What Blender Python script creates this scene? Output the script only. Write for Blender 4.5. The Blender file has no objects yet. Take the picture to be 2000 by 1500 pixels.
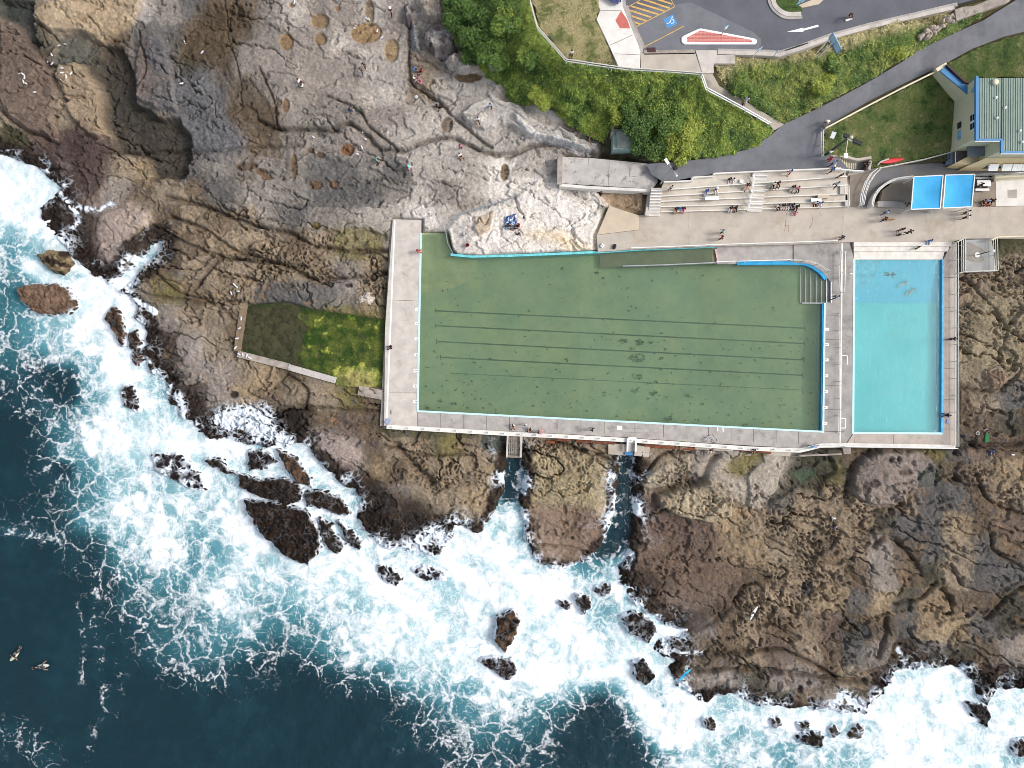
import bpy, bmesh, math, random
import numpy as np
from mathutils import Vector, Matrix

# ------------------------------------------------------------------ camera, world, sun, exposure
C = bpy.context.scene
COL = C.collection
S = 15.8            # photo pixels per metre on the level of the pool deck (z = 0)
CAMH = 88.0
cam_d = bpy.data.cameras.new('camera'); cam = bpy.data.objects.new('camera', cam_d); COL.objects.link(cam)
cam.location = (0, 0, CAMH)
cam_d.sensor_width = 36.0
cam_d.lens = 18.0 / ((1000.0 / S) / CAMH)
cam_d.clip_start = 1.0; cam_d.clip_end = 3000.0
C.camera = cam
SUN_EL = 41.0
W = bpy.data.worlds.new('World'); C.world = W; W.use_nodes = True
wn = W.node_tree.nodes; wl = W.node_tree.links
sky = wn.new('ShaderNodeTexSky'); sky.sky_type = 'NISHITA'; sky.sun_disc = False
sky.sun_elevation = math.radians(SUN_EL); sky.sun_rotation = math.radians(86.0)
sky.air_density = 1.0; sky.dust_density = 4.0; sky.ozone_density = 1.0
hs = wn.new('ShaderNodeHueSaturation'); hs.inputs['Saturation'].default_value = 0.55
wl.new(sky.outputs[0], hs.inputs['Color']); wl.new(hs.outputs[0], wn['Background'].inputs['Color'])
wn['Background'].inputs['Strength'].default_value = 0.15
sd_ = bpy.data.lights.new('sun', 'SUN'); sun = bpy.data.objects.new('sun', sd_); COL.objects.link(sun)
sd_.energy = 1.25; sd_.angle = math.radians(12.0); sd_.color = (1.0, 0.97, 0.93)
sun.rotation_euler = (0, math.radians(90.0 - SUN_EL), math.radians(4.0)); sun.location = (60, 0, 60)
C.view_settings.view_transform = 'Standard'; C.view_settings.look = 'None'
C.view_settings.exposure = 0.44; C.view_settings.gamma = 1.0
C.cycles.pixel_filter_type = 'BLACKMAN_HARRIS'; C.cycles.filter_width = 0.85
C.cycles.max_bounces = 6; C.cycles.transparent_max_bounces = 12; C.cycles.diffuse_bounces = 3
C.cycles.caustics_reflective = False; C.cycles.caustics_refractive = False

rnd = random.Random(7)

# ------------------------------------------------------------------ helpers
def lin(c):
    return tuple(((v / 255.0) / 12.92 if v / 255.0 <= 0.04045 else ((v / 255.0 + 0.055) / 1.055) ** 2.4) for v in c)

def P(px, py, z=0.0):
    k = (CAMH - z) / CAMH / S
    return ((px - 1000.0) * k, (750.0 - py) * k, z)

def tag(o, label=None, cat=None, group=None, kind=None):
    if label: o['label'] = label
    if cat: o['category'] = cat
    if group: o['group'] = group
    if kind: o['kind'] = kind
    return o

def empty(name, loc=(0, 0, 0), rz=0.0):
    o = bpy.data.objects.new(name, None); o.empty_display_size = 0.3
    o.location = loc; o.rotation_euler = (0, 0, rz); COL.objects.link(o)
    return o

def copy_tree(o, parent=None):
    c = o.copy(); COL.objects.link(c)
    if parent is not None: c.parent = parent
    for ch in list(o.children): copy_tree(ch, c)
    return c

class MB:
    def __init__(s): s.v = []; s.f = []
    def add(s, vs, fs):
        n = len(s.v); s.v += [tuple(v) for v in vs]; s.f += [tuple(i + n for i in f) for f in fs]; return s
    def box(s, c, size, rz=0.0, rx=0.0, ry=0.0):
        m = Matrix.Translation(c) @ Matrix.Rotation(rz, 4, 'Z') @ Matrix.Rotation(ry, 4, 'Y') @ Matrix.Rotation(rx, 4, 'X')
        x, y, z = size[0] / 2, size[1] / 2, size[2] / 2
        vs = [m @ Vector(p) for p in [(-x,-y,-z),(x,-y,-z),(x,y,-z),(-x,y,-z),(-x,-y,z),(x,-y,z),(x,y,z),(-x,y,z)]]
        return s.add(vs, [(0,3,2,1),(4,5,6,7),(0,1,5,4),(1,2,6,5),(2,3,7,6),(3,0,4,7)])
    def bar(s, a, b, w, h=None):
        a = Vector(a); b = Vector(b); h = h or w; d = b - a; L = d.length
        if L < 1e-6: return s
        q = d.to_track_quat('X', 'Z').to_matrix().to_4x4(); m = Matrix.Translation((a + b) / 2) @ q
        x, y, z = L / 2, w / 2, h / 2
        vs = [m @ Vector(p) for p in [(-x,-y,-z),(x,-y,-z),(x,y,-z),(-x,y,-z),(-x,-y,z),(x,-y,z),(x,y,z),(-x,y,z)]]
        return s.add(vs, [(0,3,2,1),(4,5,6,7),(0,1,5,4),(1,2,6,5),(2,3,7,6),(3,0,4,7)])
    def tube(s, pts, r, n=6, r2=None):
        pts = [Vector(p) for p in pts]; r2 = r if r2 is None else r2; rings = []
        for i, p in enumerate(pts):
            d = (pts[min(i+1, len(pts)-1)] - pts[max(i-1, 0)]).normalized()
            up = Vector((0,0,1)) if abs(d.z) < .9 else Vector((1,0,0))
            a = d.cross(up).normalized(); b = a.cross(d); rr = r + (r2 - r) * i / max(1, len(pts)-1)
            rings.append([p + (a*math.cos(t) + b*math.sin(t)) * rr for t in [2*math.pi*k/n for k in range(n)]])
        vs = [v for g in rings for v in g]; fs = []
        for i in range(len(pts)-1):
            for k in range(n):
                fs.append((i*n+k, i*n+(k+1)%n, (i+1)*n+(k+1)%n, (i+1)*n+k))
        fs.append(tuple(range(n))); fs.append(tuple(range((len(pts)-1)*n, len(pts)*n))[::-1])
        return s.add(vs, fs)
    def prism(s, top, zb):
        """top: list of 3d points; extruded straight down to zb"""
        n = len(top); vs = [tuple(p) for p in top] + [(p[0], p[1], zb) for p in top]
        fs = [tuple(range(n)), tuple(range(n, 2*n))[::-1]] + [(i, n+i, n+(i+1)%n, (i+1)%n) for i in range(n)]
        return s.add(vs, fs)
    def lathe(s, prof, c=(0,0,0), n=12):
        vs = []; fs = []
        for r, z in prof:
            vs += [(c[0]+r*math.cos(2*math.pi*k/n), c[1]+r*math.sin(2*math.pi*k/n), c[2]+z) for k in range(n)]
        for i in range(len(prof)-1):
            for k in range(n): fs.append((i*n+k, i*n+(k+1)%n, (i+1)*n+(k+1)%n, (i+1)*n+k))
        fs.append(tuple(range(n))[::-1]); fs.append(tuple(range((len(prof)-1)*n, len(prof)*n)))
        return s.add(vs, fs)
    def mesh(s, name):
        me = bpy.data.meshes.new(name); me.from_pydata(s.v, [], s.f); me.validate()
        bm = bmesh.new(); bm.from_mesh(me); bmesh.ops.recalc_face_normals(bm, faces=bm.faces); bm.to_mesh(me); bm.free()
        return me
    def build(s, name, material, parent=None, smooth=False, bevel=0.0, loc=None):
        me = s.mesh(name); me.materials.append(material)
        o = bpy.data.objects.new(name, me); COL.objects.link(o)
        if parent is not None: o.parent = parent
        if loc is not None: o.location = loc
        if smooth: me.polygons.foreach_set('use_smooth', [True] * len(me.polygons))
        if bevel:
            b = o.modifiers.new('bevel', 'BEVEL'); b.width = bevel; b.segments = 2; b.limit_method = 'ANGLE'
        return o

def ground_mesh(name, X, Y, Z, mask=None, cols=None, attrs=None, material=None, smooth=True):
    """regular (ny,nx) lattice to a mesh, only the cells where mask is true"""
    ny, nx = X.shape
    idx = np.arange(ny*nx).reshape(ny, nx)
    q = np.stack([idx[:-1,:-1], idx[1:,:-1], idx[1:,1:], idx[:-1,1:]], -1)
    if mask is not None:
        mk = mask[:-1,:-1] & mask[1:,:-1] & mask[1:,1:] & mask[:-1,1:]
        q = q[mk]
    q = q.reshape(-1, 4)
    used = np.zeros(ny*nx, bool); used[q.ravel()] = True
    remap = np.cumsum(used) - 1; q = remap[q]
    co = np.stack([X.ravel(), Y.ravel(), Z.ravel()], -1)[used].astype(np.float32)
    me = bpy.data.meshes.new(name); n = len(co); m = len(q)
    me.vertices.add(n); me.vertices.foreach_set('co', co.ravel())
    me.loops.add(m*4); me.loops.foreach_set('vertex_index', q.ravel().astype(np.int32))
    me.polygons.add(m); me.polygons.foreach_set('loop_start', np.arange(0, m*4, 4, dtype=np.int32))
    me.polygons.foreach_set('loop_total', np.full(m, 4, dtype=np.int32))
    if smooth: me.polygons.foreach_set('use_smooth', np.ones(m, dtype=bool))
    me.update(calc_edges=True)
    if cols is not None:
        a = me.color_attributes.new('tint', 'FLOAT_COLOR', 'POINT')
        c4 = np.ones((n, 4), np.float32); c4[:, :3] = cols.reshape(-1, 3)[used]
        a.data.foreach_set('color', c4.ravel())
    for k, arr in (attrs or {}).items():
        a = me.attributes.new(k, 'FLOAT', 'POINT'); a.data.foreach_set('value', arr.ravel()[used].astype(np.float32))
    if material: me.materials.append(material)
    o = bpy.data.objects.new(name, me); COL.objects.link(o)
    return o

# ---- numpy noise
def perlin(x, y, seed=0):
    r = np.random.RandomState(seed); ang = r.rand(256, 256).astype(np.float32) * 2*np.pi
    gx, gy = np.cos(ang), np.sin(ang)
    xi = np.floor(x).astype(np.int64); yi = np.floor(y).astype(np.int64); xf = (x - xi).astype(np.float32); yf = (y - yi).astype(np.float32)
    u = xf*xf*xf*(xf*(xf*6-15)+10); v = yf*yf*yf*(yf*(yf*6-15)+10)
    def g(ix, iy, dx, dy):
        a = ix & 255; b = iy & 255
        return gx[b, a]*dx + gy[b, a]*dy
    n00 = g(xi, yi, xf, yf); n10 = g(xi+1, yi, xf-1, yf); n01 = g(xi, yi+1, xf, yf-1); n11 = g(xi+1, yi+1, xf-1, yf-1)
    return (n00*(1-u)+n10*u)*(1-v) + (n01*(1-u)+n11*u)*v
def fbm(x, y, o=4, seed=0, gain=.5):
    t = 0; a = 1.0; s = 0
    for i in range(o):
        t = t + a*perlin(x*2**i + 17.3*i, y*2**i - 9.1*i, seed+i); s += a; a *= gain
    return t / s * 1.6
def voro(x, y, seed=0):
    r = np.random.RandomState(seed); jx = r.rand(256, 256).astype(np.float32); jy = r.rand(256, 256).astype(np.float32); idt = r.rand(256, 256).astype(np.float32)
    xi = np.floor(x).astype(np.int64); yi = np.floor(y).astype(np.int64)
    f1 = np.full(x.shape, 9., np.float32); f2 = f1.copy(); cid = f1*0
    for a in (-1, 0, 1):
        for b in (-1, 0, 1):
            cx = xi+a; cy = yi+b; k = (cy & 255, cx & 255)
            d = np.sqrt((cx + jx[k] - x)**2 + (cy + jy[k] - y)**2).astype(np.float32)
            closer = d < f1
            f2 = np.where(closer, f1, np.minimum(f2, d)); cid = np.where(closer, idt[k], cid); f1 = np.where(closer, d, f1)
    return f1, f2, cid
def sstep(a, b, x):
    t = np.clip((x - a) / (b - a), 0, 1); return t*t*(3-2*t)
def poly_sd(poly, x, y):
    """signed distance in photo pixels, positive inside"""
    p = np.array(poly, np.float64); d = np.full(x.shape, 1e9); ins = np.zeros(x.shape, bool)
    for i in range(len(p)):
        ax, ay = p[i]; bx, by = p[(i+1) % len(p)]
        ex, ey = bx-ax, by-ay; L = ex*ex+ey*ey + 1e-9
        t = np.clip(((x-ax)*ex + (y-ay)*ey)/L, 0, 1)
        d = np.minimum(d, (x-ax-t*ex)**2 + (y-ay-t*ey)**2)
        c = ((ay > y) != (by > y)) & (x < (bx-ax)*(y-ay)/((by-ay) if by != ay else 1e-9) + ax)
        ins ^= c
    d = np.sqrt(d); return np.where(ins, d, -d)
def line_d(pts, x, y):
    d = np.full(x.shape, 1e9)
    for i in range(len(pts)-1):
        ax, ay = pts[i][:2]; bx, by = pts[i+1][:2]; ex, ey = bx-ax, by-ay; L = ex*ex+ey*ey + 1e-9
        t = np.clip(((x-ax)*ex + (y-ay)*ey)/L, 0, 1); d = np.minimum(d, (x-ax-t*ex)**2 + (y-ay-t*ey)**2)
    return np.sqrt(d)
def dens(pts, step=14.0, closed=False):
    out = []; q = list(pts) + ([pts[0]] if closed else [])
    for i in range(len(q)-1):
        a, b = q[i], q[i+1]; n = max(1, int(math.hypot(b[0]-a[0], b[1]-a[1]) / step))
        for k in range(n): out.append((a[0]+(b[0]-a[0])*k/n, a[1]+(b[1]-a[1])*k/n))
    if not closed: out.append(tuple(q[-1]))
    return out
def crom(pts, n=6):
    """smooth curve through traced points"""
    out = []; m = len(pts)
    for i in range(m-1):
        p0, p1, p2, p3 = [np.array(pts[max(0, min(m-1, j))], float) for j in (i-1, i, i+1, i+2)]
        for k in range(n):
            t = k/n; out.append(tuple(.5*((2*p1)+(-p0+p2)*t+(2*p0-5*p1+4*p2-p3)*t*t+(-p0+3*p1-3*p2+p3)*t**3)))
    out.append(tuple(pts[-1])); return out

# ------------------------------------------------------------------ procedural materials
def mat(name, rgb, rough=.7, var=.25, scale=1.5, bump=.15, bscale=8.0, rgb2=None, metal=0.0, spec=.4, stain=None):
    m = bpy.data.materials.new(name); m.use_nodes = True; nt = m.node_tree; N = nt.nodes; L = nt.links
    b = N['Principled BSDF']; b.inputs['Roughness'].default_value = rough; b.inputs['Metallic'].default_value = metal
    b.inputs['Specular IOR Level'].default_value = spec
    tc = N.new('ShaderNodeTexCoord'); nz = N.new('ShaderNodeTexNoise'); nz.inputs['Scale'].default_value = scale; nz.inputs['Detail'].default_value = 6; nz.inputs['Roughness'].default_value = .62
    L.new(tc.outputs['Object'], nz.inputs['Vector'])
    c1 = lin(rgb); c2 = lin(rgb2) if rgb2 else tuple(v*(1-var) for v in c1)
    mr = N.new('ShaderNodeMapRange'); mr.inputs[1].default_value = .36; mr.inputs[2].default_value = .64; L.new(nz.outputs['Fac'], mr.inputs[0])
    mx = N.new('ShaderNodeMix'); mx.data_type = 'RGBA'
    hi = tuple(min(1, v*(1+var*.4)) for v in c1)
    mx.inputs[6].default_value = (*hi, 1); mx.inputs[7].default_value = (*c2, 1); L.new(mr.outputs[0], mx.inputs[0])
    last = mx.outputs[2]
    if stain:
        n2 = N.new('ShaderNodeTexNoise'); n2.inputs['Scale'].default_value = stain[1]; n2.inputs['Detail'].default_value = 8; n2.inputs['Roughness'].default_value = .7
        L.new(tc.outputs['Object'], n2.inputs['Vector'])
        r2 = N.new('ShaderNodeMapRange'); r2.inputs[1].default_value = stain[2]; r2.inputs[2].default_value = stain[2]+.12; r2.inputs[4].default_value = stain[3]; L.new(n2.outputs['Fac'], r2.inputs[0])
        m2 = N.new('ShaderNodeMix'); m2.data_type = 'RGBA'; L.new(r2.outputs[0], m2.inputs[0]); L.new(last, m2.inputs[6]); m2.inputs[7].default_value = (*lin(stain[0]), 1); last = m2.outputs[2]
    L.new(last, b.inputs['Base Color'])
    if bump:
        nb = N.new('ShaderNodeTexNoise'); nb.inputs['Scale'].default_value = bscale; nb.inputs['Detail'].default_value = 5; L.new(tc.outputs['Object'], nb.inputs['Vector'])
        bp = N.new('ShaderNodeBump'); bp.inputs['Strength'].default_value = bump; bp.inputs['Distance'].default_value = .05
        L.new(nb.outputs['Fac'], bp.inputs['Height']); L.new(bp.outputs[0], b.inputs['Normal'])
    return m
_mc = {}
def pmat(rgb, rough=.8, var=.15):
    k = (tuple(rgb), rough)
    if k not in _mc: _mc[k] = mat('cloth_%02x%02x%02x' % tuple(int(v) for v in rgb), rgb, rough, var, 6.0, .1, 30.0)
    return _mc[k]

def rock_mat():
    m = bpy.data.materials.new('weathered_sandstone'); m.use_nodes = True; nt = m.node_tree; N = nt.nodes; L = nt.links
    b = N['Principled BSDF']; b.inputs['Roughness'].default_value = .9; b.inputs['Specular IOR Level'].default_value = .08
    at = N.new('ShaderNodeAttribute'); at.attribute_name = 'tint'
    tc = N.new('ShaderNodeTexCoord')
    nz = N.new('ShaderNodeTexNoise'); nz.inputs['Scale'].default_value = 3.2; nz.inputs['Detail'].default_value = 7; nz.inputs['Roughness'].default_value = .7
    L.new(tc.outputs['Object'], nz.inputs['Vector'])
    mr = N.new('ShaderNodeMapRange'); mr.inputs[1].default_value = .3; mr.inputs[2].default_value = .7; mr.inputs[3].default_value = .68; mr.inputs[4].default_value = 1.32; L.new(nz.outputs['Fac'], mr.inputs[0])
    mx = N.new('ShaderNodeMix'); mx.data_type = 'RGBA'; mx.blend_type = 'MULTIPLY'; mx.inputs[0].default_value = 1.0
    ng = N.new('ShaderNodeTexNoise'); ng.inputs['Scale'].default_value = 11.0; ng.inputs['Detail'].default_value = 4; ng.inputs['Roughness'].default_value = .75; L.new(tc.outputs['Object'], ng.inputs['Vector'])
    mg2 = N.new('ShaderNodeMapRange'); mg2.inputs[1].default_value = .3; mg2.inputs[2].default_value = .7; mg2.inputs[3].default_value = .6; mg2.inputs[4].default_value = 1.36; L.new(ng.outputs['Fac'], mg2.inputs[0])
    mm = N.new('ShaderNodeMath'); mm.operation = 'MULTIPLY'; L.new(mr.outputs[0], mm.inputs[0]); L.new(mg2.outputs[0], mm.inputs[1])
    L.new(at.outputs['Color'], mx.inputs[6]); L.new(mm.outputs[0], mx.inputs[7])
    # foam left on the rock by the wash
    fo = N.new('ShaderNodeAttribute'); fo.attribute_name = 'wash'
    n2 = N.new('ShaderNodeTexNoise'); n2.inputs['Scale'].default_value = .9; n2.inputs['Detail'].default_value = 3
    L.new(tc.outputs['Object'], n2.inputs['Vector'])
    v = N.new('ShaderNodeVectorMath'); v.operation = 'MULTIPLY_ADD'; L.new(n2.outputs['Color'], v.inputs[0]); v.inputs[1].default_value = (1.6, 1.6, 0); L.new(tc.outputs['Object'], v.inputs[2])
    vo = N.new('ShaderNodeTexVoronoi'); vo.feature = 'DISTANCE_TO_EDGE'; vo.inputs['Scale'].default_value = 1.3; L.new(v.outputs[0], vo.inputs['Vector'])
    m1 = N.new('ShaderNodeMath'); m1.operation = 'MULTIPLY'; L.new(fo.outputs['Fac'], m1.inputs[0]); m1.inputs[1].default_value = .42
    m2 = N.new('ShaderNodeMath'); m2.operation = 'SUBTRACT'; L.new(m1.outputs[0], m2.inputs[0]); L.new(vo.outputs['Distance'], m2.inputs[1])
    m3 = N.new('ShaderNodeMapRange'); m3.inputs[1].default_value = -.08; m3.inputs[2].default_value = .14; L.new(m2.outputs[0], m3.inputs[0])
    m4 = N.new('ShaderNodeMath'); m4.operation = 'MULTIPLY'; L.new(m3.outputs[0], m4.inputs[0]); L.new(fo.outputs['Fac'], m4.inputs[1]); m4.use_clamp = True
    m5 = N.new('ShaderNodeMath'); m5.operation = 'MULTIPLY'; L.new(m4.outputs[0], m5.inputs[0]); m5.inputs[1].default_value = 2.0; m5.use_clamp = True
    mf = N.new('ShaderNodeMix'); mf.data_type = 'RGBA'; L.new(m5.outputs[0], mf.inputs[0]); L.new(mx.outputs[2], mf.inputs[6]); mf.inputs[7].default_value = (.72, .78, .84, 1)
    L.new(mf.outputs[2], b.inputs['Base Color'])
    nb = N.new('ShaderNodeTexNoise'); nb.inputs['Scale'].default_value = 5.5; nb.inputs['Detail'].default_value = 8; nb.inputs['Roughness'].default_value = .68; L.new(tc.outputs['Object'], nb.inputs['Vector'])
    bp = N.new('ShaderNodeBump'); bp.inputs['Strength'].default_value = .8; bp.inputs['Distance'].default_value = .085
    L.new(nb.outputs['Fac'], bp.inputs['Height']); L.new(bp.outputs[0], b.inputs['Normal'])
    return m

def sea_mat():
    m = bpy.data.materials.new('sea_water_and_foam'); m.use_nodes = True; nt = m.node_tree; N = nt.nodes; L = nt.links
    b = N['Principled BSDF']
    tc = N.new('ShaderNodeTexCoord'); fa = N.new('ShaderNodeAttribute'); fa.attribute_name = 'foam'; aq = N.new('ShaderNodeAttribute'); aq.attribute_name = 'aqua'
    def noise(sc, det, vec=None, ro=.6):
        n = N.new('ShaderNodeTexNoise'); n.inputs['Scale'].default_value = sc; n.inputs['Detail'].default_value = det; n.inputs['Roughness'].default_value = ro
        L.new(vec or tc.outputs['Object'], n.inputs['Vector']); return n
    def mth(op, a, bb=None, c=None, clamp=False):
        n = N.new('ShaderNodeMath'); n.operation = op; n.use_clamp = clamp
        for i, q in enumerate((a, bb, c)):
            if q is None: continue
            if isinstance(q, (int, float)): n.inputs[i].default_value = q
            else: L.new(q, n.inputs[i])
        return n.outputs[0]
    def vma(a, k, c):
        v = N.new('ShaderNodeVectorMath'); v.operation = 'MULTIPLY_ADD'; L.new(a, v.inputs[0]); v.inputs[1].default_value = (k, k, 0); L.new(c, v.inputs[2]); return v.outputs[0]
    n1 = noise(.22, 3); p1 = vma(n1.outputs['Color'], 5.0, tc.outputs['Object'])
    n2 = noise(.7, 5); p2 = vma(n2.outputs['Color'], 2.1, p1)
    def vor(sc):
        v = N.new('ShaderNodeTexVoronoi'); v.feature = 'DISTANCE_TO_EDGE'; v.inputs['Scale'].default_value = sc; L.new(p2, v.inputs['Vector']); return v.outputs['Distance']
    t = mth('MINIMUM', vor(.36), mth('MULTIPLY_ADD', vor(.95), 1.35, .035)); t = mth('MINIMUM', t, mth('MULTIPLY_ADD', vor(2.3), 1.7, .1))
    n3 = noise(3.0, 8, ro=.72); t = mth('ADD', t, mth('MULTIPLY', mth('SUBTRACT', n3.outputs['Fac'], .5), .42))
    n4 = noise(.32, 6, ro=.62)
    d = mth('ADD', fa.outputs['Fac'], mth('MULTIPLY', mth('SUBTRACT', n4.outputs['Fac'], .5), .75), clamp=False)
    d = mth('MULTIPLY', d, mth('MULTIPLY', fa.outputs['Fac'], 5.0, clamp=True)); d = mth('MINIMUM', mth('MAXIMUM', d, 0.0), 1.2)
    w = mth('MULTIPLY_ADD', mth('POWER', d, 1.5), .085, mth('MULTIPLY', mth('MAXIMUM', mth('SUBTRACT', d, 1.03), 0.0), 1.2))
    soft = mth('MULTIPLY_ADD', d, .13, .035)
    foam = mth('DIVIDE', mth('SUBTRACT', w, t), soft); foam = mth('ADD', foam, .42, clamp=True)
    n8 = noise(.75, 9, p1, .7); n9 = noise(.16, 3)
    dens_ = mth('MULTIPLY_ADD', mth('SUBTRACT', d, .8), .62, mth('MULTIPLY_ADD', mth('SUBTRACT', n9.outputs['Fac'], .5), .7, n8.outputs['Fac']))
    dens_ = mth('MULTIPLY', mth('SUBTRACT', dens_, .5), 5.5, clamp=True); dens_ = mth('MULTIPLY', dens_, mth('MULTIPLY', mth('SUBTRACT', d, .35), 3.0, clamp=True))
    foam = mth('MAXIMUM', mth('MULTIPLY', foam, mth('MULTIPLY_ADD', n8.outputs['Fac'], 1.1, .25, clamp=True)), mth('MULTIPLY', dens_, .97))
    foam = mth('MULTIPLY', foam, mth('MULTIPLY', d, 4.0, clamp=True))
    # water body: deep -> teal -> milky aqua where air is churned in
    n5 = noise(.075, 5); n6 = noise(.5, 5)
    a = mth('ADD', aq.outputs['Fac'], mth('MULTIPLY', mth('SUBTRACT', n5.outputs['Fac'], .5), .28)); a = mth('ADD', a, mth('MULTIPLY', mth('SUBTRACT', n6.outputs['Fac'], .5), .22), clamp=True)
    cr = N.new('ShaderNodeValToRGB'); L.new(a, cr.inputs[0]); e = cr.color_ramp.elements
    e[0].position = 0; e[0].color = (.0065, .027, .037, 1); e[1].position = 1; e[1].color = (.58, .73, .76, 1)
    for pos, c in ((.14, (.011, .045, .062, 1)), (.34, (.028, .125, .155, 1)), (.58, (.085, .26, .31, 1)), (.8, (.30, .50, .54, 1))):
        k = e.new(pos); k.color = c
    mx = N.new('ShaderNodeMix'); mx.data_type = 'RGBA'; L.new(foam, mx.inputs[0]); L.new(cr.outputs[0], mx.inputs[6]); mx.inputs[7].default_value = (.86, .89, .91, 1)
    L.new(mx.outputs[2], b.inputs['Base Color'])
    L.new(mth('MULTIPLY_ADD', foam, .7, .16), b.inputs['Roughness']); b.inputs['Specular IOR Level'].default_value = .5; b.inputs['IOR'].default_value = 1.33
    nb = noise(.8, 8, ro=.62)
    hb = mth('MULTIPLY_ADD', foam, .25, nb.outputs['Fac'])
    bp = N.new('ShaderNodeBump'); bp.inputs['Strength'].default_value = .55; bp.inputs['Distance'].default_value = .35; L.new(hb, bp.inputs['Height']); L.new(bp.outputs[0], b.inputs['Normal'])
    return m

def clear_water(name, tintc, murk, murk_fac, bscale=2.2, bstr=.12):
    m = bpy.data.materials.new(name); m.use_nodes = True; nt = m.node_tree; N = nt.nodes; L = nt.links
    N.remove(N['Principled BSDF']); out = N['Material Output']
    tr = N.new('ShaderNodeBsdfTransparent'); tr.inputs[0].default_value = (*tintc, 1)
    df = N.new('ShaderNodeBsdfDiffuse'); df.inputs[0].default_value = (*murk, 1)
    gl = N.new('ShaderNodeBsdfGlossy'); gl.inputs['Roughness'].default_value = .06; gl.inputs[0].default_value = (1, 1, 1, 1)
    tc = N.new('ShaderNodeTexCoord'); nz = N.new('ShaderNodeTexNoise'); nz.inputs['Scale'].default_value = bscale; nz.inputs['Detail'].default_value = 5; L.new(tc.outputs['Object'], nz.inputs['Vector'])
    bp = N.new('ShaderNodeBump'); bp.inputs['Strength'].default_value = bstr; bp.inputs['Distance'].default_value = .3; L.new(nz.outputs['Fac'], bp.inputs['Height']); L.new(bp.outputs[0], gl.inputs['Normal'])
    n2 = N.new('ShaderNodeTexNoise'); n2.inputs['Scale'].default_value = .12; n2.inputs['Detail'].default_value = 4; L.new(tc.outputs['Object'], n2.inputs['Vector'])
    mr = N.new('ShaderNodeMapRange'); mr.inputs[1].default_value = .3; mr.inputs[2].default_value = .7; mr.inputs[3].default_value = murk_fac*.6; mr.inputs[4].default_value = murk_fac*1.3; L.new(n2.outputs['Fac'], mr.inputs[0])
    m1 = N.new('ShaderNodeMixShader'); L.new(mr.outputs[0], m1.inputs[0]); L.new(tr.outputs[0], m1.inputs[1]); L.new(df.outputs[0], m1.inputs[2])
    fr = N.new('ShaderNodeFresnel'); fr.inputs['IOR'].default_value = 1.33; L.new(bp.outputs[0], fr.inputs['Normal'])
    m2 = N.new('ShaderNodeMixShader'); L.new(fr.outputs[0], m2.inputs[0]); L.new(m1.outputs[0], m2.inputs[1]); L.new(gl.outputs[0], m2.inputs[2])
    L.new(m2.outputs[0], out.inputs['Surface'])
    return m
# ------------------------------------------------------------------ lie of the land (metres above the pool deck) at traced points
HP = [(0,0,0),(150,150,-.3),(250,200,-.6),(0,250,-.6),(100,350,-1.0),(400,150,.4),(500,50,.6),(650,100,.9),(800,60,1.1),(850,30,1.6),
(550,250,.6),(700,250,.8),(850,230,1.0),(400,350,.2),(600,400,.2),(740,440,-.1),(300,420,-.4),(200,450,-.8),(450,520,-.3),(600,560,-.2),(740,600,-.4),
(350,650,-.7),(450,760,-.6),(600,800,-.6),(740,860,-.4),(700,920,-.8),(900,900,-.4),(900,1000,-.8),(1100,900,-.4),(1100,1050,-.9),(1300,900,-.3),
(1300,1100,-.7),(1450,1000,-.2),(1450,1200,-.6),(1400,1330,-1.0),(1600,1100,-.2),(1600,1300,-.8),(1800,1000,-.1),(1800,1200,-.4),(1950,900,0),
(1950,1100,0),(1950,1300,-.8),(1930,650,0),(1930,560,.1),
(900,100,2.2),(945,100,3.6),(1000,60,6.2),(1035,0,7.45),(1050,60,7.45),(1107,117,7.45),(1130,50,7.5),(1200,60,7.5),(1180,100,7.5),(1230,133,7.5),(1300,138,7.5),(1370,142,7.4),(1400,60,7.5),(1600,40,7.5),(1500,105,7.5),(1430,105,7.5),
(1640,85,7.5),(1750,55,7.6),(1900,0,7.9),(2000,-30,8.1),
(990,190,1.6),(1000,215,1.2),(1080,260,1.2),(1160,292,1.2),(1220,300,1.4),(1130,160,5.6),(1150,220,3.0),(1300,200,4.6),(1300,270,2.6),(1400,230,4.2),
(1280,335,2.6),(1400,325,2.6),(1500,300,2.7),(1550,260,3.0),(1600,230,3.4),(1700,170,4.2),(1800,110,5.0),(1900,65,5.7),(2000,20,6.3),
(1385,158,7.2),(1450,192,5.6),(1510,242,3.5),(1520,150,5.8),(1600,140,6.0),(1560,200,4.3),(1700,110,6.0),
(1620,300,2.9),(1700,285,2.9),(1850,290,3.0),(1700,220,3.4),(1820,150,4.6),(1850,200,3.6),(1900,125,5.0),(1995,95,5.5),
(1200,450,.3),(1400,440,.3),(1600,440,.3),(1900,430,.3),(1950,470,.2),(1020,440,.75),(1110,440,.8),(930,440,.7),(1050,360,.9),(900,350,.8),(1150,340,1.0),(1200,385,.8),(850,420,.4),
(-600,-500,1),(-600,500,-4),(2600,1000,0),(2600,-300,8),(1000,-700,9),(2600,1700,-1.5),(1000,2200,-4)]
_hp = np.array(HP, float)
_D = np.sqrt(((_hp[:, None, :2] - _hp[None, :, :2])**2).sum(-1)) / 500.0
_hw = np.linalg.solve(_D + np.eye(len(_hp))*1e-3, _hp[:, 2])
def Hb(px, py):
    px = np.asarray(px, float); py = np.asarray(py, float); o = np.zeros(px.shape)
    for (x, y, _), w in zip(_hp, _hw): o += w*np.sqrt((px-x)**2 + (py-y)**2)/500.0
    return o
def H1(px, py): return float(Hb(np.array([px]), np.array([py]))[0])
def PH(px, py, dz=0.0): return P(px, py, H1(px, py) + dz)

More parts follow.
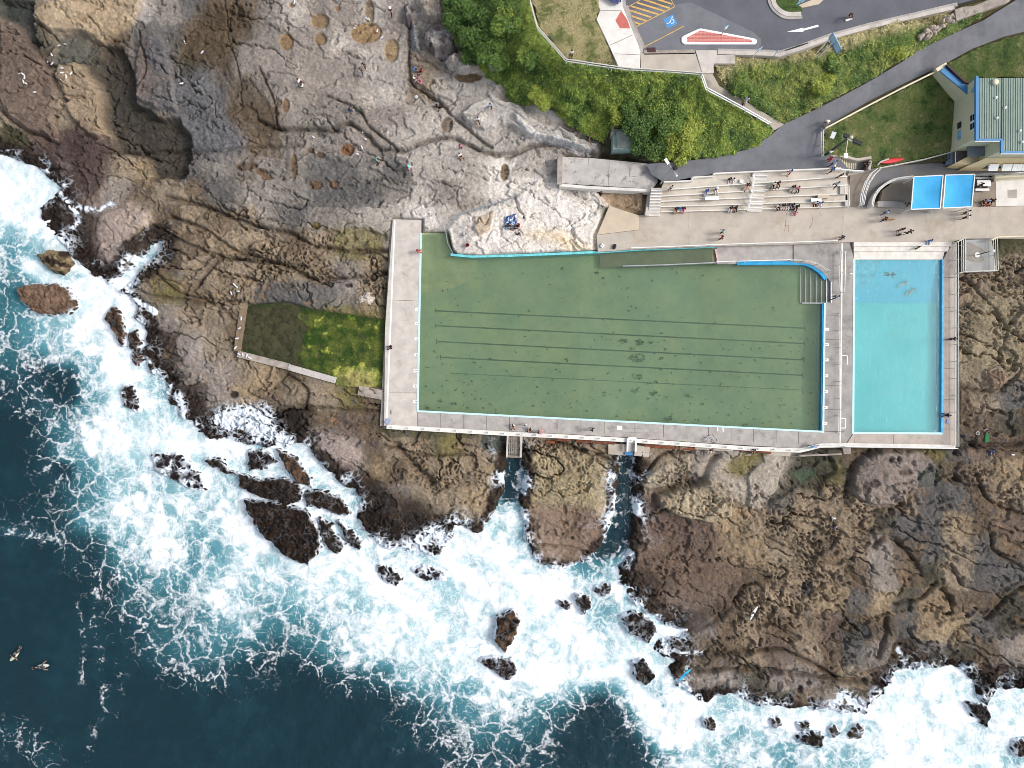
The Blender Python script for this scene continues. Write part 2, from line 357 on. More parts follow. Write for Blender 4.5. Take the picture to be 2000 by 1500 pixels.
SEA = -1.8
LAND = [(-900,-900),(3000,-900),(3000,1340),(2050,1350),(2000,1352),(1985,1350),(1955,1350),(1935,1395),(1915,1365),(1895,1325),(1870,1308),(1845,1315),(1800,1318),(1765,1318),(1740,1345),(1735,1365),(1712,1380),(1700,1400),(1660,1402),(1625,1395),(1610,1390),(1560,1388),(1500,1386),(1478,1384),(1455,1372),(1440,1365),(1405,1366),(1385,1385),(1365,1378),(1345,1362),(1320,1345),(1305,1325),(1303,1305),(1315,1295),(1290,1290),(1273,1275),(1270,1262),(1285,1252),(1330,1243),(1300,1228),(1265,1205),(1240,1190),(1225,1180),(1218,1155),(1210,1140),(1208,1110),(1222,1090),(1232,1050),(1236,1000),(1238,950),(1240,895),(1240,878),(1216,885),(1215,920),(1208,985),(1195,1040),(1182,1060),(1165,1085),(1150,1100),(1120,1115),(1098,1118),(1060,1110),(1045,1098),(1030,1070),(1018,1060),(1020,1035),(1012,1000),(1015,960),(1020,935),(1012,905),(1012,885),(988,885),(988,935),(982,975),(968,1005),(945,1040),(930,1045),(905,1035),(890,1030),(888,1060),(870,1085),(845,1095),(815,1080),(775,1085),(745,1075),(715,1050),(690,1015),(686,1000),(700,978),(690,960),(668,950),(640,925),(615,905),(600,890),(595,878),(583,870),(560,880),(540,870),(520,880),(500,874),(470,868),(440,862),(405,860),(385,850),(370,830),(350,820),(340,800),(325,790),(312,770),(318,750),(305,738),(290,735),(280,715),(272,690),(280,650),(262,630),(252,620),(258,600),(245,585),(225,575),(222,562),(250,540),(285,505),(308,478),(300,470),(280,490),(255,520),(225,550),(205,557),(195,545),(178,540),(150,525),(128,500),(112,478),(92,462),(72,428),(70,405),(80,392),(95,382),(108,365),(95,352),(62,328),(30,312),(0,303),(-60,290),(-900,200)]

# pool and paving outlines (photo pixels)
POOL = [(822,458),(872,455),(880,488),(890,500),(940,503),(1000,499),(1080,496),(1172,492),(1250,487),(1400,481),(1400,513),(1550,513),(1580,515),(1605,530),(1622,550),(1624,592),(1611,592),(1608,843),(815,803),(818,620)]
DECKW = [(767,428),(823,430),(822,458),(818,620),(815,803),(815,834),(750,832),(752,640)]
DECKS = [(750,832),(815,803),(1608,843),(1650,843),(1650,870),(1565,872),(1300,860),(1000,845)]
KIDS = [(1670,506),(1842,507),(1840,846),(1667,844)]

CODE = {'.':(78,76,52),'g':(132,124,115),'d':(96,93,90),'b':(104,88,70),'t':(144,128,106),'o':(152,131,100),'r':(108,90,78),'p':(146,135,125),'l':(170,161,150),'w':(216,207,196),'k':(50,40,35),'e':(76,72,60),'y':(122,112,66),'m':(141,123,99)}
K = 'k'
ROWS = ["etlttlgdbbglpplplg","rettbddbbggpplppglgg","rreergdedgpppplltglg","rbttedgdbggppplltlll","trtreetddbbgggppllllll","errrbreddbbggppllllllpp","kkbrtobddbggddgdlllwll","kkkrpbtbdgggdddglglwwwlwt","kkkpptbmbmgdggllwltlwww","kkkkpobbmmmbmyyplllwlww","kkkkkbbtmtmmmgm","kkkkktybmmdddgm","kkkkkkpttbeeyyy","kkkkkkkptbeeyyy","kkkkkkkpptobtye","kkkkkkkkpobttyb",
K*12+"brb",K*12+"ppbtmymtmmmmettplyleebbbydrb",K*13+"pobmmmommmtebmptlleyeppebmo",K*15+"pttototmoermmomdmmmbmddbm",K*18+"ttbrbperrrommmmmeddobr",K*20+"pprpprrrootmbmpbdtdb",K*25+"brrrbmmmbpbetdd",K*26+"pprmmmodoeobbe",K*27+"pbmbmrebdoode",K*27+"bbmrtbdpkdebp",K*26+"bppeppbtkkkkkk",K*30+"ebpekkkkkk",K*40,K*40]
RIGHT = {10:"mmm",11:"mmm",12:"mtm",13:"mtm",14:"ttm",15:"btd",16:"bbe"}
GRID = np.zeros((30, 40, 3)); CGRID = []
for i, r in enumerate(ROWS):
    r = (r + '.'*40)[:40]
    if i in RIGHT: r = r[:37] + RIGHT[i]
    CGRID.append(r)
    for j, c in enumerate(r): GRID[i, j] = lin(CODE[c])
MGRID = np.array([[{'m':1.,'b':.55,'d':.5,'t':.4,'o':.45,'e':.5,'r':.45,'g':.35,'y':.4,'k':.8}.get(c, .18) for c in r] for r in CGRID])
def bil(G, px, py):
    x = np.clip((px-25)/50.0, 0, G.shape[1]-1.001); y = np.clip((py-25)/50.0, 0, G.shape[0]-1.001)
    i = np.floor(y).astype(int); j = np.floor(x).astype(int); fx = x-j; fy = y-i
    if G.ndim == 3: fx = fx[..., None]; fy = fy[..., None]
    return (G[i,j]*(1-fx)+G[i,j+1]*fx)*(1-fy) + (G[i+1,j]*(1-fx)+G[i+1,j+1]*fx)*fy
def near(G, px, py):
    return G[np.clip((py/50.0).astype(int), 0, G.shape[0]-1), np.clip((px/50.0).astype(int), 0, G.shape[1]-1)]

# patches of the platform that stand out: outline, colour, rise (m), edge softness (px)
PATCH = [
 ([(205,90),(235,95),(258,140),(265,200),(305,228),(345,228),(368,265),(370,310),(360,345),(300,345),(285,300),(220,290),(205,250),(200,200),(185,150)],(68,63,55),-.85,5),
 ([(0,0),(62,0),(62,60),(70,90),(60,90),(18,40),(0,20)],(62,66,64),-.6,5),
 ([(105,85),(120,65),(180,68),(200,85),(170,110),(130,130),(105,115)],(96,95,86),-.4,6),
 ([(65,30),(90,5),(190,-20),(280,-20),(270,30),(220,70),(195,85),(150,62),(100,55),(70,40)],(168,146,114),.35,4),
 ([(115,135),(140,122),(162,130),(180,155),(192,190),(198,240),(206,265),(190,272),(160,250),(140,222),(135,195),(125,185),(115,155)],(150,130,104),.55,4),
 ([(0,30),(20,45),(60,90),(98,140),(104,175),(100,230),(110,275),(60,255),(0,205)],(112,95,83),.3,5),
 ([(0,235),(50,262),(55,290),(0,285)],(74,70,50),-.1,6),
 ([(275,75),(310,66),(332,100),(338,148),(345,215),(300,212),(268,190),(266,120)],(112,100,92),.35,4),
 ([(292,72),(312,68),(334,104),(338,150),(308,150),(285,112)],(92,92,95),.1,4),
 ([(342,155),(420,130),(455,180),(430,220),(480,265),(470,300),(400,310),(374,290),(370,258),(345,226),(290,205),(310,165)],(101,100,101),.12,6),
 ([(390,15),(470,10),(490,70),(460,90),(430,165),(400,120),(345,110)],(86,72,54),-.12,8),
 ([(440,170),(480,150),(520,200),(545,250),(500,255),(455,215)],(92,79,62),-.12,7),
 ([(380,320),(470,300),(500,330),(470,345),(420,340)],(128,120,112),.05,8),
 ([(50,285),(110,270),(150,245),(200,275),(215,300),(205,330),(185,375),(150,375),(110,360),(60,325)],(74,60,56),0,8),
 ([(70,395),(160,405),(205,430),(190,450),(185,480),(200,520),(240,535),(200,565),(150,530),(110,480),(75,430)],(52,42,36),0,7),
 ([(190,420),(250,400),(285,420),(280,450),(240,520),(205,505),(180,460)],(158,140,128),.15,6),
 ([(270,440),(284,455),(245,535),(230,525)],(158,139,104),.1,5),
 ([(678,458),(725,450),(757,455),(757,464),(720,470),(712,480),(690,487),(660,478)],(136,126,90),-.25,3),
 ([(886,146),(900,140),(928,141),(944,148),(940,156),(918,160),(896,157)],(104,84,54),-.2,4),
 ([(925,205),(965,190),(1010,206),(1045,232),(1085,250),(1130,268),(1165,280),(1168,296),(1120,290),(1070,272),(1040,268),(1000,250),(950,255),(915,240),(900,222)],(192,184,174),.5,4),
 ([(1003,226),(1018,236),(1042,256),(1075,270),(1120,280),(1150,290),(1148,299),(1110,292),(1068,279),(1035,268),(1008,242)],(206,204,200),.25,3),
 ([(1055,196),(1072,190),(1085,215),(1095,236),(1078,238),(1062,220)],(166,158,150),.1,4),
 ([(1000,400),(1050,352),(1090,352),(1100,380),(1160,400),(1176,425),(1165,493),(1050,496),(900,502),(880,484),(872,450),(900,420),(960,400)],(220,211,200),.15,6),
 ([(1035,458),(1080,450),(1130,470),(1165,486),(1100,487)],(216,190,146),.06,8),
 ([(930,425),(965,412),(958,450),(935,462),(925,445)],(172,146,112),.25,3),
 ([(880,440),(915,425),(930,450),(905,490),(890,492)],(176,168,160),-.1,6),
 ([(1160,362),(1215,372),(1262,380),(1262,415),(1225,410),(1185,392)],(168,140,108),-.3,5),
 ([(1210,1110),(1260,1110),(1285,1140),(1275,1170),(1310,1200),(1350,1195),(1400,1180),(1420,1190),(1370,1220),(1345,1240),(1300,1235),(1240,1185)],(62,52,46),-.1,8),
 ([(1245,1045),(1330,1050),(1410,1060),(1430,1120),(1410,1180),(1350,1190),(1300,1185),(1290,1130),(1245,1090)],(110,91,76),.05,14),
 ([(1540,890),(1620,885),(1640,920),(1620,940),(1600,960),(1560,950),(1530,970),(1500,985),(1520,945)],(74,72,60),-.35,5),
 ([(1555,925),(1590,915),(1600,930),(1570,945)],(72,90,70),-.1,5),
 ([(1665,930),(1690,890),(1790,880),(1830,910),(1825,950),(1780,960),(1765,985),(1700,985),(1665,960)],(136,123,113),.4,4),
 ([(1790,925),(1815,905),(1835,920),(1830,950),(1790,955)],(70,78,72),-.3,4),
 ([(1425,895),(1490,885),(1495,905),(1450,930),(1410,920)],(122,112,66),-.15,3),
 ([(1375,890),(1420,895),(1412,925),(1440,945),(1500,905),(1540,890),(1555,895),(1520,950),(1480,990),(1430,980),(1375,930)],(166,154,138),.05,6),
 ([(1300,905),(1345,890),(1350,915),(1310,950),(1260,965),(1255,935)],(160,146,122),.2,5),
 ([(1285,970),(1370,947),(1387,937),(1427,975),(1427,1010),(1395,1025),(1340,1010),(1290,992)],(166,150,122),.6,4),
 ([(1240,970),(1282,968),(1288,998),(1340,1018),(1390,1032),(1400,1050),(1340,1045),(1250,1040)],(104,86,76),-.1,8),
 ([(1018,1000),(1060,985),(1120,1010),(1180,1000),(1195,1030),(1165,1080),(1100,1100),(1040,1085)],(146,122,102),-.05,10),
 ([(1022,885),(1200,895),(1205,960),(1170,1000),(1100,985),(1030,985)],(158,142,108),.08,8),
 ([(1010,900),(1030,905),(1040,950),(1020,985),(1012,960)],(108,98,98),-.1,4),
 ([(700,958),(740,942),(760,960),(800,970),(860,1005),(886,1030),(884,1062),(850,1090),(820,1080),(780,1083),(740,1072),(712,1048),(690,1015)],(40,33,29),.05,7),
 ([(520,800),(600,795),(605,830),(580,860),(590,885),(540,870),(520,850)],(42,35,31),0,7),
 ([(590,860),(640,850),(700,880),(690,935),(640,915),(600,885)],(156,138,128),.1,8),
 ([(640,915),(690,912),(728,930),(745,955),(700,958),(660,938)],(56,46,40),-.05,5),
 ([(1790,1280),(1880,1290),(1900,1320),(1850,1316),(1740,1325),(1745,1260),(1775,1260)],(74,60,42),-.2,7),
 ([(1875,640),(1920,600),(1990,560),(2000,700),(1950,740),(1890,720)],(150,136,106),.05,14),
 ([(1925,725),(1950,715),(1975,740),(1955,762),(1925,755)],(140,122,104),.3,4),
 ([(940,850),(988,850),(988,880),(950,882),(934,870)],(92,94,86),-.4,3),
 ([(1100,1000),(1150,1008),(1172,1040),(1140,1060),(1100,1045)],(108,88,72),0,10),
]
def ell(cx, cy, rx, ry, n=14, a=0): return [(cx+rx*math.cos(t)*math.cos(a)-ry*math.sin(t)*math.sin(a), cy+rx*math.cos(t)*math.sin(a)+ry*math.sin(t)*math.cos(a)) for t in [2*math.pi*k/n for k in range(n)]]
for cx, cy, rx, ry, c in [(715,63,31,21,(146,118,80)),(623,40,18,14,(142,116,82)),(558,80,14,17,(140,112,76)),(625,75,12,12,(136,112,80)),(765,98,14,23,(148,124,88)),(677,290,14,11,(122,84,56)),(557,205,7,12,(120,96,70)),(985,335,9,17,(118,98,72)),(872,242,12,16,(120,104,88)),(720,22,9,26,(138,118,92)),(658,14,6,5,(140,114,80)),(570,10,6,5,(140,114,80)),(625,302,8,6,(90,70,52)),(605,293,6,6,(100,84,66)),(573,325,6,26,(120,98,74)),(510,335,12,6,(104,82,60)),(520,345,9,6,(112,84,60)),(615,360,12,8,(104,82,60)),(650,358,12,7,(112,88,66)),(615,440,9,7,(104,92,50)),(480,325,24,7,(92,72,52)),(712,548,6,5,(70,66,64)),(680,558,8,4,(62,54,50)),(1190,962,9,8,(92,76,56)),(1117,1052,4,4,(50,42,38)),(1752,895,5,5,(74,66,56)),(1738,900,4,4,(74,66,56)),(455,771,8,7,(46,42,40)),(613,845,5,6,(56,48,42)),(620,858,5,4,(56,48,42)),(606,872,5,4,(56,48,42)),(578,1270,2,2,(60,50,40)),(1536,1367,12,11,(58,54,50)),(1563,1345,5,5,(54,48,44)),(1563,1352,5,5,(54,48,44)),(1585,1369,6,6,(60,54,52)),(1580,1335,5,5,(56,50,46)),(1855,1200,7,5,(44,38,36)),(1893,1205,5,5,(52,44,40)),(1692,1235,10,14,(70,72,70)),(1580,1155,12,16,(80,74,70)),(1690,955,8,14,(70,56,52)),(1705,945,9,9,(62,50,48)),(1765,922,14,5,(80,64,56)),(1320,935,14,10,(110,100,88))]:
    PATCH.append((ell(cx, cy, rx, ry), c, -.22, 3))

CRACKS = [([(500,230),(545,248),(570,252),(640,252),(680,242),(710,262),(740,290),(790,290),(830,275),(870,270),(910,280),(950,297),(1000,300),(1040,285),(1100,285),(1180,302),(1240,312)],5,.55),
([(640,185),(700,215),(720,250),(755,275),(775,290)],3,.35),([(505,130),(530,190),(545,250)],3,.25),([(320,385),(420,410),(500,440),(560,455),(600,475),(660,488),(700,490),(757,488)],5,.6),
([(330,420),(400,450),(470,490),(560,520),(600,540),(640,545),(700,538),(757,535)],4,.5),([(300,440),(340,460),(400,490),(500,512),(520,515)],3,.35),([(260,560),(300,580),(360,585),(400,590)],4,.3),
([(280,500),(330,560),(380,580),(470,585)],3,.3),([(385,555),(410,520),(430,502),(500,508),(600,520)],5,.45),([(210,298),(280,290),(330,288),(372,285)],4,.35),([(375,300),(420,295),(500,285),(590,285)],3,.2),
([(440,0),(440,60),(460,120),(470,200),(455,225)],2.5,.2),([(268,60),(285,130),(270,170)],3,.4),([(330,100),(338,150)],3,.4),([(55,35),(110,75),(70,110)],3,.3),([(125,185),(150,192),(165,195)],2.5,.4),([(0,215),(50,255),(110,280)],3,.4),([(150,45),(170,32),(205,5)],2.5,.3),([(170,32),(195,58)],2.5,.3),
([(1330,1285),(1420,1278),(1520,1272),(1570,1290),(1610,1310),(1640,1330)],5,.6),([(1345,1310),(1380,1312),(1450,1310),(1550,1315),(1640,1330),(1690,1332)],6,.7),([(1320,1243),(1380,1225),(1430,1185),(1460,1145),(1500,1130)],7,.5),
([(1870,885),(1890,872),(1990,868),(2050,860)],6,.6),([(1878,905),(1870,925),(1878,940)],6,.5),([(1912,925),(1935,975),(1980,1000),(2020,1010)],4,.4),([(750,870),(790,880),(830,890),(925,890)],3,.3),([(770,868),(795,895),(830,930),(850,950)],9,.6),
([(1015,870),(1035,900)],4,.4),([(1075,867),(1110,872),(1160,888),(1210,905)],5,.5),([(1245,915),(1262,925),(1290,890),(1350,880)],4,.5),([(1285,966),(1330,950),(1375,938),(1385,905),(1400,890)],10,.6),([(1655,985),(1660,930),(1690,888),(1720,878)],9,.5),
([(1500,1050),(1540,1070),(1595,1092)],3,.2),([(1710,1070),(1740,1050),(1790,1100),(1800,1120)],6,.45),([(1940,1040),(1945,1080),(2000,1110)],4,.4),([(1750,1180),(1800,1170),(1830,1140)],4,.4),([(1930,1210),(1980,1160),(2000,1150)],5,.5),([(1720,1285),(1730,1240),(1735,1210)],6,.5),
([(1830,560),(1880,540),(1960,620),(1970,640),(1955,700)],3,.3),([(1880,760),(1960,760),(2000,720)],4,.3),([(770,490),(757,600)],2,.1),([(595,800),(600,760),(560,735)],4,.4),([(590,795),(690,800),(757,805)],3,.3),([(1100,1035),(1020,1010)],2,.1),([(1025,1062),(1100,1070),(1150,1082)],3,.3),
([(1200,1090),(1260,1060),(1240,1000)],2,.1),([(800,40),(798,100),(805,160),(830,180),(860,200),(885,225),(920,255),(960,285)],3.5,.4),([(860,110),(875,105),(890,95)],4,.5),([(870,100),(905,88)],3,.4),([(1006,385),(1012,405),(1025,425)],3,.25)]

STEP = 1.65
mg = lambda lo, hi: np.concatenate([lo - np.geomspace(4000, 6, 26), np.arange(lo, hi, STEP), hi + np.geomspace(6, 4000, 26)])
gx = mg(-70, 2070); gy = mg(-70, 1570)
PX, PY = np.meshgrid(gx, gy)
# coarse lattice for the distance fields
CX, CY = np.meshgrid(np.arange(-120, 2121, 5.0), np.arange(-120, 1621, 5.0))
def up(F, px=None, py=None):
    px = PX if px is None else px; py = PY if py is None else py
    x = np.clip((px+120)/5.0, 0, F.shape[1]-1.001); y = np.clip((py+120)/5.0, 0, F.shape[0]-1.001)
    i = y.astype(int); j = x.astype(int); fx = x-j; fy = y-i
    return (F[i,j]*(1-fx)+F[i,j+1]*fx)*(1-fy) + (F[i+1,j]*(1-fx)+F[i+1,j+1]*fx)*fy
C_land = poly_sd(LAND, CX, CY); C_hb = Hb(CX, CY)
wx = fbm(PX/70, PY/70, 4, 11)*13 + fbm(PX/16, PY/16, 3, 31)*4.0
wy = fbm(PX/70, PY/70, 4, 21)*13 + fbm(PX/16, PY/16, 3, 41)*4.0
sdl = up(C_land) + wx*.35 + fbm(PX/9, PY/9, 2, 77)*2.5 + fbm(PX/24, PY/24, 4, 79)*6.5
hb = up(C_hb)
far = (PX < -100) | (PX > 2100) | (PY < -100) | (PY > 1600)
hb = np.where(far, Hb(PX, PY), hb); sdl = np.where(far, poly_sd(LAND, PX, PY), sdl)
rough = bil(MGRID, PX+wx, PY+wy)
# --- height
Zt = hb.copy()
terr = fbm(PX/210+wx/60, PY/120+wy/60, 4, 3, .55)*3.4; fl = np.floor(terr); fr_ = terr - fl
Zt += (fl + sstep(.93, .99, fr_) - terr*.8)*.42*(.45+rough)
ter2 = fbm(PX/66+wx/25, PY/40+wy/25, 4, 4, .55)*2.2; fl2 = np.floor(ter2)
Zt += (fl2 + sstep(.88, .98, ter2-fl2) - ter2)*.2*(.15+rough)
str_ = perlin((PX+.3*PY)/230 + wx/40, (PY-.35*PX)/60 + wy/40, 5)
Zt -= np.exp(-(str_/.017)**2)*(.15+1.1*rough)*sstep(-.15,.2,perlin(PX/120,PY/120,6))
str2 = perlin(PX/95+wx/24, PY/80+wy/24, 15); Zt -= np.exp(-(str2/.017)**2)*(.08+.7*rough)*sstep(-.02,.25,perlin(PX/80,PY/80,8))
Zt += fbm(PX/85, PY/70, 5, 51, .5)*.42*(.3+rough)
Zt += fbm(PX/9, PY/9, 4, 61, .65)*(.05+.13*rough)
f1, f2, cid = voro(PX/6.2+wx/6, PY/6.2+wy/6, 9)
hon = sstep(.5, .85, rough)*sstep(-.2, .15, fbm(PX/60, PY/60, 3, 91))*sstep(560, 640, PX+.3*PY)
pits = sstep(.46, .16, f1)*(cid > .25)
Zt -= pits*hon*.34
g1, g2, gid = voro(PX/30+wx/18, PY/30+wy/18, 19)
Zt -= sstep(.2, .1, g1)*(gid > .82)*.3*(rough > .3)
cols = near(GRID, PX+wx*1.6, PY+wy*1.6)*.5 + bil(GRID, PX+wx, PY+wy)*.5
# --- patches and cracks
def window(pts, pad):
    xs = [p[0] for p in pts]; ys = [p[1] for p in pts]
    i0, i1 = np.searchsorted(gy, [min(ys)-pad, max(ys)+pad]); j0, j1 = np.searchsorted(gx, [min(xs)-pad, max(xs)+pad])
    return slice(i0, i1), slice(j0, j1)
for poly, c, dz, soft in PATCH:
    w = window(poly, 30)
    small = (max(p[0] for p in poly) - min(p[0] for p in poly)) < 66
    ww = .25 if small else .7
    sd = poly_sd(poly, PX[w]+wx[w]*ww, PY[w]+wy[w]*ww)
    m = sstep(-soft*.55, soft*.55, sd); Zt[w] += dz*(1 if small else 1.55)*m
    mc = ((m*.9) if small else sstep(-soft*2.6, soft*2.2, sd)*.75)[..., None]
    cols[w] = cols[w]*(1-mc) + np.array(lin(c))*mc
for pts, wd, dp in CRACKS:
    pts = crom(pts, 4); w = window(pts, 25)
    d = line_d(pts, PX[w]+wx[w]*.5, PY[w]+wy[w]*.5)
    Zt[w] -= 1.9*dp*np.exp(-(d/(wd*.75))**2)*(.65+.5*perlin(PX[w]/25, PY[w]/25, 13))
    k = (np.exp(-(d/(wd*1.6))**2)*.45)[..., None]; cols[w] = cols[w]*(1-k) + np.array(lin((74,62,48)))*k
# --- mineral colour: lichen, iron, salt; darker brown in the honeycomb pits
lum = fbm(PX/60, PY/60, 5, 101, .6); cols *= (np.where(PY < 520, 1.0, .93)*(1 + .42*lum)*(1+.34*fbm(PX/8+wx/9, PY/6+wy/9, 4, 103, .65)))[..., None]
lich = sstep(.12, .42, fbm(PX/26+5, PY/26, 5, 111, .62))*sstep(.9, .3, cols.mean(-1)/.35)*.5
cols = cols*(1-lich[..., None]) + np.array(lin((92,90,90)))*lich[..., None]
iron = sstep(.18, .5, fbm(PX/38, PY/30+9, 4, 121, .6))*.3*sstep(-60, 60, PY-480+PX*.0)
cols = cols*(1-iron[..., None]) + np.array(lin((158,122,82)))*iron[..., None]
spk = sstep(.36, .55, perlin(PX/4.2, PY/4.2, 131))*(PY < 520)*(PX < 1000)*sstep(.0,.35,fbm(PX/80,PY/80,3,133))*.55
cols = cols*(1-spk[..., None]) + np.array(lin((190,182,174)))*spk[..., None]
pit_mix = (pits*hon*.55)[..., None]; cols = cols*(1-pit_mix) + np.array(lin((74,62,48)))*pit_mix
for poly, c, dz, soft in PATCH:
    w = window(poly, 30); small = (max(p[0] for p in poly) - min(p[0] for p in poly)) < 66
    m = sstep(-soft*(1 if small else 2.6), soft*(1 if small else 2.2), poly_sd(poly, PX[w]+wx[w]*(.25 if small else .95), PY[w]+wy[w]*(.25 if small else .95)))
    mc = (m*.62)[..., None]; cols[w] = cols[w]*(1-mc) + np.array(lin(c))*(1+.3*lum[w]+.3*fbm(PX[w]/7, PY[w]/7, 3, 107))[..., None]*mc
# kelp skirt along the water
kw = 20 + 16*fbm(PX/90, PY/90, 3, 141) + 12*sstep(900, 500, PX)
kelp = sstep(kw+9, kw-5, sdl + fbm(PX/14, PY/14, 3, 151)*9)*(PY > 250)*.93
kc = np.array(lin((42,34,30)))*(1 + .9*fbm(PX/7, PY/7, 3, 161))[..., None] + np.clip(fbm(PX/12, PY/12, 3, 163)-.25, 0, 1)[..., None]*np.array([.07,.04,.018])
cols = cols*(1-kelp[..., None]) + kc*kelp[..., None]
Zt += kelp*(fbm(PX/6, PY/6, 3, 171)*.2 + fbm(PX/20, PY/16, 3, 173)*.4)
# --- shore profile, and the ground kept below what is built on it
CAPS = [(POOL,-2.6),(DECKW,-.7),(DECKS,-.9),([(1608,470),(1870,470),(1870,875),(1608,875)],-.9),(KIDS,-2.6),
 ([(1176,425),(1190,402),(1262,415),(1650,400),(2100,395),(2100,468),(1170,492)],.1),([(1262,340),(1660,335),(1700,330),(2100,300),(2100,420),(1262,420)],.1),
 ([(1845,140),(2100,130),(2100,330),(1860,320)],1.9),([(1870,462),(1948,462),(1948,535),(1870,535)],-.6),
 ([(478,598),(560,592),(600,605),(748,627),(748,752),(700,752),(655,742),(465,682)],-1.15),([(1300,335),(1310,345),(1265,372),(1096,362),(1094,306),(1270,318)],.7)]
for poly, z in CAPS:
    w = window(poly, 12); m = sstep(-7, 0, poly_sd(poly, PX[w], PY[w])); Zt[w] = np.minimum(Zt[w], Zt[w]*(1-m) + z*m)
shore = sstep(-20, 11, sdl)
Zt = -5.0*(1-shore) + Zt*shore
Zt = np.where(far & (sdl > 0), hb, Zt)
CAP2 = [([(1148,-200),(1148,0),(1163,38),(1206,131),(1372,142),(1394,142),(1436,122),(1500,106),(1562,95),(1702,51),(1990,-24),(2200,-200)],6.9)]
# paved and planted ground: smooth earth under it
EARTH = [[(870,-80),(900,60),(940,110),(985,150),(990,185),(1075,215),(1110,235),(1150,262),(1200,285),(1290,315),(1420,305),(1510,255),(1600,240),(1720,330),(1860,300),(1860,130),(2100,100),(2100,-80)]]
for poly in EARTH:
    w = window(poly, 12); m = sstep(-4, 6, poly_sd(poly, PX[w]+wx[w]*.3, PY[w]+wy[w]*.3)); Zt[w] = Zt[w]*(1-m) + np.minimum(hb[w]-.28, Zt[w]+9)*m
    mc = m[..., None]; cols[w] = cols[w]*(1-mc) + np.array(lin((86,80,52)))*(1+.35*lum[w][..., None])*mc
w = window([(1160,400),(2100,400),(2100,470),(1160,500)], 5)
CAP2 += [([(1398,478),(1552,476),(1552,512),(1530,512),(1400,512)],-.6),([(1715,404),(1720,372),(1746,352),(2100,340),(2100,404)],-.3),([(1624,300),(1660,302),(1704,304),(1702,336),(1624,334)],.9),([(1160,459),(1190,400),(1262,416),(1262,495),(1160,495)],-.1)]
for poly, z in CAPS[5:8]+CAP2:
    w = window(poly, 12); m = sstep(-7, 0, poly_sd(poly, PX[w], PY[w])); Zt[w] = np.minimum(Zt[w], Zt[w]*(1-m) + z*m)
for poly in ([(1258,322),(1300,312),(1420,297),(1510,258),(1590,212),(1700,155),(1800,92),(1920,37),(2070,-55),(2070,42),(1960,76),(1850,126),(1700,200),(1622,246),(1610,268),(1606,302),(1660,330),(1640,336),(1470,342),(1290,362),(1262,345)],):
    w = window(poly, 12); m = sstep(-4, 3, poly_sd(poly, PX[w], PY[w])); Zt[w] = np.where(m > 0, np.minimum(Zt[w], hb[w]-.25*m), Zt[w])
cols = cols*.84 + cols.mean(-1, keepdims=True)*.16
cols = np.clip(cols, .008, .8)
# --- wash: thin foam running back over the rock
wash = np.clip(np.exp(-np.clip(sdl, 0, 99)/20)*(.7+1.6*fbm(PX/55, PY/55, 3, 181)), 0, 1)*(PY > 290)*sstep(-.05, .3, fbm(PX/40, PY/40, 2, 183)+.15)
for pts, wd, am in [([(112,370),(125,392),(155,405),(190,408),(222,396)],6,.55),([(130,395),(150,425),(140,445)],6,.6),([(205,560),(240,545),(285,500),(305,480)],11,1.),([(225,570),(262,590),(300,612)],6,.8),([(440,820),(480,815),(515,840)],26,.85),([(500,860),(520,820),(515,800)],16,.6),([(1240,1195),(1290,1225),(1335,1245)],12,.7),([(820,1060),(850,1040),(870,1065)],18,.75),([(800,1070),(840,1090)],10,.8),([(350,830),(360,800),(345,770)],8,.8),([(600,890),(620,925),(660,955)],10,.7),([(1310,1270),(1330,1278),(1370,1278)],5,.6),([(1760,1270),(1775,1300),(1770,1320)],5,.5),([(1620,1390),(1650,1360),(1690,1385)],14,.7),([(1020,1090),(1060,1108),(1120,1116)],9,.8)]:
    w = window(pts, 60); wash[w] = np.maximum(wash[w], am*np.exp(-(line_d(pts, PX[w]+wx[w]*.5, PY[w]+wy[w]*.5)/wd)**2))
ff = sstep(10, 160, np.maximum(np.maximum(-60-PX, PX-2060), np.maximum(-60-PY, PY-1560)))[..., None]; cols = cols*(1-ff)+np.array(lin((108,104,78)))*ff
k = (CAMH - hb)/CAMH/S
ROCK = rock_mat()
land = ground_mesh('rock_platform', (PX-1000)*k, (750-PY)*k, Zt, None, cols, {'wash': wash}, ROCK)
tag(land, 'pitted brown and grey sandstone shore platform around the ocean pools', 'rock platform', kind='structure')
T_Z = Zt
def ground_z(px, py):
    i = int(np.clip(np.searchsorted(gy, py), 0, len(gy)-1)); j = int(np.clip(np.searchsorted(gx, px), 0, len(gx)-1)); return float(T_Z[i, j])

# ------------------------------------------------------------------ sea
FO = {6:"99",7:"99",8:"89",9:"678",10:"5679",11:"34799",12:"468999",13:"467899",14:"3347998",15:"24479987899",16:"03579999988",17:"026899999999",18:"01578889998898",19:"013688888999888",20:"12378888899998888899",21:"00136787799999888999955499",22:"0001467788889999999999888",23:"0001355678788899999999979",24:"00001345675678899999999899",25:"000002455434678999999999999",26:"000000133111124788999999999",27:"0000000000000002467776533599899999999999",28:"0000000000000001345554320899888888999989",29:"0000000000000000023432100488787788998998"}
FG = np.zeros((30, 40))
for i in range(30):
    r = FO.get(i, FO[6]); r = (r + r[-1]*40)[:40]; FG[i] = [int(c)/9.0 for c in r]
sx = np.concatenate([-100 - np.geomspace(14000, 40, 22), np.arange(-100, 2101, 3.6), 2100 + np.geomspace(40, 14000, 22)])
sy = np.concatenate([230 - np.geomspace(3000, 40, 10), np.arange(230, 1601, 3.6), 1600 + np.geomspace(40, 14000, 22)])
QX, QY = np.meshgrid(sx, sy)
qwx = fbm(QX/80, QY/80, 4, 201)*26; qwy = fbm(QX/80, QY/80, 4, 211)*26
foam = bil(FG, QX+qwx, QY+qwy)
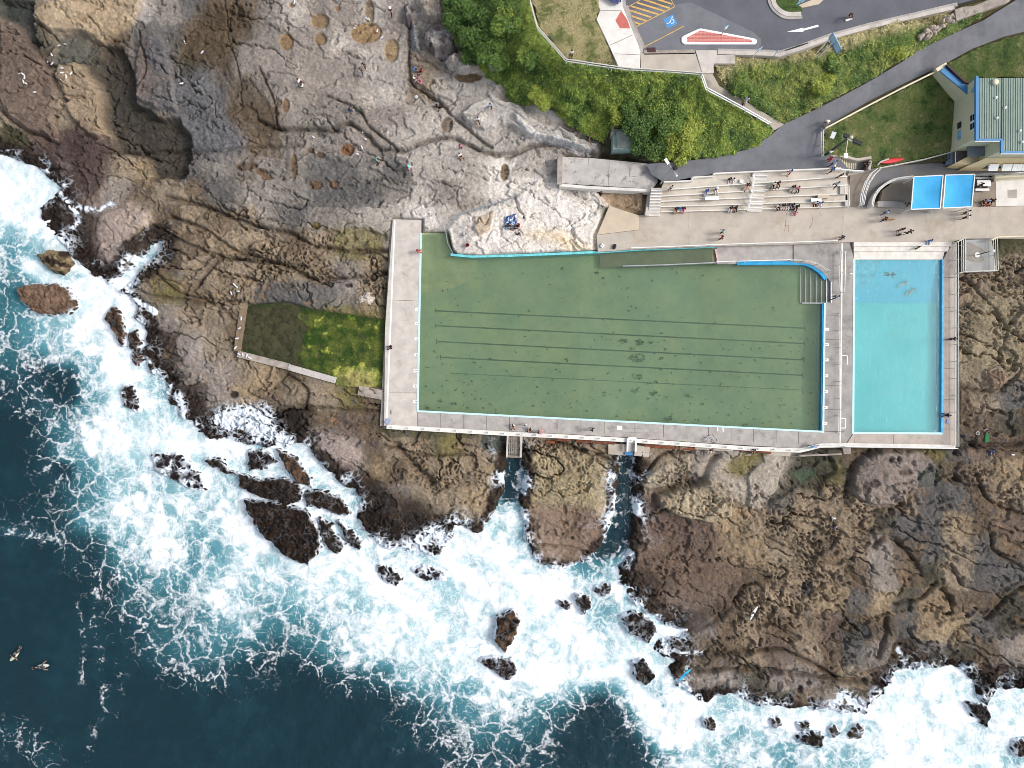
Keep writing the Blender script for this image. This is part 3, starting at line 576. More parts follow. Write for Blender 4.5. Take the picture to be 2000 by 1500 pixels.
sq = up(C_land, QX, QY)
foam = np.maximum(foam, np.where(QX < 960, sstep(-26, -4, sq)*.85, 0)*(QY > 290))
for poly, v in [([(986,880),(1014,880),(1014,940),(1005,975),(985,985)],.05),([(1212,880),(1242,880),(1238,1050),(1205,1085),(1165,1085),(1190,1040)],.12),([(1130,1385),(1180,1370),(1205,1400),(1235,1500),(1240,1530),(1090,1530),(1085,1470)],.06),([(70,715),(150,720),(165,775),(110,800),(80,760)],.12),([(100,895),(140,900),(140,940),(95,930)],.18)]:
    m = sstep(-9, 14, poly_sd(poly, np.clip(QX+qwx*.5,-500,2500), np.clip(QY+qwy*.5,-500,2500))); foam = foam*(1-m) + v*m
for pts, wd, v in [([(60,520),(110,555),(180,590),(200,640),(215,700),(225,790),(220,840),(300,860),(420,870),(500,880)],30,1.05),([(470,960),(470,1050),(490,1110)],12,1.),([(950,1080),(1000,1130),(1080,1200),(1180,1290),(1260,1370),(1300,1450)],45,1.08),([(1380,1400),(1500,1402),(1650,1410)],14,1.05),([(1750,1340),(1800,1400),(1840,1480)],50,1.08),([(990,985),(1000,1040)],16,.95),([(186,1110),(184,1200),(192,1290),(206,1380),(180,1430),(172,1480)],9,.27),([(150,1180),(165,1260),(160,1330)],8,.22),([(20,1425),(60,1450),(95,1490)],30,.30),([(0,1035),(30,1040),(90,1050),(120,1040)],9,.55),([(215,1240),(235,1330),(230,1400)],8,.2),([(10,340),(60,350),(95,370)],22,1.05)]:  # the broad faint lower-left patch is sea glitter painted in as foam
    foam = np.maximum(foam, v*np.exp(-(line_d(crom(pts,4), QX+qwx*.4, QY+qwy*.4)/wd)**2))
aqua = foam.copy()
for _ in range(14):
    a = aqua.copy(); a[1:-1,1:-1] = (aqua[1:-1,1:-1]*2 + aqua[:-2,1:-1] + aqua[2:,1:-1] + aqua[1:-1,:-2] + aqua[1:-1,2:])/6; aqua = a
aqua = np.clip(np.power(aqua, 1.7)*.84 + .05*fbm(QX/60, QY/60, 3, 221), 0, 1)
for poly in ([(984,880),(1016,880),(1018,945),(1008,975),(984,985)],[(1210,880),(1244,880),(1240,1050),(1205,1085),(1165,1085),(1190,1040)]):
    aqua = aqua*(1-.85*sstep(-10, 8, poly_sd(poly, np.clip(QX,-500,2500), np.clip(QY,-500,2500))))
aqua += .16*sstep(260, 60, QX)*sstep(780, 600, QY)
QZ = SEA + .22*fbm(QX/60, QY/60, 4, 231) + foam*.12*fbm(QX/14, QY/14, 3, 241)
ks = (CAMH - SEA)/CAMH/S
sea = ground_mesh('sea', (QX-1000)*ks, (750-QY)*ks, np.where((QX<-120)|(QX>2120)|(QY>1620), SEA, QZ), sq < 34, None, {'foam': foam, 'aqua': aqua}, sea_mat())
tag(sea, 'dark blue sea breaking into white foam along the rocks', 'sea', kind='structure')
# ------------------------------------------------------------------ built surfaces
from mathutils.geometry import delaunay_2d_cdt
CONC = mat('pale_concrete', (198,190,181), .85, .16, .9, .12, 14, stain=((150,140,128), .5, .56, .55))
CONC2 = mat('grey_concrete', (172,166,160), .85, .2, .9, .12, 14, stain=((120,114,108), .7, .55, .6))
CONCW = mat('white_concrete', (224,220,212), .8, .12, .8, .1, 12, stain=((176,168,156), .6, .6, .5))
PROM = mat('promenade_concrete', (186,176,163), .85, .14, .5, .1, 12, stain=((158,142,118), .22, .53, .6))
SAND = mat('sand_coloured_concrete', (198,182,160), .85, .1, .8, .1, 12)
WEATH = mat('weathered_concrete', (166,156,146), .9, .3, 1.2, .3, 9, stain=((96,88,78), 1.1, .55, .7))
LICH = mat('lichened_concrete', (190,184,178), .9, .15, .9, .2, 10, stain=((96,94,94), 1.3, .54, .8))
ASPH = mat('asphalt', (116,117,122), .9, .16, .6, .25, 40, stain=((122,120,120), .25, .58, .5))
ASPH2 = mat('newer_asphalt', (98,99,106), .9, .14, .5, .25, 40)
ASPHW = mat('worn_asphalt', (124,121,118), .9, .14, .5, .25, 40, stain=((104,110,120), .3, .52, .7))
BROWNP = mat('brown_paving', (150,138,124), .9, .14, .6, .2, 30)
JOINT = mat('dark_joint', (120,113,105), .95, .2, 3, 0)
WHITE = mat('white_paint', (235,236,234), .6, .1, 2.0, .05, 20)
CREAM = mat('cream_paint', (224,214,186), .7, .08, .6, .05, 12)
GALV = mat('galvanised_steel', (168,172,174), .45, .15, 3, .05, 20, metal=.6)
PALEC = mat('pale_cyan_paint', (196,232,238), .6, .1, 1.2, .05, 20)
BLUEP = mat('pool_blue_paint', (38,160,212), .6, .12, .8, .05, 14)
BLUE2 = mat('trim_blue_paint', (62,128,180), .5, .1, .8, .05, 14)
RUST = mat('rusted_iron', (138,78,50), .8, .35, 2.0, .4, 18, rgb2=(84,52,40))
DARK = mat('dark_metal', (46,46,50), .6, .2, 3, .1, 30)
BLACK = mat('black_plastic', (24,24,27), .55, .2, 4, .1, 30)
TIMB = mat('weathered_timber', (138,130,118), .85, .3, 2.5, .3, 14)

def cdt(poly, step=22.0):
    poly = dens(poly, step, True); n = len(poly)
    xs = [p[0] for p in poly]; ys = [p[1] for p in poly]
    gxx, gyy = np.meshgrid(np.arange(min(xs)+step*.5, max(xs), step), np.arange(min(ys)+step*.5, max(ys), step))
    sd = poly_sd(poly, gxx, gyy); ins = [(float(a), float(b)) for a, b in zip(gxx[sd > step*.35], gyy[sd > step*.35])]
    v, e, f, _, _, _ = delaunay_2d_cdt([Vector(p) for p in poly+ins], [(i, (i+1) % n) for i in range(n)], [], 1, 1e-4)
    return v, f
def patch(name, poly, zf, m, step=22.0, kind='structure', parent=None, label=None, cat=None, depth=0.0):
    v, f = cdt(poly, step); mb = MB()
    zs = [zf(p.x, p.y) if callable(zf) else zf for p in v]
    pts = [P(p.x, p.y, z) for p, z in zip(v, zs)]
    mb.add(pts, f)
    o = mb.build(name, m, parent)
    me = o.data
    if len(me.polygons) and sum(p.normal.z for p in me.polygons) < 0: me.flip_normals()
    if parent is None: tag(o, label, cat, kind=kind)
    return o
def slab(name, poly, z, zb, m, parent=None, label=None, cat=None, kind='structure', bevel=.03):
    o = MB().prism([P(x, y, z) for x, y in poly], zb).build(name, m, parent, bevel=bevel)
    if parent is None: tag(o, label, cat, kind=kind)
    return o
def strip(name, pts, w, z, h, m, parent=None, closed=False, **k):
    """kerb-like strip: pts in photo px at level z (top), width w in metres, height h"""
    q = [Vector(P(x, y, z)) for x, y in pts]; n = len(q); L = []; R = []
    for i in range(n):
        a = q[(i-1) % n] if closed else q[max(0, i-1)]; b = q[(i+1) % n] if closed else q[min(n-1, i+1)]
        d1 = (q[i]-a); d2 = (b-q[i]); d1 = d1.normalized() if d1.length > 1e-6 else d2.normalized(); d2 = d2.normalized() if d2.length > 1e-6 else d1
        t = (d1+d2).normalized(); nn = Vector((-t.y, t.x, 0)); s = 1/max(.4, nn.dot(Vector((-d1.y, d1.x, 0))))
        L.append(q[i]+nn*w*.5*s); R.append(q[i]-nn*w*.5*s)
    mb = MB(); m_ = n if closed else n-1
    for i in range(m_):
        j = (i+1) % n; mb.v += [L[i], L[j], R[j], R[i]]+[p-Vector((0,0,h)) for p in (L[i], L[j], R[j], R[i])]; b = len(mb.v)-8
        mb.f += [(b,b+1,b+2,b+3),(b,b+4,b+5,b+1),(b+2,b+6,b+7,b+3)]
        if not closed and i == 0: mb.f.append((b+3,b+7,b+4,b))
        if not closed and i == m_-1: mb.f.append((b+1,b+5,b+6,b+2))
    mb.v = [tuple(v) for v in mb.v]
    o = mb.build(name, m, parent)
    if k: tag(o, **k)
    return o
def sheet(name, polys, z, m, parent=None, **k):
    mb = MB()
    for p in polys: mb.add([P(x, y, z) for x, y in p], [tuple(range(len(p)))])
    o = mb.build(name, m, parent)
    me = o.data
    for p in me.polygons:
        if p.normal.z < 0: p.flip()
    if k: tag(o, **k)
    return o
def quadline(a, b, w):
    dx, dy = b[0]-a[0], b[1]-a[1]; L = math.hypot(dx, dy); nx, ny = -dy/L*w/2, dx/L*w/2
    return [(a[0]+nx, a[1]+ny), (b[0]+nx, b[1]+ny), (b[0]-nx, b[1]-ny), (a[0]-nx, a[1]-ny)]
def lerp2(a, b, t): return (a[0]+(b[0]-a[0])*t, a[1]+(b[1]-a[1])*t)

# ---- pool decks
o = slab('pool_deck', DECKW, 0, -2.6, CONC)
sheet('joint', [quadline((768,586),(818,588),.9), quadline((756,766),(814,766),.8)], .004, JOINT, o)
sheet('kerb_line', [quadline((771,431),(755,828),3.2)], .008, WHITE, o)
sheet('stain', [ell(763,805,2,5)], .0045, mat('wet_stain', (140,130,118)), o)
slab('pool_ledge', [(763,432),(767,430),(751,832),(742,832),(752,640)], -.35, -2.4, WEATH)
o = slab('pool_deck', [(751,832.5),(815,803.5),(1608,843.5),(1650,844),(1650,869),(1600,868),(1563,876),(1460,870),(1360,864),(1230,855),(1110,848),(980,842)], -.002, -2.6, CONC2)
js = []
for t, x in enumerate([816,860,906,950,995,1041,1088,1133,1180,1240,1296,1340,1384,1428,1472,1516,1560]):
    y0 = 803.5+(x-815)*40/793; js.append(quadline((x,y0),(x,y0+(31 if x < 1000 else 26)),.9 if t % 2 else 1.4))
sheet('joint', js, .003, JOINT, o)
sheet('joint', [quadline((1195,835),(1270,838),.7),quadline((1193,843),(1271,846),.7),quadline((1193,835),(1191,853),.7),quadline((1271,838),(1272,856),.7),quadline((1242,836),(1242,850),.7)], .0035, pmat((140,134,126)), o)
sheet('white_plate', [[(1205,831),(1215,832),(1215,840),(1205,839)]], .006, WHITE, o)
sheet('white_plate', [quadline((1401.5,834),(1402,842),2.2),quadline((1412,835),(1412.5,843),2.2)], .006, WHITE, o)
slab('pool_ledge', [(745,833),(755,832),(980,845),(1110,856),(1230,866),(1360,876),(1460,883),(1560,884),(1640,880),(1640,884),(1570,892),(1450,890),(1230,872),(985,851),(745,841)], -.75, -2.4, WEATH)
o = strip('low_wall', [(755,833.5),(980,846.5),(1110,853),(1230,860),(1360,869),(1460,876),(1563,880),(1580,876),(1602,870.5),(1650,869.5),(1866,873)], .52, .22, 1.4, CONCW, label='low white concrete kerb wall along the seaward edge of the pool deck', cat='wall')
tops = []
for i in range(26):
    x = 768+i*31.0; tops.append((x, float(np.interp(x, [755,980,1110,1230,1360,1460,1563], [833.5,846.5,853,860,869,876,880]))))
post0 = None
for i, (x, y) in enumerate(tops):
    if post0 is None:
        post0 = MB().lathe([(.07,0),(.07,.34),(.1,.36),(.1,.42),(.05,.46)], n=8).build('kerb_post', WHITE); q = post0
        tag(q, 'short white capped post standing on the seaward kerb wall', 'post', 'short white posts along the kerb wall')
    else: q = post0.copy(); COL.objects.link(q)
    q.location = P(x, y, .22)
o = slab('pool_deck', [(1550,478),(1660,473),(1668,506),(1666.8,845),(1650,869.8),(1650,843.2),(1608.6,843.2),(1611,592.4),(1624,592.4),(1622,550),(1605,530),(1580,515.3),(1550,513.3)], .002, -2.6, mat('deck_grey', (160,155,150), .85, .2, .7, .12, 14, stain=((112,106,102), .35, .54, .55)))
sheet('joint', [quadline((1612,y),(1642,y-.5),.9) for y in (617,663,709,753,800,843)], .007, JOINT, o)
sheet('kerb_line', [quadline((1645,475),(1641,868),3.0), quadline((1660,534),(1668,535),2)], .007, CONCW, o)
sheet('white_frame', [quadline((1644,694),(1656,694),1.8),quadline((1655,694),(1655,712),1.8),quadline((1643,817),(1652,817),1.8),quadline((1652,817),(1651,836),1.8),quadline((1642,836),(1652,836),1.8)], .012, WHITE, o)
o = slab('pool_deck', [(1842.6,506.5),(1862,473),(1867,473),(1868,873),(1650.3,871.5),(1667.3,846),(1840.4,846.8)], -.004, -2.6, mat('east_deck_concrete', (182,170,160), .85, .15, .8, .12, 14, stain=((136,126,118), .4, .55, .5)))
sheet('joint', [quadline((1842,y),(1866,y),.8) for y in (542,600,660,720,780,838)]+[quadline((1670,850),(1669,869),.8),quadline((1745,850),(1745,870),.8)], .002, JOINT, o)
# coping round both pools
strip('pool_coping', [(822,455),(818.5,620),(815.5,803),(1608,843.3),(1609.5,720),(1611,592)], .22, .03, .3, PALEC, kind='structure')
strip('pool_coping', [(1668.6,506),(1666.4,845.4),(1841,846.6)], .25, .03, .3, PALEC, kind='structure')
strip('pool_coping', [(1842.3,506),(1840.5,846)], .22, .035, .3, mat('sky_blue_paint', (110,200,236)), kind='structure')
strip('painted_pool_wall', [(1840.6,507),(1838.6,846)], .3, -.12, 1.2, BLUEP, kind='structure')
strip('painted_pool_wall', [(1609,592),(1606.2,843)], .36, -.06, 2.0, BLUEP, kind='structure')
strip('painted_pool_wall', crom([(1440,513.8),(1550,513.8),(1578,517),(1600,530),(1613,545)], 5), .42, -.02, 2.0, BLUEP, kind='structure')
strip('painted_pool_wall', [(880,497),(920,501),(1000,499),(1080,496),(1172,492),(1250,487),(1400,481)], .28, .0, 1.8, mat('turquoise_paint', (120,214,222), .7, .3, 1.5, .2, 8), kind='structure')
# ---- main pool
FLOORM = mat('algae_filmed_pool_floor', (168,186,136), .9, .2, .22, .15, 6, rgb2=(138,168,132), stain=((116,142,98), 1.3, .55, .45))
floor = MB().prism([P(x, y, -1.75) for x, y in [(810,450),(1640,450),(1640,860),(808,860)]], -2.3).build('pool_floor', FLOORM)
tag(floor, kind='structure')
sheet('floor_panel', [[(1135,452),(1364,452),(1364,860),(1130,860)]], -1.744, mat('floor_panel_film', (172,192,142), .9, .2, .22, .15, 6, rgb2=(142,174,138), stain=((120,146,102), 1.4, .55, .45)), floor)
LINE = mat('lane_line_paint', (56,86,68), .9, .35, 2.5, .1, 10)
for a, b in [((850,607),(1572,641)),((850,636),(1571,671)),((853,667),(1570,703)),((860,698),(1568,733))]:
    sheet('lane_line', [quadline(a, b, 2.6), quadline((a[0],a[1]-4.5),(a[0],a[1]+4.5),1.6), quadline((b[0],b[1]-5),(b[0],b[1]+5),2.0)], -1.738, LINE, floor)
sheet('lane_line', [quadline((880,729),(1567,762),1.6), quadline((1567,756),(1567,769),1.6)], -1.738, mat('worn_lane_line_paint', (84,120,96), .9, .4, 1.2, .1, 10), floor)
patch('pool_ramp', [(1172,493),(1400,482),(1400,515),(1217,521),(1172,523)], lambda x, y: -1.0+.75*max(0,(x-1172))/228, mat('silted_ramp', (134,130,104), .9, .2, .8, .15, 8))
slab('pool_ramp', [(1400,481.5),(1550,477.5),(1550,513.8),(1400,516)], -.1, -2.2, CONC2)
sheet('ramp_marking', [[(1396,486),(1400,486),(1405,513),(1401,513)]], -.05, mat('faded_red_paint', (214,176,172)), kind='structure')
patch('pool_shallow', [(822,455),(874,452),(884,500),(940,505),(955,520),(940,560),(900,585),(822,600)], lambda x, y: -1.85+1.5*max(0., 1-(y-452)/128.)*max(0.,1-max(0,x-822)/125.), mat('sandy_pool_floor', (182,196,146), .95, .2, .5, .2, 6), 20)
steps = empty('pool_steps', P(1595,560,-1)); tag(steps, 'concrete pool steps with white nosings in the curved corner of the green pool', 'steps')
ex = [1563,1573,1583,1594,1604,1614,1623.5]; ty = [515,516.5,519.5,524,531,541,552]
STM = mat('wet_step_concrete', (136,130,120), .9, .2, 1, .15, 10)
for i in range(6):
    z = -1.5+i*.25; sl = MB().prism([P(ex[i],ty[i],z),P(ex[i+1],ty[i+1],z),P(ex[i+1],592,z),P(ex[i],592,z)], -2.0).build('tread', STM, steps); sl.location = (-steps.location[0], -steps.location[1], -steps.location[2])
    nz_ = MB().prism([P(ex[i]-.6,ty[i],z+.012),P(ex[i]+1.5,ty[i],z+.012),P(ex[i]+1.5,592,z+.012),P(ex[i]-.6,592,z+.012)], z-.06).build('nosing', WHITE, sl)
MB().prism([P(1622.6,551,.012),P(1625,551,.012),P(1625,592,.012),P(1622.6,592,.012)], -.05).build('nosing', WHITE, steps).location = tuple(-v for v in steps.location)
MB().bar(P(1566,592,-.25), P(1624,592,-.1), .12).build('rail', GALV, steps).location = tuple(-v for v in steps.location)
GREENW = clear_water('green_pool_water', (.99,1.0,.98), (.24,.36,.22), .26, 2.6, .08)
v, f = cdt(dens(POOL, 30, True), 40); mb = MB(); mb.add([P(p.x, p.y, -.28) for p in v], f); pw = mb.build('pool_water', GREENW); tag(pw, kind='structure')
if pw.data.polygons[0].normal.z < 0: pw.data.flip_normals()
# ---- children's pool
slab('pool_floor', [(1660,585),(1660,860),(1850,860),(1850,585)], -1.05, -2.0, mat('turquoise_pool_floor', (120,240,236), .9, .06, .35, .1, 6, stain=((140,214,200), .3, .6, .5)))
patch('pool_floor', [(1662,502),(1850,502),(1850,592),(1662,592)], lambda x, y: -.32-.65*(y-502)/90, mat('sky_blue_pool_floor', (112,222,254), .9, .06, .5, .1, 6))
sheet('pool_floor_arc', [[(1669,508),(1722,508),(1712,532),(1700,550),(1685,560),(1669,564)]], -.29, mat('pale_blue_film', (128,218,246)), kind='structure')
o = sheet('kids_water', [KIDS], -.2, clear_water('turquoise_pool_water', (.99,1.0,1.0), (.34,.88,.92), .2, 3.4, .2)); o.name = 'pool_water'; tag(o, kind='structure')
o = empty('beach_steps', P(1765,490,0)); tag(o, 'worn white concrete steps down into the turquoise pool', 'steps'); inv = tuple(-v for v in o.location)
WS = mat('worn_white_steps', (226,220,210), .85, .14, 1.2, .15, 9, stain=((192,180,160), .9, .55, .5))
for a, b, z in ((472,481,.3),(481,491,.12),(491,507,-.06)):
    MB().prism([P(1668,a,z),P(1866-(b-472)*.6,a,z),P(1864-(b-472)*.65,b,z),P(1668,b,z)], -1.2).build('tread', WS, o, bevel=.03).location = inv
# ---- algae pool
slab('algae_pool_floor', [(474,590),(562,586),(602,600),(752,622),(752,760),(655,752),(460,690)], -1.05, -2.4, mat('brown_pool_bed', (112,104,76), .95, .3, .6, .3, 6))
ax, ay = np.meshgrid(np.arange(462, 756, 1.6), np.arange(582, 768, 1.6))
aw = fbm(ax/26, ay/26, 5, 501, .6)*26; ag = sstep(-16, 16, ax+aw-588-6*np.sin(ay/14.)); an = fbm(ax/16, ay/16, 5, 503, .65)[..., None]; ab = fbm(ax/40, ay/34, 3, 505)[..., None]
an = an*1.7; ac = np.array(lin((100,90,66)))*np.clip(1+.6*an, .25, 2)*(1-ag[..., None]) + ag[..., None]*(np.array(lin((150,156,70)))*np.clip(.5+ab*1.5+an*.8, 0, 1)+np.array(lin((74,104,34)))*np.clip(.5-ab*1.5-an*.8, 0, 1))
rim = sstep(16, 4, poly_sd([(474,592),(562,588),(602,603),(752,624),(752,756),(655,746),(462,686)], ax+aw*.4, ay)); ac = ac*(1-.75*rim[..., None])+np.array(lin((62,90,30)))*.75*rim[..., None]
gul = np.exp(-((ax+aw*.7-583-5*np.sin(ay/14.))/4.)**2); ac = ac*(1-.7*gul[..., None])+np.array(lin((40,48,28)))*.7*gul[..., None]
lump = np.exp(-(((ax-700)/42)**2+((ay-742)/24)**2)**1.5); az = -1.02+.34*fbm(ax/17, ay/17, 5, 507, .6)-.2*gul+.62*lump+.1*ag; ac = ac*(1-lump[..., None]*.8)+np.array(lin((158,146,96)))*(1+.8*an)*lump[..., None]*.8
ak = (CAMH+1.0)/CAMH/S
o = ground_mesh('algae_bed', (ax-1000)*ak, (750-ay)*ak, az, poly_sd([(472,588),(562,584),(602,599),(754,618),(754,764),(655,752),(458,690)], ax, ay) > 0, np.clip(ac, .01, .7), {'wash': ax*0}, ROCK); tag(o, kind='structure')
o = sheet('rock_pool_water', [[(476,592),(562,588),(602,603),(750,624),(750,758),(655,748),(462,686)]], -.82, clear_water('rock_pool_water', (.93,.96,.9), (.08,.11,.06), .08, 3, .05), kind='structure')
strip('stone_wall', [(476,592),(462,686)], .75, -.35, 1.5, mat('brown_stone_wall', (128,112,92), .9, .3, 1.5, .4, 8), label='thin brown stone wall at the seaward end of the algae pool', cat='wall')
strip('stone_wall', [(464,691),(563,716)], .8, -.4, 1.5, WEATH, label='grey stone wall along the lower side of the algae pool', cat='wall')
strip('stone_wall', [(563,717),(655,743)], .75, -.3, 1.5, LICH, label='pale capped end of the wall beside the algae pool', cat='wall')
strip('stone_wall', [(700,762),(748,772)], 1.2, -.3, 1.2, WEATH, label='short rough concrete stub against the west pool deck', cat='wall')
# ---- promenade, terraces and ramps
prom = slab('promenade', [(1168,492),(1166,470),(1166,459),(1248,449),(1248,421),(1262,418),(1290,414),(1655,404),(1715,399),(1945,404),(2060,400),(2060,467),(1940,466),(1880,466),(1862,472.6),(1660,472.6),(1550,477.6),(1400,481),(1250,486.6),(1172,491.6)], .35, -1.6, PROM)
sheet('joint', [quadline((1345,412),(1345,482),.8),quadline((1447,411),(1447,480),.8),quadline((1648,404),(1643,474),3.),quadline((1865,404),(1865,470),.9),quadline((1933,404),(1934,466),.9)], .356, mat('light_joint', (176,168,154)), prom)
sheet('stain', [quadline((1536,415),(1534,440),.9),quadline((1532,440),(1540,440),.9),quadline((1535,441),(1532,452),.9),quadline((1540,440),(1540,453),.9),quadline((1588,420),(1586,436),.8),quadline((1586,436),(1581,446),1.6)], .357, mat('rust_stain', (158,128,104)), prom)
slab('promenade', [(1190,402),(1248,420.5),(1248,448.5),(1166,458.6)], .352, -1., SAND)
slab('paving', [(1945,345),(2060,340),(2060,399.6),(1945,403.4)], .355, -1., CONCW)
sheet('drain_cover', [[(1968,371),(1986,370),(1986,387),(1968,387)]], .362, CONC2, label='square grey metal cover set in the pale concrete paving', cat='drain cover')
slab('paving', [(1718,399),(1724,371),(1748,353),(1944.6,345),(1944.6,403.6)], .351, -1., BROWNP)
def rampz(x, y): return float(np.interp(y, [330,345,372,403], [1.75,1.5,.95,.37]))
patch('ramp', [(1683,403),(1690,372),(1702,348),(1720,329),(1865,300),(1905,322),(2060,318),(2060,337),(1785,344.5),(1745,350.5),(1720,366),(1708,384),(1704,403)], rampz, ASPHW, 14)
patch('ramp', [(1656,404),(1661,334),(1700,330),(1719,329.5),(1701.6,347.8),(1689.6,371.8),(1682.6,402.8)], lambda x, y: rampz(x, y)-.005, BROWNP, 14)
strip('curved_wall', crom([(1704.5,403),(1708,385),(1721,366.5),(1746,351),(1784,345)], 5), .3, 1.55, 1.6, CONCW, label='curved white wall between the ramp and the brown paving', cat='wall')
strip('low_wall', [(1715,398),(1772,400)], .7, .8, .8, CONC2, label='low grey wall beside the left blue canopy', cat='wall')
strip('low_wall', [(1944,345),(2060,338)], .35, 1.7, 1.7, CREAM, label='cream wall along the upper edge of the pale paving', cat='wall')
# terraces
b0 = [(1262,366),(1296,356.5),(1351,354),(1351,347.5),(1393,345),(1393,340),(1480,336),(1641,329.5)]
def tl(y0, y1): return [(1290,y0),(1655,y1)]
tiers = [(b0[1:]+[(1655,345),(1290,372)], 2.35),([(1290,372),(1655,345),(1655,362),(1290,384)], 1.9),([(1290,384),(1655,362),(1655,379),(1290,394)], 1.5),([(1290,394),(1655,379),(1656,393),(1290,404.5)], 1.1),([(1290,404.5),(1656,393),(1658,404),(1290,414.5)], .72)]
ter = empty('terraced_seating', P(1470,380,1)); tag(ter, 'long pale concrete terraces with seats stepping down to the promenade', 'terraced seating'); inv = tuple(-v for v in ter.location)
for i, (poly, z) in enumerate(tiers):
    t = MB().prism([P(x, y, z) for x, y in poly], -.4).build('terrace', mat('terrace_concrete', (201,192,178), .85, .14, .7, .12, 12, stain=((162,146,124), .3, .54, .6)) if i == 0 else bpy.data.materials['terrace_concrete'], ter, bevel=.02); t.location = inv
    a, b = poly[-1], poly[-2]
    e = MB(); e.bar(P(a[0],a[1]-.8,z+.012), P(b[0],b[1]-.8,z+.012), .13, .03); e.build('edge_strip', CONCW, t)
e = MB()
for i in range(len(b0)-2): e.bar(P(*b0[i+1], 2.62), P(*b0[i+2], 2.62), .16, .5)
e.build('upper_kerb', CONCW, ter).location = inv
def stair(label, lx0, lx1, y0, y1, rx0, rx1, z0, z1, n):
    r = empty('stairway', P((lx0+rx0)/2, (y0+y1)/2, (z0+z1)/2)); tag(r, label, 'stairs'); inv = tuple(-v for v in r.location)
    fl = MB(); ns = MB()
    for i in range(n):
        t0, t1 = i/n, (i+1)/n; z = z0+(z1-z0)*t0+.03; xa, xb = lx0+(lx1-lx0)*t0, lx0+(lx1-lx0)*t1; xc, xd = rx0+(rx1-rx0)*t0, rx0+(rx1-rx0)*t1; ya, yb = y0+(y1-y0)*t0, y0+(y1-y0)*t1
        fl.prism([P(xa,ya,z),P(xc,ya,z),P(xd,yb,z),P(xb,yb,z)], -.3)
        ns.bar(P(xb,yb-.7,z+.01), P(xd,yb-.7,z+.01), .1, .03)
    fl.build('flight', CONC, r).location = inv; ns.build('nosing', WHITE, r).location = inv
    return r
stair('narrow concrete stairs with white nosings at the west end of the terraces', 1272, 1266, 367, 421, 1293, 1289, 2.3, .4, 9)
st = stair('wide concrete stairs with white nosings through the middle of the terraces', 1470, 1463, 338, 413, 1500, 1488, 2.5, .42, 12)
strip('side_wall', [(1271,369),(1264,421)], .5, 1.0, 1.4, CONC, label='pale wall down the west side of the terrace stairs', cat='wall')
e = empty('end_steps', P(1652,370,1)); tag(e, 'pale concrete steps turning the east end of the terraces', 'steps'); inv = tuple(-v for v in e.location)
for x0, x1, z in ((1641,1651,1.75),(1651,1659,1.1)):
    MB().prism([P(x0,331,z),P(x1,331,z),P(x1,402 if x1 > 1655 else 379,z),P(x0,402 if x1 > 1655 else 379,z)], -.2).build('tread', CONC, e, bevel=.02).location = inv
    k = MB(); k.bar(P(x1-.6,331,z+.012), P(x1-.6,402 if x1 > 1655 else 379,z+.012), .12, .03); k.build('edge_strip', CONCW, e).location = inv
# ---- old slab above the white rocks
o = slab('viewing_slab', [(1098,306),(1160,309),(1264,319),(1271,322),(1271,338),(1284,345),(1285,356),(1273,369),(1097,358)], 1.75, -.2, LICH, label='cracked lichen-stained concrete slab west of the asphalt path', cat='slab', kind=None)
sheet('joint', [quadline((1190,312),(1188,363),.7),quadline((1231,320),(1229,346),.9),quadline((1229,346),(1252,343),.8),quadline((1150,308),(1148,330),.6)], 1.757, JOINT, o)
strip('low_wall', [(1094,304),(1093,360)], .6, 1.95, 2.0, WEATH, label='grey end wall of the lichen-stained slab', cat='wall')
strip('low_wall', [(1093,361),(1150,366),(1272,372)], .35, 1.85, 1.4, CONCW, label='white rendered edge wall below the lichen-stained slab', cat='wall')
# ---- asphalt path up the hill
PATH_N = [(1262,320),(1300,318),(1360,312),(1420,303),(1470,288),(1506,264),(1530,243),(1590,215),(1650,185),(1700,158),(1760,122),(1800,95),(1870,62),(1920,40),(1960,15),(2000,-10),(2070,-50)]
PATH_S = [(1272,340),(1296,356),(1351,347),(1393,340),(1470,336),(1540,333),(1641,329.5),(1660,333),(1640,310),(1624,304),(1604,300),(1607,268),(1620,243),(1700,196),(1760,166),(1828,133),(1850,122),(1900,95),(1960,72),(2000,62),(2070,38)]
patch('footpath', PATH_N+PATH_S[::-1], lambda x, y: max(H1(x, y), 2.42)+.02, ASPH, 16)
patch('footpath', [(1371,143.4),(1391,143),(1405,168),(1445,190),(1500,225),(1532,243),(1512,255),(1500,240),(1393,178),(1376,165)], lambda x, y: H1(x, y)+.06, mat('path_concrete', (170,162,148), .9, .15, .8, .15, 14), 10)
# ---- car park, all on one level
ZC = 7.5
slab('car_park', [(1222,-110),(1216,8),(1258,102),(1300,99),(1500,101.5),(1520,104),(1560,92),(1620,70),(1700,48),(1800,25),(1900,0),(1990,-24),(1990,-110)], ZC, 6.6, ASPH2, bevel=0)
sheet('resurfaced_asphalt', [[(1226,20),(1350,5),(1470,62),(1486,76),(1486,99),(1300,98),(1260,98)]], ZC+.004, ASPH, kind='structure')
slab('pavement', [(1150,-110),(1165,0),(1172,20),(1165,38),(1190,90),(1208,130),(1232,133),(1250,135),(1251,103),(1247,88),(1232,52),(1216,12),(1212,-110)], ZC+.12, 6.6, CONCW)
sheet('joint', [quadline((1170,20),(1215,21),.8),quadline((1192,88),(1236,68),.9),quadline((1200,105),(1250,107),.8)], ZC+.126, JOINT, kind='structure')
sheet('tactile_paving', [[(1213,21),(1202,40),(1211,55),(1231,55.5),(1225,38)]], ZC+.128, mat('red_tactile', (196,110,98), .85, .15, 2, .2, 20), kind='structure')
slab('pavement', [(1251.4,104),(1358,103),(1371,143),(1251.4,135)], ZC+.1, 6.2, PROM)
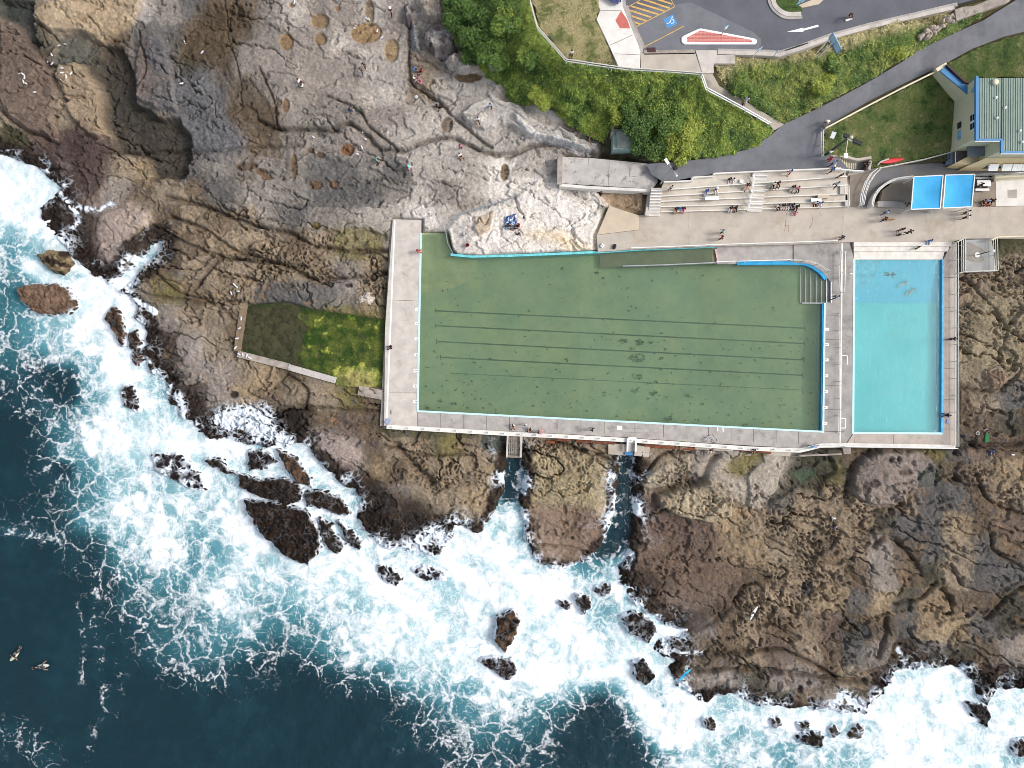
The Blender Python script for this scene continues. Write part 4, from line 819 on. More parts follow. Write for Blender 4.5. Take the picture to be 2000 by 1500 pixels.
slab('pavement', [(1358.4,98),(1401,98),(1401,107),(1435,107),(1435,124),(1394,124),(1394,142.6),(1371.4,143)], ZC+.11, 6.2, CONC)
strip('kerb', [(1214,-60),(1218,10),(1234,50),(1249,87),(1253,103)], .5, ZC+.1, .8, CONC2, kind='structure')
strip('kerb', [(1222,11),(1238,51),(1257,95)], .5, ZC+.02, .5, WEATH, kind='structure')
strip('kerb', [(1258,102.5),(1357,101)], .5, ZC+.1, .8, WEATH, kind='structure')
strip('kerb', [(1402,102),(1500,105),(1522,107),(1562,95),(1622,73),(1702,51),(1802,28),(1864,14)], .42, ZC+.1, .8, CONC, kind='structure')
strip('gutter', [(1402,98.5),(1500,100.8),(1520,103),(1560,91.5),(1620,69.5),(1700,47.5),(1800,24.5),(1870,8)], .42, ZC+.012, .5, CONC2, kind='structure')
sheet('gutter_stain', [[(1532,98),(1560,88),(1578,83),(1582,86),(1560,93),(1535,101)]], ZC+.018, mat('dark_silt', (56,56,58)), kind='structure')
YEL = mat('yellow_road_paint', (214,172,98), .8, .2, 2.5, .1, 20)
hat = [quadline(a, b, 3.3) for a, b in [((1224,18),(1272,34)),((1233,12),(1286,28)),((1244,5),(1299,22)),((1254,-2),(1308,16)),((1276,-4),(1313,8)),((1230,30),(1263,41)),((1234,41),(1251,47.5))]]
sheet('road_marking', hat, ZC+.0085, YEL, kind='structure')
sheet('road_marking', [quadline((1241,53),(1318,13),1.5),quadline((1318,13),(1309,-4),1.4),quadline((1224,15),(1254,-2),1.3),quadline((1258,92),(1336,51),1.6)], ZC+.013, YEL, kind='structure')
sheet('road_marking', [[(1296,38),(1314,28),(1322.5,46),(1303.5,56)]], ZC+.009, mat('blue_road_paint', (84,146,200), .8, .15, 2, .1, 20), kind='structure')
ring = []
for k in range(16):
    t0, t1 = -2.2+4.6*k/16, -2.2+4.6*(k+1)/16; c = (1312.5,41.5)
    ring.append([(c[0]+4.6*math.cos(t0), c[1]+4.6*math.sin(t0)),(c[0]+4.6*math.cos(t1), c[1]+4.6*math.sin(t1)),(c[0]+3.3*math.cos(t1), c[1]+3.3*math.sin(t1)),(c[0]+3.3*math.cos(t0), c[1]+3.3*math.sin(t0))])
sheet('road_marking', ring+[quadline((1313,34),(1309,41.5),1.3)], ZC+.0135, WHITE, kind='structure')
sheet('road_marking', [quadline((1309.5,41.5),(1305,46.5),1.4),quadline((1305.5,46),(1302,45),1.4),ell(1313,33.2,1.3,1.3,8)], ZC+.0175, WHITE, kind='structure')
sheet('road_marking', [[(1537,62),(1569,54),(1569,62)],[(1569.2,56),(1598,48),(1599,52),(1569.2,60)]], ZC+.0085, WHITE, kind='structure')
sheet('drain_grate', [[(1264,93),(1280,92.5),(1281,102),(1264,102)]], ZC+.116, mat('rusty_grate', (74,44,48), .7, .4, 6, .6, 20), label='rusty drain grate at the corner of the car park', cat='drain grate')
isl = empty('traffic_island', P(1405,75,ZC)); tag(isl, 'long white-kerbed traffic island paved with red brick', 'traffic island'); inv = tuple(-v for v in isl.location)
MB().prism([P(x, y, ZC+.13) for x, y in [(1331,80),(1331,73),(1336,69),(1364,56),(1369,55),(1470,74),(1477,76),(1479,80),(1478,84),(1474,86.5),(1338,86.5),(1333,84)]], ZC-.1).build('kerb', WHITE, isl, bevel=.05).location = inv
bm_ = bpy.data.materials.new('red_brick_paving'); bm_.use_nodes = True; nt = bm_.node_tree; bt = nt.nodes.new('ShaderNodeTexBrick'); bt.inputs['Scale'].default_value = 1.6; bt.inputs['Color1'].default_value = (*lin((196,104,92)),1); bt.inputs['Color2'].default_value = (*lin((176,86,78)),1); bt.inputs['Mortar'].default_value = (*lin((222,170,158)),1); bt.inputs['Mortar Size'].default_value = .03
tcn = nt.nodes.new('ShaderNodeTexCoord'); nt.links.new(tcn.outputs['Object'], bt.inputs['Vector']); nt.links.new(bt.outputs[0], nt.nodes['Principled BSDF'].inputs['Base Color'])
MB().prism([P(x, y, ZC+.14) for x, y in [(1342,73),(1368,59.5),(1469,78),(1469,82.5),(1342,81.5)]], ZC).build('brick_paving', bm_, isl).location = inv
slab('retaining_slab', [(1865,18),(1900,8),(1985,-14),(1970,4),(1920,22),(1868,40)], 7.3, 6.0, WEATH, label='weathered concrete retaining slab beside the rubble bank', cat='wall', kind=None)
pl = empty('planter', P(1545,10,ZC)); tag(pl, 'grassed car park planter with rounded concrete kerb', 'planter'); inv = tuple(-v for v in pl.location)
kb = strip('kerb', crom([(1507,-20),(1512,6),(1522,19),(1538,27),(1565,27)], 4), .5, ZC+.15, .3, CONC, pl); kb.location = inv
kb = strip('outer_kerb', crom([(1499,-20),(1505,8),(1517,24),(1536,34),(1567,33)], 4), .35, ZC+.1, .3, CONC2, pl); kb.location = inv
MB().prism([P(x, y, ZC+.12) for x, y in [(1509,-30),(1513,5),(1523,18),(1539,25.5),(1564,25.5),(1567,20),(1559,-30)]], ZC-.1).build('turf', mat('planter_turf', (72,92,42), .95, .4, 3, .6, 14), pl).location = inv
MB().prism([P(x, y, ZC+.13) for x, y in [(1560,10),(1600,-6),(1608,0),(1599,8),(1567,15)]], ZC-.1).build('paving', SAND, pl).location = inv
# ------------------------------------------------------------------ clubhouse building
def wall_tex(name, rgb): return mat(name, rgb, .75, .07, .5, .06, 10)
CREAMW = wall_tex('cream_render', (212,208,176)); CREAMW2 = wall_tex('warm_cream_render', (226,206,160))
bld = empty('clubhouse', P(1960,220,3)); tag(bld, 'cream clubhouse with blue trim and a ribbed grey-green metal roof', 'building'); BINV = tuple(-v for v in bld.location)
def badd(mb, name, m, parent=None, bevel=0.0):
    o = mb.build(name, m, parent or bld, bevel=bevel)
    if parent is None: o.location = BINV
    return o
ZR = 7.6
def R(px, py): p = P(px, py, ZR); return (p[0], p[1])
rf = [R(1905,152), R(2130,147), R(2130,292), R(1957.5,296), R(1954.5,268), R(1909.5,271.5)]
x0, yt = rf[0]; xm = rf[4][0]; ym = rf[5][1]; yb = rf[3][1]; xr = rf[1][0]
badd(MB().prism([(x0+.12,yt-.1,ZR-.25),(xr,yt-.1,ZR-.25),(xr,yb+.15,ZR-.25),(xm+.15,yb+.15,ZR-.25),(xm+.15,ym+.15,ZR-.25),(x0+.12,ym+.15,ZR-.25)], 1.2), 'wall', CREAMW)
# ribbed roof: one folded sheet, ribs run up the slope
ROOFM = mat('grey_green_roof_sheet', (134,152,140), .55, .14, .35, .05, 20, stain=((112,128,122), .5, .55, .5), spec=.4)
mb = MB(); x = x0+.35; n = 0; prof = []
while x < xr:
    prof += [(x,0),(x+.13,0),(x+.15,.055),(x+.24,.055),(x+.26,0)]; x += .268
vs = []; 
for (xx, hz) in prof:
    y1 = ym+.05 if xx < xm+.1 else yb+.05
    vs += [(xx, yt-.05, ZR+.04+hz), (xx, y1, ZR-.02+hz)]
mb.add(vs, [(2*i, 2*i+1, 2*i+3, 2*i+2) for i in range(len(prof)-1) if not (prof[i][0] < xm+.1 <= prof[i+1][0])])
roof = badd(mb, 'roof', ROOFM)
g = MB(); g.bar((x0+.12,yt+.1,ZR+.02),(x0+.12,ym-.12,ZR+.02),.34,.26); badd(g, 'gutter', BLUE2)
g = MB(); g.bar((x0-.02,ym-.1,ZR),(xm+.2,ym-.1,ZR),.22,.2); g.bar((xm+.1,ym-.2,ZR+.01),(xm+.1,yb-.22,ZR+.01),.3,.24); g.bar((xm-.05,yb-.1,ZR),(xr,yb-.1,ZR),.24,.2); badd(g, 'gutter', BLUE2)
g = MB(); g.bar((x0-.04,ym-.26,ZR-.02),(xm-.1,ym-.26,ZR-.02),.08,.14); g.bar((xm-.05,yb-.27,ZR-.02),(xr,yb-.27,ZR-.02),.08,.14); badd(g, 'fascia', WHITE)
for i, (px, py) in enumerate([(1946,190),(1964,210),(1948,230),(1993,255),(1997,277)]):
    p = P(px, py, ZR+.2); v = MB(); v.lathe([(.2,0),(.2,.12),(.12,.14),(.12,.3),(.19,.3),(.15,.38),(.02,.42)], (0,0,0), 8); o = v.build('roof_vent', WHITE, roof); o.location = (p[0], p[1], ZR+.03); o.scale = (.7,.7,.7)
p = P(1944,155,ZR+.2); o = MB().lathe([(.42,0),(.42,.4),(.3,.5),(.05,.55)], n=12).build('roof_vent', CREAM, roof); o.location = (p[0], p[1]-.3, ZR); o.scale = (.8,.8,.8)
# west wall: window, vent and blue panel
wx_ = x0+.1
def wy(px_at, py):  # y and z of a traced point on the west wall plane
    z = CAMH*(1 - wx_*S/(px_at-1000.0)); return (750-py)*(CAMH-z)/CAMH/S, z
def wallrect(pxa, pxb, pya, pyb):
    y0, z0 = wy(pxa, pyb); y1, z1 = wy(pxb, pyb); y2, _ = wy(pxa, pya)
    return y0, y2, z0, z1
ya, yb_, za, zb = wallrect(1896.5, 1905, 224, 257)
fr = badd(MB().box((wx_-.04,(ya+yb_)/2,(za+zb)/2), (.12,yb_-ya,zb-za)), 'window', WHITE)
GLASS = mat('dark_window_glass', (30,38,62), .08, .3, .5, 0, spec=.8)
g = MB(); w2 = (yb_-ya)/2; h2 = (zb-za)/2
for a in (0,1):
    for b in (0,1): g.box((wx_-.11, ya+w2*(a+.5), za+h2*(b+.5)), (.03, w2-.28, h2-.1))
g.build('pane', GLASS, fr)
ya, yb_, za, zb = wallrect(1871, 1877.5, 241, 252); badd(MB().box((wx_-.03,(ya+yb_)/2,(za+zb)/2), (.1,yb_-ya,zb-za)), 'vent', mat('dark_louvre', (44,54,50)))
ya, yb_, za, zb = wallrect(1871, 1877, 257, 274); badd(MB().box((wx_-.03,(ya+yb_)/2,(za+zb)/2), (.09,yb_-ya,zb-za)), 'blue_panel', mat('pale_blue_panel', (128,176,212)))
ya, yb_, za, zb = wallrect(1898, 1904, 174, 182); badd(MB().box((wx_-.03,(ya+yb_)/2,(za+zb)/2), (.09,yb_-ya,zb-za)), 'blue_panel', mat('pale_blue_panel_b', (150,190,224)))
# south wall: low annexe, awnings, porch
def R3(px, py, z): p = P(px, py, z); return (p[0], p[1], z)
sy = R(1957,296)[1]+.12
badd(MB().prism([(xm+.1,sy-.02,5.2),(xr,sy-.02,5.2),(xr,sy-.5,3.2),(xm-1.2,sy-.5,3.2)], 1.2), 'wall', CREAMW2)
for i, px in enumerate((1927,1953,1973,1992)):
    q = P(px+6, 311, 3.2); a = MB(); a.prism([(q[0]-.55,sy-.45,4.1),(q[0]+.55,sy-.45,4.1),(q[0]+.55,sy-1.15,3.75),(q[0]-.55,sy-1.15,3.75)], 3.7); w = badd(a, 'awning', WHITE)
    MB().box((q[0], sy-.47, 3.0), (1.0,.1,.9)).build('window', GLASS, w)
pr = [R3(1889.5,282.5,4.7), R3(1924.5,281,4.7), R3(1924.5,304,4.7), R3(1891,305.5,4.7)]
badd(MB().prism(pr, 4.5), 'porch_roof', mat('slate_porch_roof', (108,116,122), .7, .15, .8, .1, 14), bevel=.03)
badd(MB().prism([R3(1866,296,3.0),R3(1890,292,3.0),R3(1890,306,3.0),R3(1866,318,3.0)], 1.5), 'porch_floor', mat('porch_floor', (112,104,102)))
badd(MB().prism([R3(1866,318.5,3.6),R3(1890,306,3.6),R3(1924,306,3.6),R3(1898,321,3.6)], 1.5), 'porch_wall', CREAMW2)
badd(MB().bar(R3(1893,305,1.6), R3(1893,304,4.5), .2).bar(R3(1890,285,2), R3(1890,284,4.5), .2), 'porch_post', CREAM)
stp = MB()
for i in range(3): stp.prism([R3(1841+8*i,299.5-i,1.75+.35*i),R3(1849+8*i,298.5-i,1.75+.35*i),R3(1849+8*i,321-i*.5,1.75+.35*i),R3(1841+8*i,322-i*.5,1.75+.35*i)], 1.2)
badd(stp, 'porch_steps', mat('blue_grey_steps', (150,166,184), .8, .2, 1.5, .1, 12))
badd(MB().bar(P(1866,296,3.9), P(1866,318,3.9), .06).bar(P(1866,296,3), P(1866,296,3.9), .06).bar(P(1866,318,3), P(1866,318,3.9), .06), 'porch_rail', CREAM)
# wing wall with its blue capping
A, B = P(1834.5,138.5,5.9), P(1892,187,5.9); d = (Vector(B)-Vector(A)).normalized(); nrm = Vector((-d.y, d.x, 0))
q = [Vector(A), Vector(B), Vector(B)+nrm*.8, Vector(A)+nrm*.8]
badd(MB().prism(q, 2.6), 'wing_wall', CREAMW)
q2 = [v+Vector((0,0,.14)) for v in (Vector(A)-nrm*.03+d*.1, Vector(B)-nrm*.03, Vector(B)+nrm*.62, Vector(A)+nrm*.62+d*.1)]
badd(MB().prism(q2, 5.9), 'capping', BLUE2)
badd(MB().prism([R3(1836,135.5,5.84),R3(1846,128,5.84),R3(1882,160,5.84),R3(1904,163,5.84),R3(1904,180,5.84),R3(1894,184,5.84)], 5.0), 'terrace_floor', mat('lavender_membrane', (198,194,204), .8, .12, .8, .1, 10))
ed = MB(); ee = [R3(1847,127.5,6.05),R3(1883,161.5,6.05),R3(1905,162,6.05)]
ed.bar(ee[0], ee[1], .22, .5); ed.bar(ee[1], ee[2], .22, .5); badd(ed, 'terrace_kerb', mat('dark_plum_kerb', (66,48,54)))
badd(MB().bar(R3(1827,138.5,5.75), R3(1847,126.5,5.75), .4, .5), 'end_wall', CREAM)
fp = empty('flagpole', P(1974.5,332,1.75)); tag(fp, 'white flagpole leaning out from the cream clubhouse wall over the ramp', 'flagpole'); fi = tuple(-v for v in fp.location)
MB().tube([P(1974.5,332,1.75), P(1966,315,3.6), P(1959,300,5.2)], .09, 8, .06).build('pole', WHITE, fp).location = fi
MB().lathe([(.16,0),(.16,.12),(.1,.2)], n=8).build('base', WHITE, fp)
# ------------------------------------------------------------------ sun shades
def shade(label, q, z=2.9):
    r = empty('shade_canopy', P(sum(p[0] for p in q)/4, sum(p[1] for p in q)/4, .35)); tag(r, label, 'shade canopy'); r['group'] = 'blue shade canopies'; inv = tuple(-v for v in r.location)
    c = [Vector(P(x, y, z)) for x, y in q]; ctr = sum(c, Vector())/4; mb = MB(); n = 10; vs = []
    for i in range(n+1):
        for j in range(n+1):
            u, v = i/n, j/n; p = (c[0]*(1-u)+c[1]*u)*(1-v) + (c[3]*(1-u)+c[2]*u)*v
            vs.append(p - Vector((0,0,.3*math.sin(math.pi*u)*math.sin(math.pi*v))))
    mb.add(vs, [(i*(n+1)+j, (i+1)*(n+1)+j, (i+1)*(n+1)+j+1, i*(n+1)+j+1) for i in range(n) for j in range(n)])
    mb.build('fabric', mat('blue_shade_fabric', (64,172,228), .75, .14, .5, .3, 4) if 'blue_shade_fabric' not in bpy.data.materials else bpy.data.materials['blue_shade_fabric'], r, smooth=True).location = inv
    f = MB()
    for k in range(4): f.bar(c[k]+Vector((0,0,.02)), c[(k+1)%4]+Vector((0,0,.02)), .11, .1)
    f.build('frame', WHITE, r).location = inv
    for k in range(4):
        i = c[k]+(ctr-c[k])*.05; MB().tube([(i.x,i.y,.3),(i.x,i.y,z-.05)], .06).build('post', WHITE, r).location = inv
shade('blue shade canopy on white posts, the one nearer the curved wall', [(1784.5,345.5),(1841.5,342.5),(1836,407),(1779.5,409)])
shade('blue shade canopy on white posts, the one nearer the picnic table', [(1846.5,342.2),(1903.5,340.5),(1897.5,404),(1841.5,406.5)])
# ------------------------------------------------------------------ fences and rails
def fence(name, label, pts, zf, h, rails, gap, m, pw=.07, rw=.06, cat='railing', smoothed=False, group=None):
    """pts trace the top rail; zf gives the ground level there"""
    q = crom(pts, 4) if smoothed else pts
    w = []
    for x, y in q:
        z = zf(x, y) if callable(zf) else zf; p = P(x, y, z+h); w.append(Vector((p[0], p[1], z)))
    r = empty(name, tuple(w[0])); tag(r, label, cat, group); inv = -w[0]
    for rh in rails:
        b = MB()
        for i in range(len(w)-1): b.bar(w[i]+Vector((0,0,rh)), w[i+1]+Vector((0,0,rh)), rw, rw)
        b.build('rail', m, r).location = inv
    L = [0]
    for i in range(len(w)-1): L.append(L[-1]+(w[i+1]-w[i]).length)
    n = max(1, int(round(L[-1]/gap))); pm = None
    for k in range(n+1):
        s = L[-1]*k/n; i = max(0, min(len(w)-2, int(np.searchsorted(L, s))-1)); t = (s-L[i])/max(1e-6, L[i+1]-L[i]); p = w[i].lerp(w[i+1], min(1, max(0, t)))
        if pm is None:
            pm = MB().box((0,0,h/2), (pw,pw,h)).build('post', m, r); o = pm
        else: o = pm.copy(); COL.objects.link(o); o.parent = r
        o.location = p+inv
    return r
PF = mat('pale_timber_rail', (206,204,194), .75, .15, 2, .1, 14)
fence('clifftop_fence', 'pale clifftop railing round the patchy lawn above the scrub', [(1034,-30),(1036,0),(1050,51),(1106,115),(1180,126),(1233,133)], 7.45, 1.1, (1.05,.55), 2.4, PF, .1, .1, 'fence')
fence('lookout_fence', 'double white railing along the lookout pavement above the scrub', [(1233,133),(1300,136.5),(1371,142)], 7.55, 1.1, (1.07,.6), 2.2, PF, .09, .09, 'fence')
fence('handrail', 'white double handrail beside the sloping concrete path', [(1372,145),(1381,171),(1393,177.5),(1450,208),(1506,240)], lambda x, y: H1(x, y), 1.0, (.97,.5), 1.8, WHITE, .08, .1)
fence('log_fence', 'long cream rail fence between the asphalt path and the lawn', [(1613,250),(1700,204),(1760,173),(1829,139)], lambda x, y: H1(x, y), .9, (.85,), 3.6, CREAM, .12, .17, 'fence')
fence('lawn_fence', 'short double-railed fence across the west end of the lawn', [(1608,254),(1609,304)], 2.9, 1.0, (.97,.5), 1.7, PF, .08, .09, 'fence')
fence('garden_rail', 'pale kerb rail along the foot of the lawn by the ramp', [(1718,328),(1760,320),(1805,311),(1858,297)], 2.3, .5, (.46,.2), 2.2, PF, .08, .1)
fence('ramp_rail', 'white two-bar handrail on the outer curve of the ramp', [(1683,400),(1686,376),(1693,355),(1704,337),(1714,329)], lambda x, y: rampz(x, y), 1.0, (.97,.5), 1.6, WHITE, .07, .08)
fence('ramp_rail', 'white two-bar handrail on the inner side of the ramp landing', [(1688,399),(1692,377),(1699,357),(1710,340),(1720,330)], lambda x, y: rampz(x, y), .8, (.77,.4), 1.6, WHITE, .07, .07)
fence('wall_rail', 'pale rail on top of the curved white wall', [(1706,400),(1710,383),(1724,364),(1750,350),(1784,344)], 1.55, .45, (.42,), 1.6, GALV, .06, .07, 'railing', True)
fence('paving_rail', 'long grey railing above the pale paving by the picnic table', [(1906,340),(1943,339),(2040,335)], 1.7, 1.0, (.97,.6,.3), 1.9, GALV, .06, .06)
fence('stair_rail', 'white double rail down the middle of the terrace stairs', [(1474.5,337),(1470,372),(1462,412)], lambda x, y: float(np.interp(y,[337,412],[2.4,.5])), .95, (.92,.5), 1.1, WHITE, .07, .09)
fence('stair_rail', 'white rail on the open side of the lawn stairs', [(1626,328),(1650,331),(1686,334)], lambda x, y: float(np.interp(x,[1626,1690],[2.6,1.6])), .95, (.92,.6), 1.6, WHITE, .07, .1)
fence('pool_rail', 'white rail with leaning posts along the promenade edge above the green pool', [(1233,484),(1330,480.5),(1400,477.5),(1560,472.5),(1636,470)], .35, .9, (.87,), 2.0, WHITE, .06, .09)
fence('pool_rail', 'grey rail standing in the green pool beside the sunken ramp', [(1217,519.5),(1300,517),(1400,512.5)], -.35, .95, (.92,.5), 1.7, GALV, .07, .1)
fence('pool_rail', 'white rail along the painted ramp wall of the green pool', [(1400,511),(1500,508.5),(1545,507)], 0, .95, (.92,), 1.7, WHITE, .06, .08)
fence('pool_rail', 'curved pale rail around the top of the pool steps', [(1545,507),(1570,508),(1590,512),(1608,520),(1622,529)], 0, .95, (.92,.5), 1.5, PF, .06, .06, 'railing', True)
fence('pool_rail', 'white handrail frame between the two pools beside the beach steps', [(1644.5,489),(1643,535),(1642,568)], 0, 1.0, (.97,.5), 1.6, WHITE, .06, .07)
fence('pool_rail', 'second white rail next to the turquoise pool deck entrance', [(1652,491),(1651,535),(1650,570)], 0, 1.0, (.97,), 2.2, WHITE, .06, .07)
fence('deck_fence', 'long pale three-bar fence down the east side of the turquoise pool', [(1872,473),(1872.5,650),(1873,872)], 0, 1.15, (1.12,.75,.4), 2.0, PF, .07, .07, 'fence')
fence('deck_fence', 'white railing along the seaward end of the turquoise pool deck', [(1652,872.5),(1760,873.5),(1871,876)], .22, .75, (.72,.35), 2.0, WHITE, .06, .07, 'fence')
fence('deck_fence', 'low white railing that bends at the corner of the seaward deck', [(1562,881),(1582,877),(1605,871.5),(1652,870.5)], .22, .5, (.46,), 1.3, WHITE, .06, .09, 'fence')
fence('shower_fence', 'three-bar white fence on the pool side of the outdoor shower platform', [(1872,472),(1885.5,465),(1886,530)], .3, 1.1, (1.07,.7,.35), 1.7, PF, .06, .07, 'fence')
fence('shower_fence', 'white fence along the lower edge of the outdoor shower platform', [(1874,533.5),(1886,530),(1950,528)], .3, 1.1, (1.07,.55), 1.9, PF, .06, .07, 'fence')
fence('shower_fence', 'three-bar white fence on the rock side of the outdoor shower platform', [(1950,528),(1948.5,465)], .3, 1.1, (1.07,.7,.35), 1.9, PF, .06, .07, 'fence')
fence('promenade_fence', 'cream railing along the promenade above the right-hand rocks', [(1937,469),(1949,463),(2050,459.5)], .35, 1.0, (.97,.5), 1.9, CREAM, .07, .12, 'fence')
fence('rock_fence', 'grey railing around the white rock at the head of the green pool', [(1007,382),(980,393),(905,414),(890,424),(869.5,446),(874,474),(887,499)], lambda x, y: .35, 1.0, (.97,.5), 2.4, GALV, .07, .09, 'fence')
fence('rope_posts', 'row of short posts with a low chain between the two pools', [(1643,611),(1642.5,740),(1640.5,846)], 0, .75, (.35,), 2.05, WHITE, .08, .03, 'railing')
# outdoor shower platform
pf = slab('shower_platform', [(1886,468),(1937,467),(1946,529),(1886,531)], .3, -.8, mat('shower_concrete', (164,164,162), .8, .15, .7, .12, 12), label='grey concrete shower platform with a dark wet patch', cat='platform', kind=None)
sheet('wet_patch', [[(1888,472),(1895,474),(1904,478),(1915,484),(1924,490),(1925,494),(1917,497),(1923,504),(1922,509),(1912,513),(1900,512),(1888,508)]], .304, mat('wet_concrete', (122,116,106), .35, .15, 2, .1, 12), pf)
sh = empty('outdoor_shower', P(1908,498,.3)); tag(sh, 'white outdoor shower column standing on a round base in the wet patch', 'shower'); inv = tuple(-v for v in sh.location)
MB().lathe([(.32,0),(.32,.06),(.1,.08)], n=14).build('base', WHITE, sh)
MB().tube([(0,0,.05),(0,0,2.2)], .06).build('column', DARK, sh)
MB().tube([(0,0,2.15),(.35,.1,2.3),(.6,.12,2.2)], .035).build('arm', GALV, sh); MB().lathe([(.05,0),(.16,-.05),(.16,-.09)], (.62,.12,2.22), 10).build('shower_head', WHITE, sh)
# steps from the path to the ramp, with their walls
r = stair('concrete stairs with pale nosings between the asphalt path and the lawn', 1629, 1629, 306, 326, 1671, 1671, 2.3, 2.3, 1)
for c in list(r.children): bpy.data.objects.remove(c)
inv = tuple(-v for v in r.location)
for i in range(10):
    z = 2.55-.09*i; xa = 1628+4.4*i
    t = MB().prism([P(xa,306.5+.3*i,z),P(xa+4.4,306.8+.3*i,z),P(xa+4.4,328+.2*i,z),P(xa,328+.2*i,z)], 1.2).build('tread', mat('stair_brown', (158,146,132)) if i == 0 else bpy.data.materials['stair_brown'], r); t.location = inv
    MB().bar(P(xa+3.8,307+.3*i,z+.012), P(xa+3.8,328+.2*i,z+.012), .12, .03).build('nosing', CREAM, t)
MB().prism([P(1672,312,1.62),P(1699,311,1.62),P(1697,333,1.62),P(1672,331,1.62)], 1.0).build('landing', ASPHW, r).location = inv
strip('garden_wall', crom([(1622,304.5),(1632,303),(1650,305),(1672,311),(1685,310),(1702,307)], 4), .3, 2.75, 1.6, PROM, label='curving pale wall along the upper side of the lawn stairs', cat='wall')
strip('garden_wall', [(1702,307.5),(1698,331)], .3, 2.5, 1.4, PROM, label='short pale wall at the bottom of the lawn stairs', cat='wall')
strip('garden_wall', [(1656,341),(1680,336),(1718,328)], .25, 1.9, 1.2, PROM, label='thin pale wall between the terrace steps and the lawn', cat='wall')
# ------------------------------------------------------------------ lamps, speakers, signs
def pole(name, label, base, top, z, m, cat='pole', r=.07):
    b = Vector(P(*base, z)); rr = math.hypot(base[0]-1000, base[1]-750); r2 = math.hypot(top[0]-1000, top[1]-750)
    h = (CAMH-z)*(1-rr/r2); o = empty(name, tuple(b)); tag(o, label, cat)
    MB().tube([(0,0,0),(0,0,h)], r, 8, r*.75).build('post', m, o); return o, h
o, h = pole('lamp_post', 'tall grey lamp post with a twin head by the lichen-stained slab', (1290,359), (1310,328), 2.4, GALV, 'lamp post', .11)
MB().bar((-.5,.75,h), (.55,-.75,h+.05), .1).build('crossarm', GALV, o); MB().box((-.55,.8,h+.02), (.32,.7,.14), .6).build('lamp_head', WHITE, o); MB().box((.35,.05,h+.1), (.4,.45,.35), .5).build('camera_housing', BLACK, o); MB().box((.5,-.7,h), (.2,.4,.1), .6).build('lamp_head', WHITE, o)
o, h = pole('floodlight_mast', 'dark floodlight mast with black speakers leaning over the lawn', (1613,302), (1651,268), 2.9, mat('dark_teal_post', (70,82,84)), 'floodlight', .17)
MB().bar((-.55,.4,h), (1.1,-.5,h), .1).build('crossarm', WHITE, o)
for dx, dy in ((-.15,.35),(.9,-.25),(1.35,-.45)): MB().box((dx,dy,h+.12), (.5,.42,.34), -.5).build('loudspeaker', BLACK, o)
MB().lathe([(.05,0),(.2,.1),(.16,.25),(.02,.3)], (.4,.15,h+.1), 10).build('lamp_head', CREAM, o)
MB().bar((.1,-.1,h-.05), (.1,-1.5,h-.4), .07).build('bracket', CREAM, o); MB().box((.1,-1.7,h-.45), (.42,.55,.2)).build('junction_box', WHITE, o)
MB().box((-.05,-.12,h*.3), (.35,.3,.3), .6).build('junction_box', WHITE, o)
o, h = pole('notice_sign', 'white and turquoise notice sign at the path corner of the lawn', (1622,268), (1626,263), 2.9, GALV, 'sign', .04)
MB().box((0,0,h+.05), (.5,.06,.75), -.25, -1.0).build('sign_board', WHITE, o); MB().box((-.07,-.2,h-.1), (.5,.05,.28), -.25, -1.0).build('colour_band', mat('turquoise_sign', (74,176,190)), o)
o, h = pole('road_sign', 'small blue-backed road sign on a leaning-looking white post by the lookout step', (1467,117), (1483,94), 7.45, WHITE, 'sign', .05)
MB().box((.1,0,h-.2), (.55,.05,.5), .7).build('sign_board', mat('pale_blue_board', (166,196,224)), o)
o, h = pole('road_sign', 'small blue diamond sign on a thin post by the car park gutter', (1502,121), (1518,99), 7.45, GALV, 'sign', .04)
MB().box((0,0,h-.25), (.5,.05,.5), .8, 0, .78).build('sign_board', mat('sky_blue_board', (134,176,216)), o)
o, h = pole('road_sign', 'white keep-left sign with a blue frame standing on the brick traffic island', (1409,68), (1418.5,51), 7.63, GALV, 'sign', .05)
MB().box((0,-.03,h-.25), (.5,.05,.7), .5).build('sign_board', mat('pale_blue_frame', (150,190,216)), o); MB().box((0.02,-.07,h-.25), (.28,.05,.42), .5).build('sign_face', WHITE, o)
o, h = pole('car_park_sign', 'blue sign on a post in the grassed planter', (1556,14), (1566,-2), 7.62, GALV, 'sign', .06); MB().box((0,0,h-.3), (.9,.06,.9), .4).build('sign_board', mat('pale_blue_frame2', (150,190,216)), o)
bb = empty('billboard', P(1597,101,7.2)); tag(bb, 'large pale blue billboard on two posts at the top of the grassy bank', 'billboard'); L0 = bb.location.copy()
def pz(px, py, bx, by, z0=7.2): return CAMH-(CAMH-z0)*math.hypot(bx-1000, by-750)/math.hypot(px-1000, py-750)
for bx, by, tx, ty_ in ((1597,101,1621,76),(1599,112,1627,86)):
    b = Vector(P(bx, by, 7.2))-L0; MB().tube([b, b+Vector((0,0,pz(tx, ty_, bx, by)-7.2))], .07, 8).build('post', WHITE, bb)
zt = 10.2; c1, c2 = Vector(P(1619,73.5,zt))-L0, Vector(P(1634.5,105,zt))-L0
pn = MB(); pn.add([c1,c2,c2+Vector((0,0,1.0)),c1+Vector((0,0,1.0))], [(0,1,2,3)])
dn = (c2-c1).cross(Vector((0,0,1))).normalized()*.07; pn = MB(); vs = [c1,c2,c2+Vector((0,0,1.05)),c1+Vector((0,0,1.05))]; pn.add(vs+[v-dn for v in vs], [(0,1,2,3),(7,6,5,4),(0,4,5,1),(1,5,6,2),(2,6,7,3),(3,7,4,0)]); pb = pn.build('sign_board', mat('pale_blue_sheet', (176,208,232), .5, .08, .8), bb)
fm = MB(); q = [v+dn*.3 for v in vs]
for k in range(4): fm.bar(q[k], q[(k+1)%4], .06)
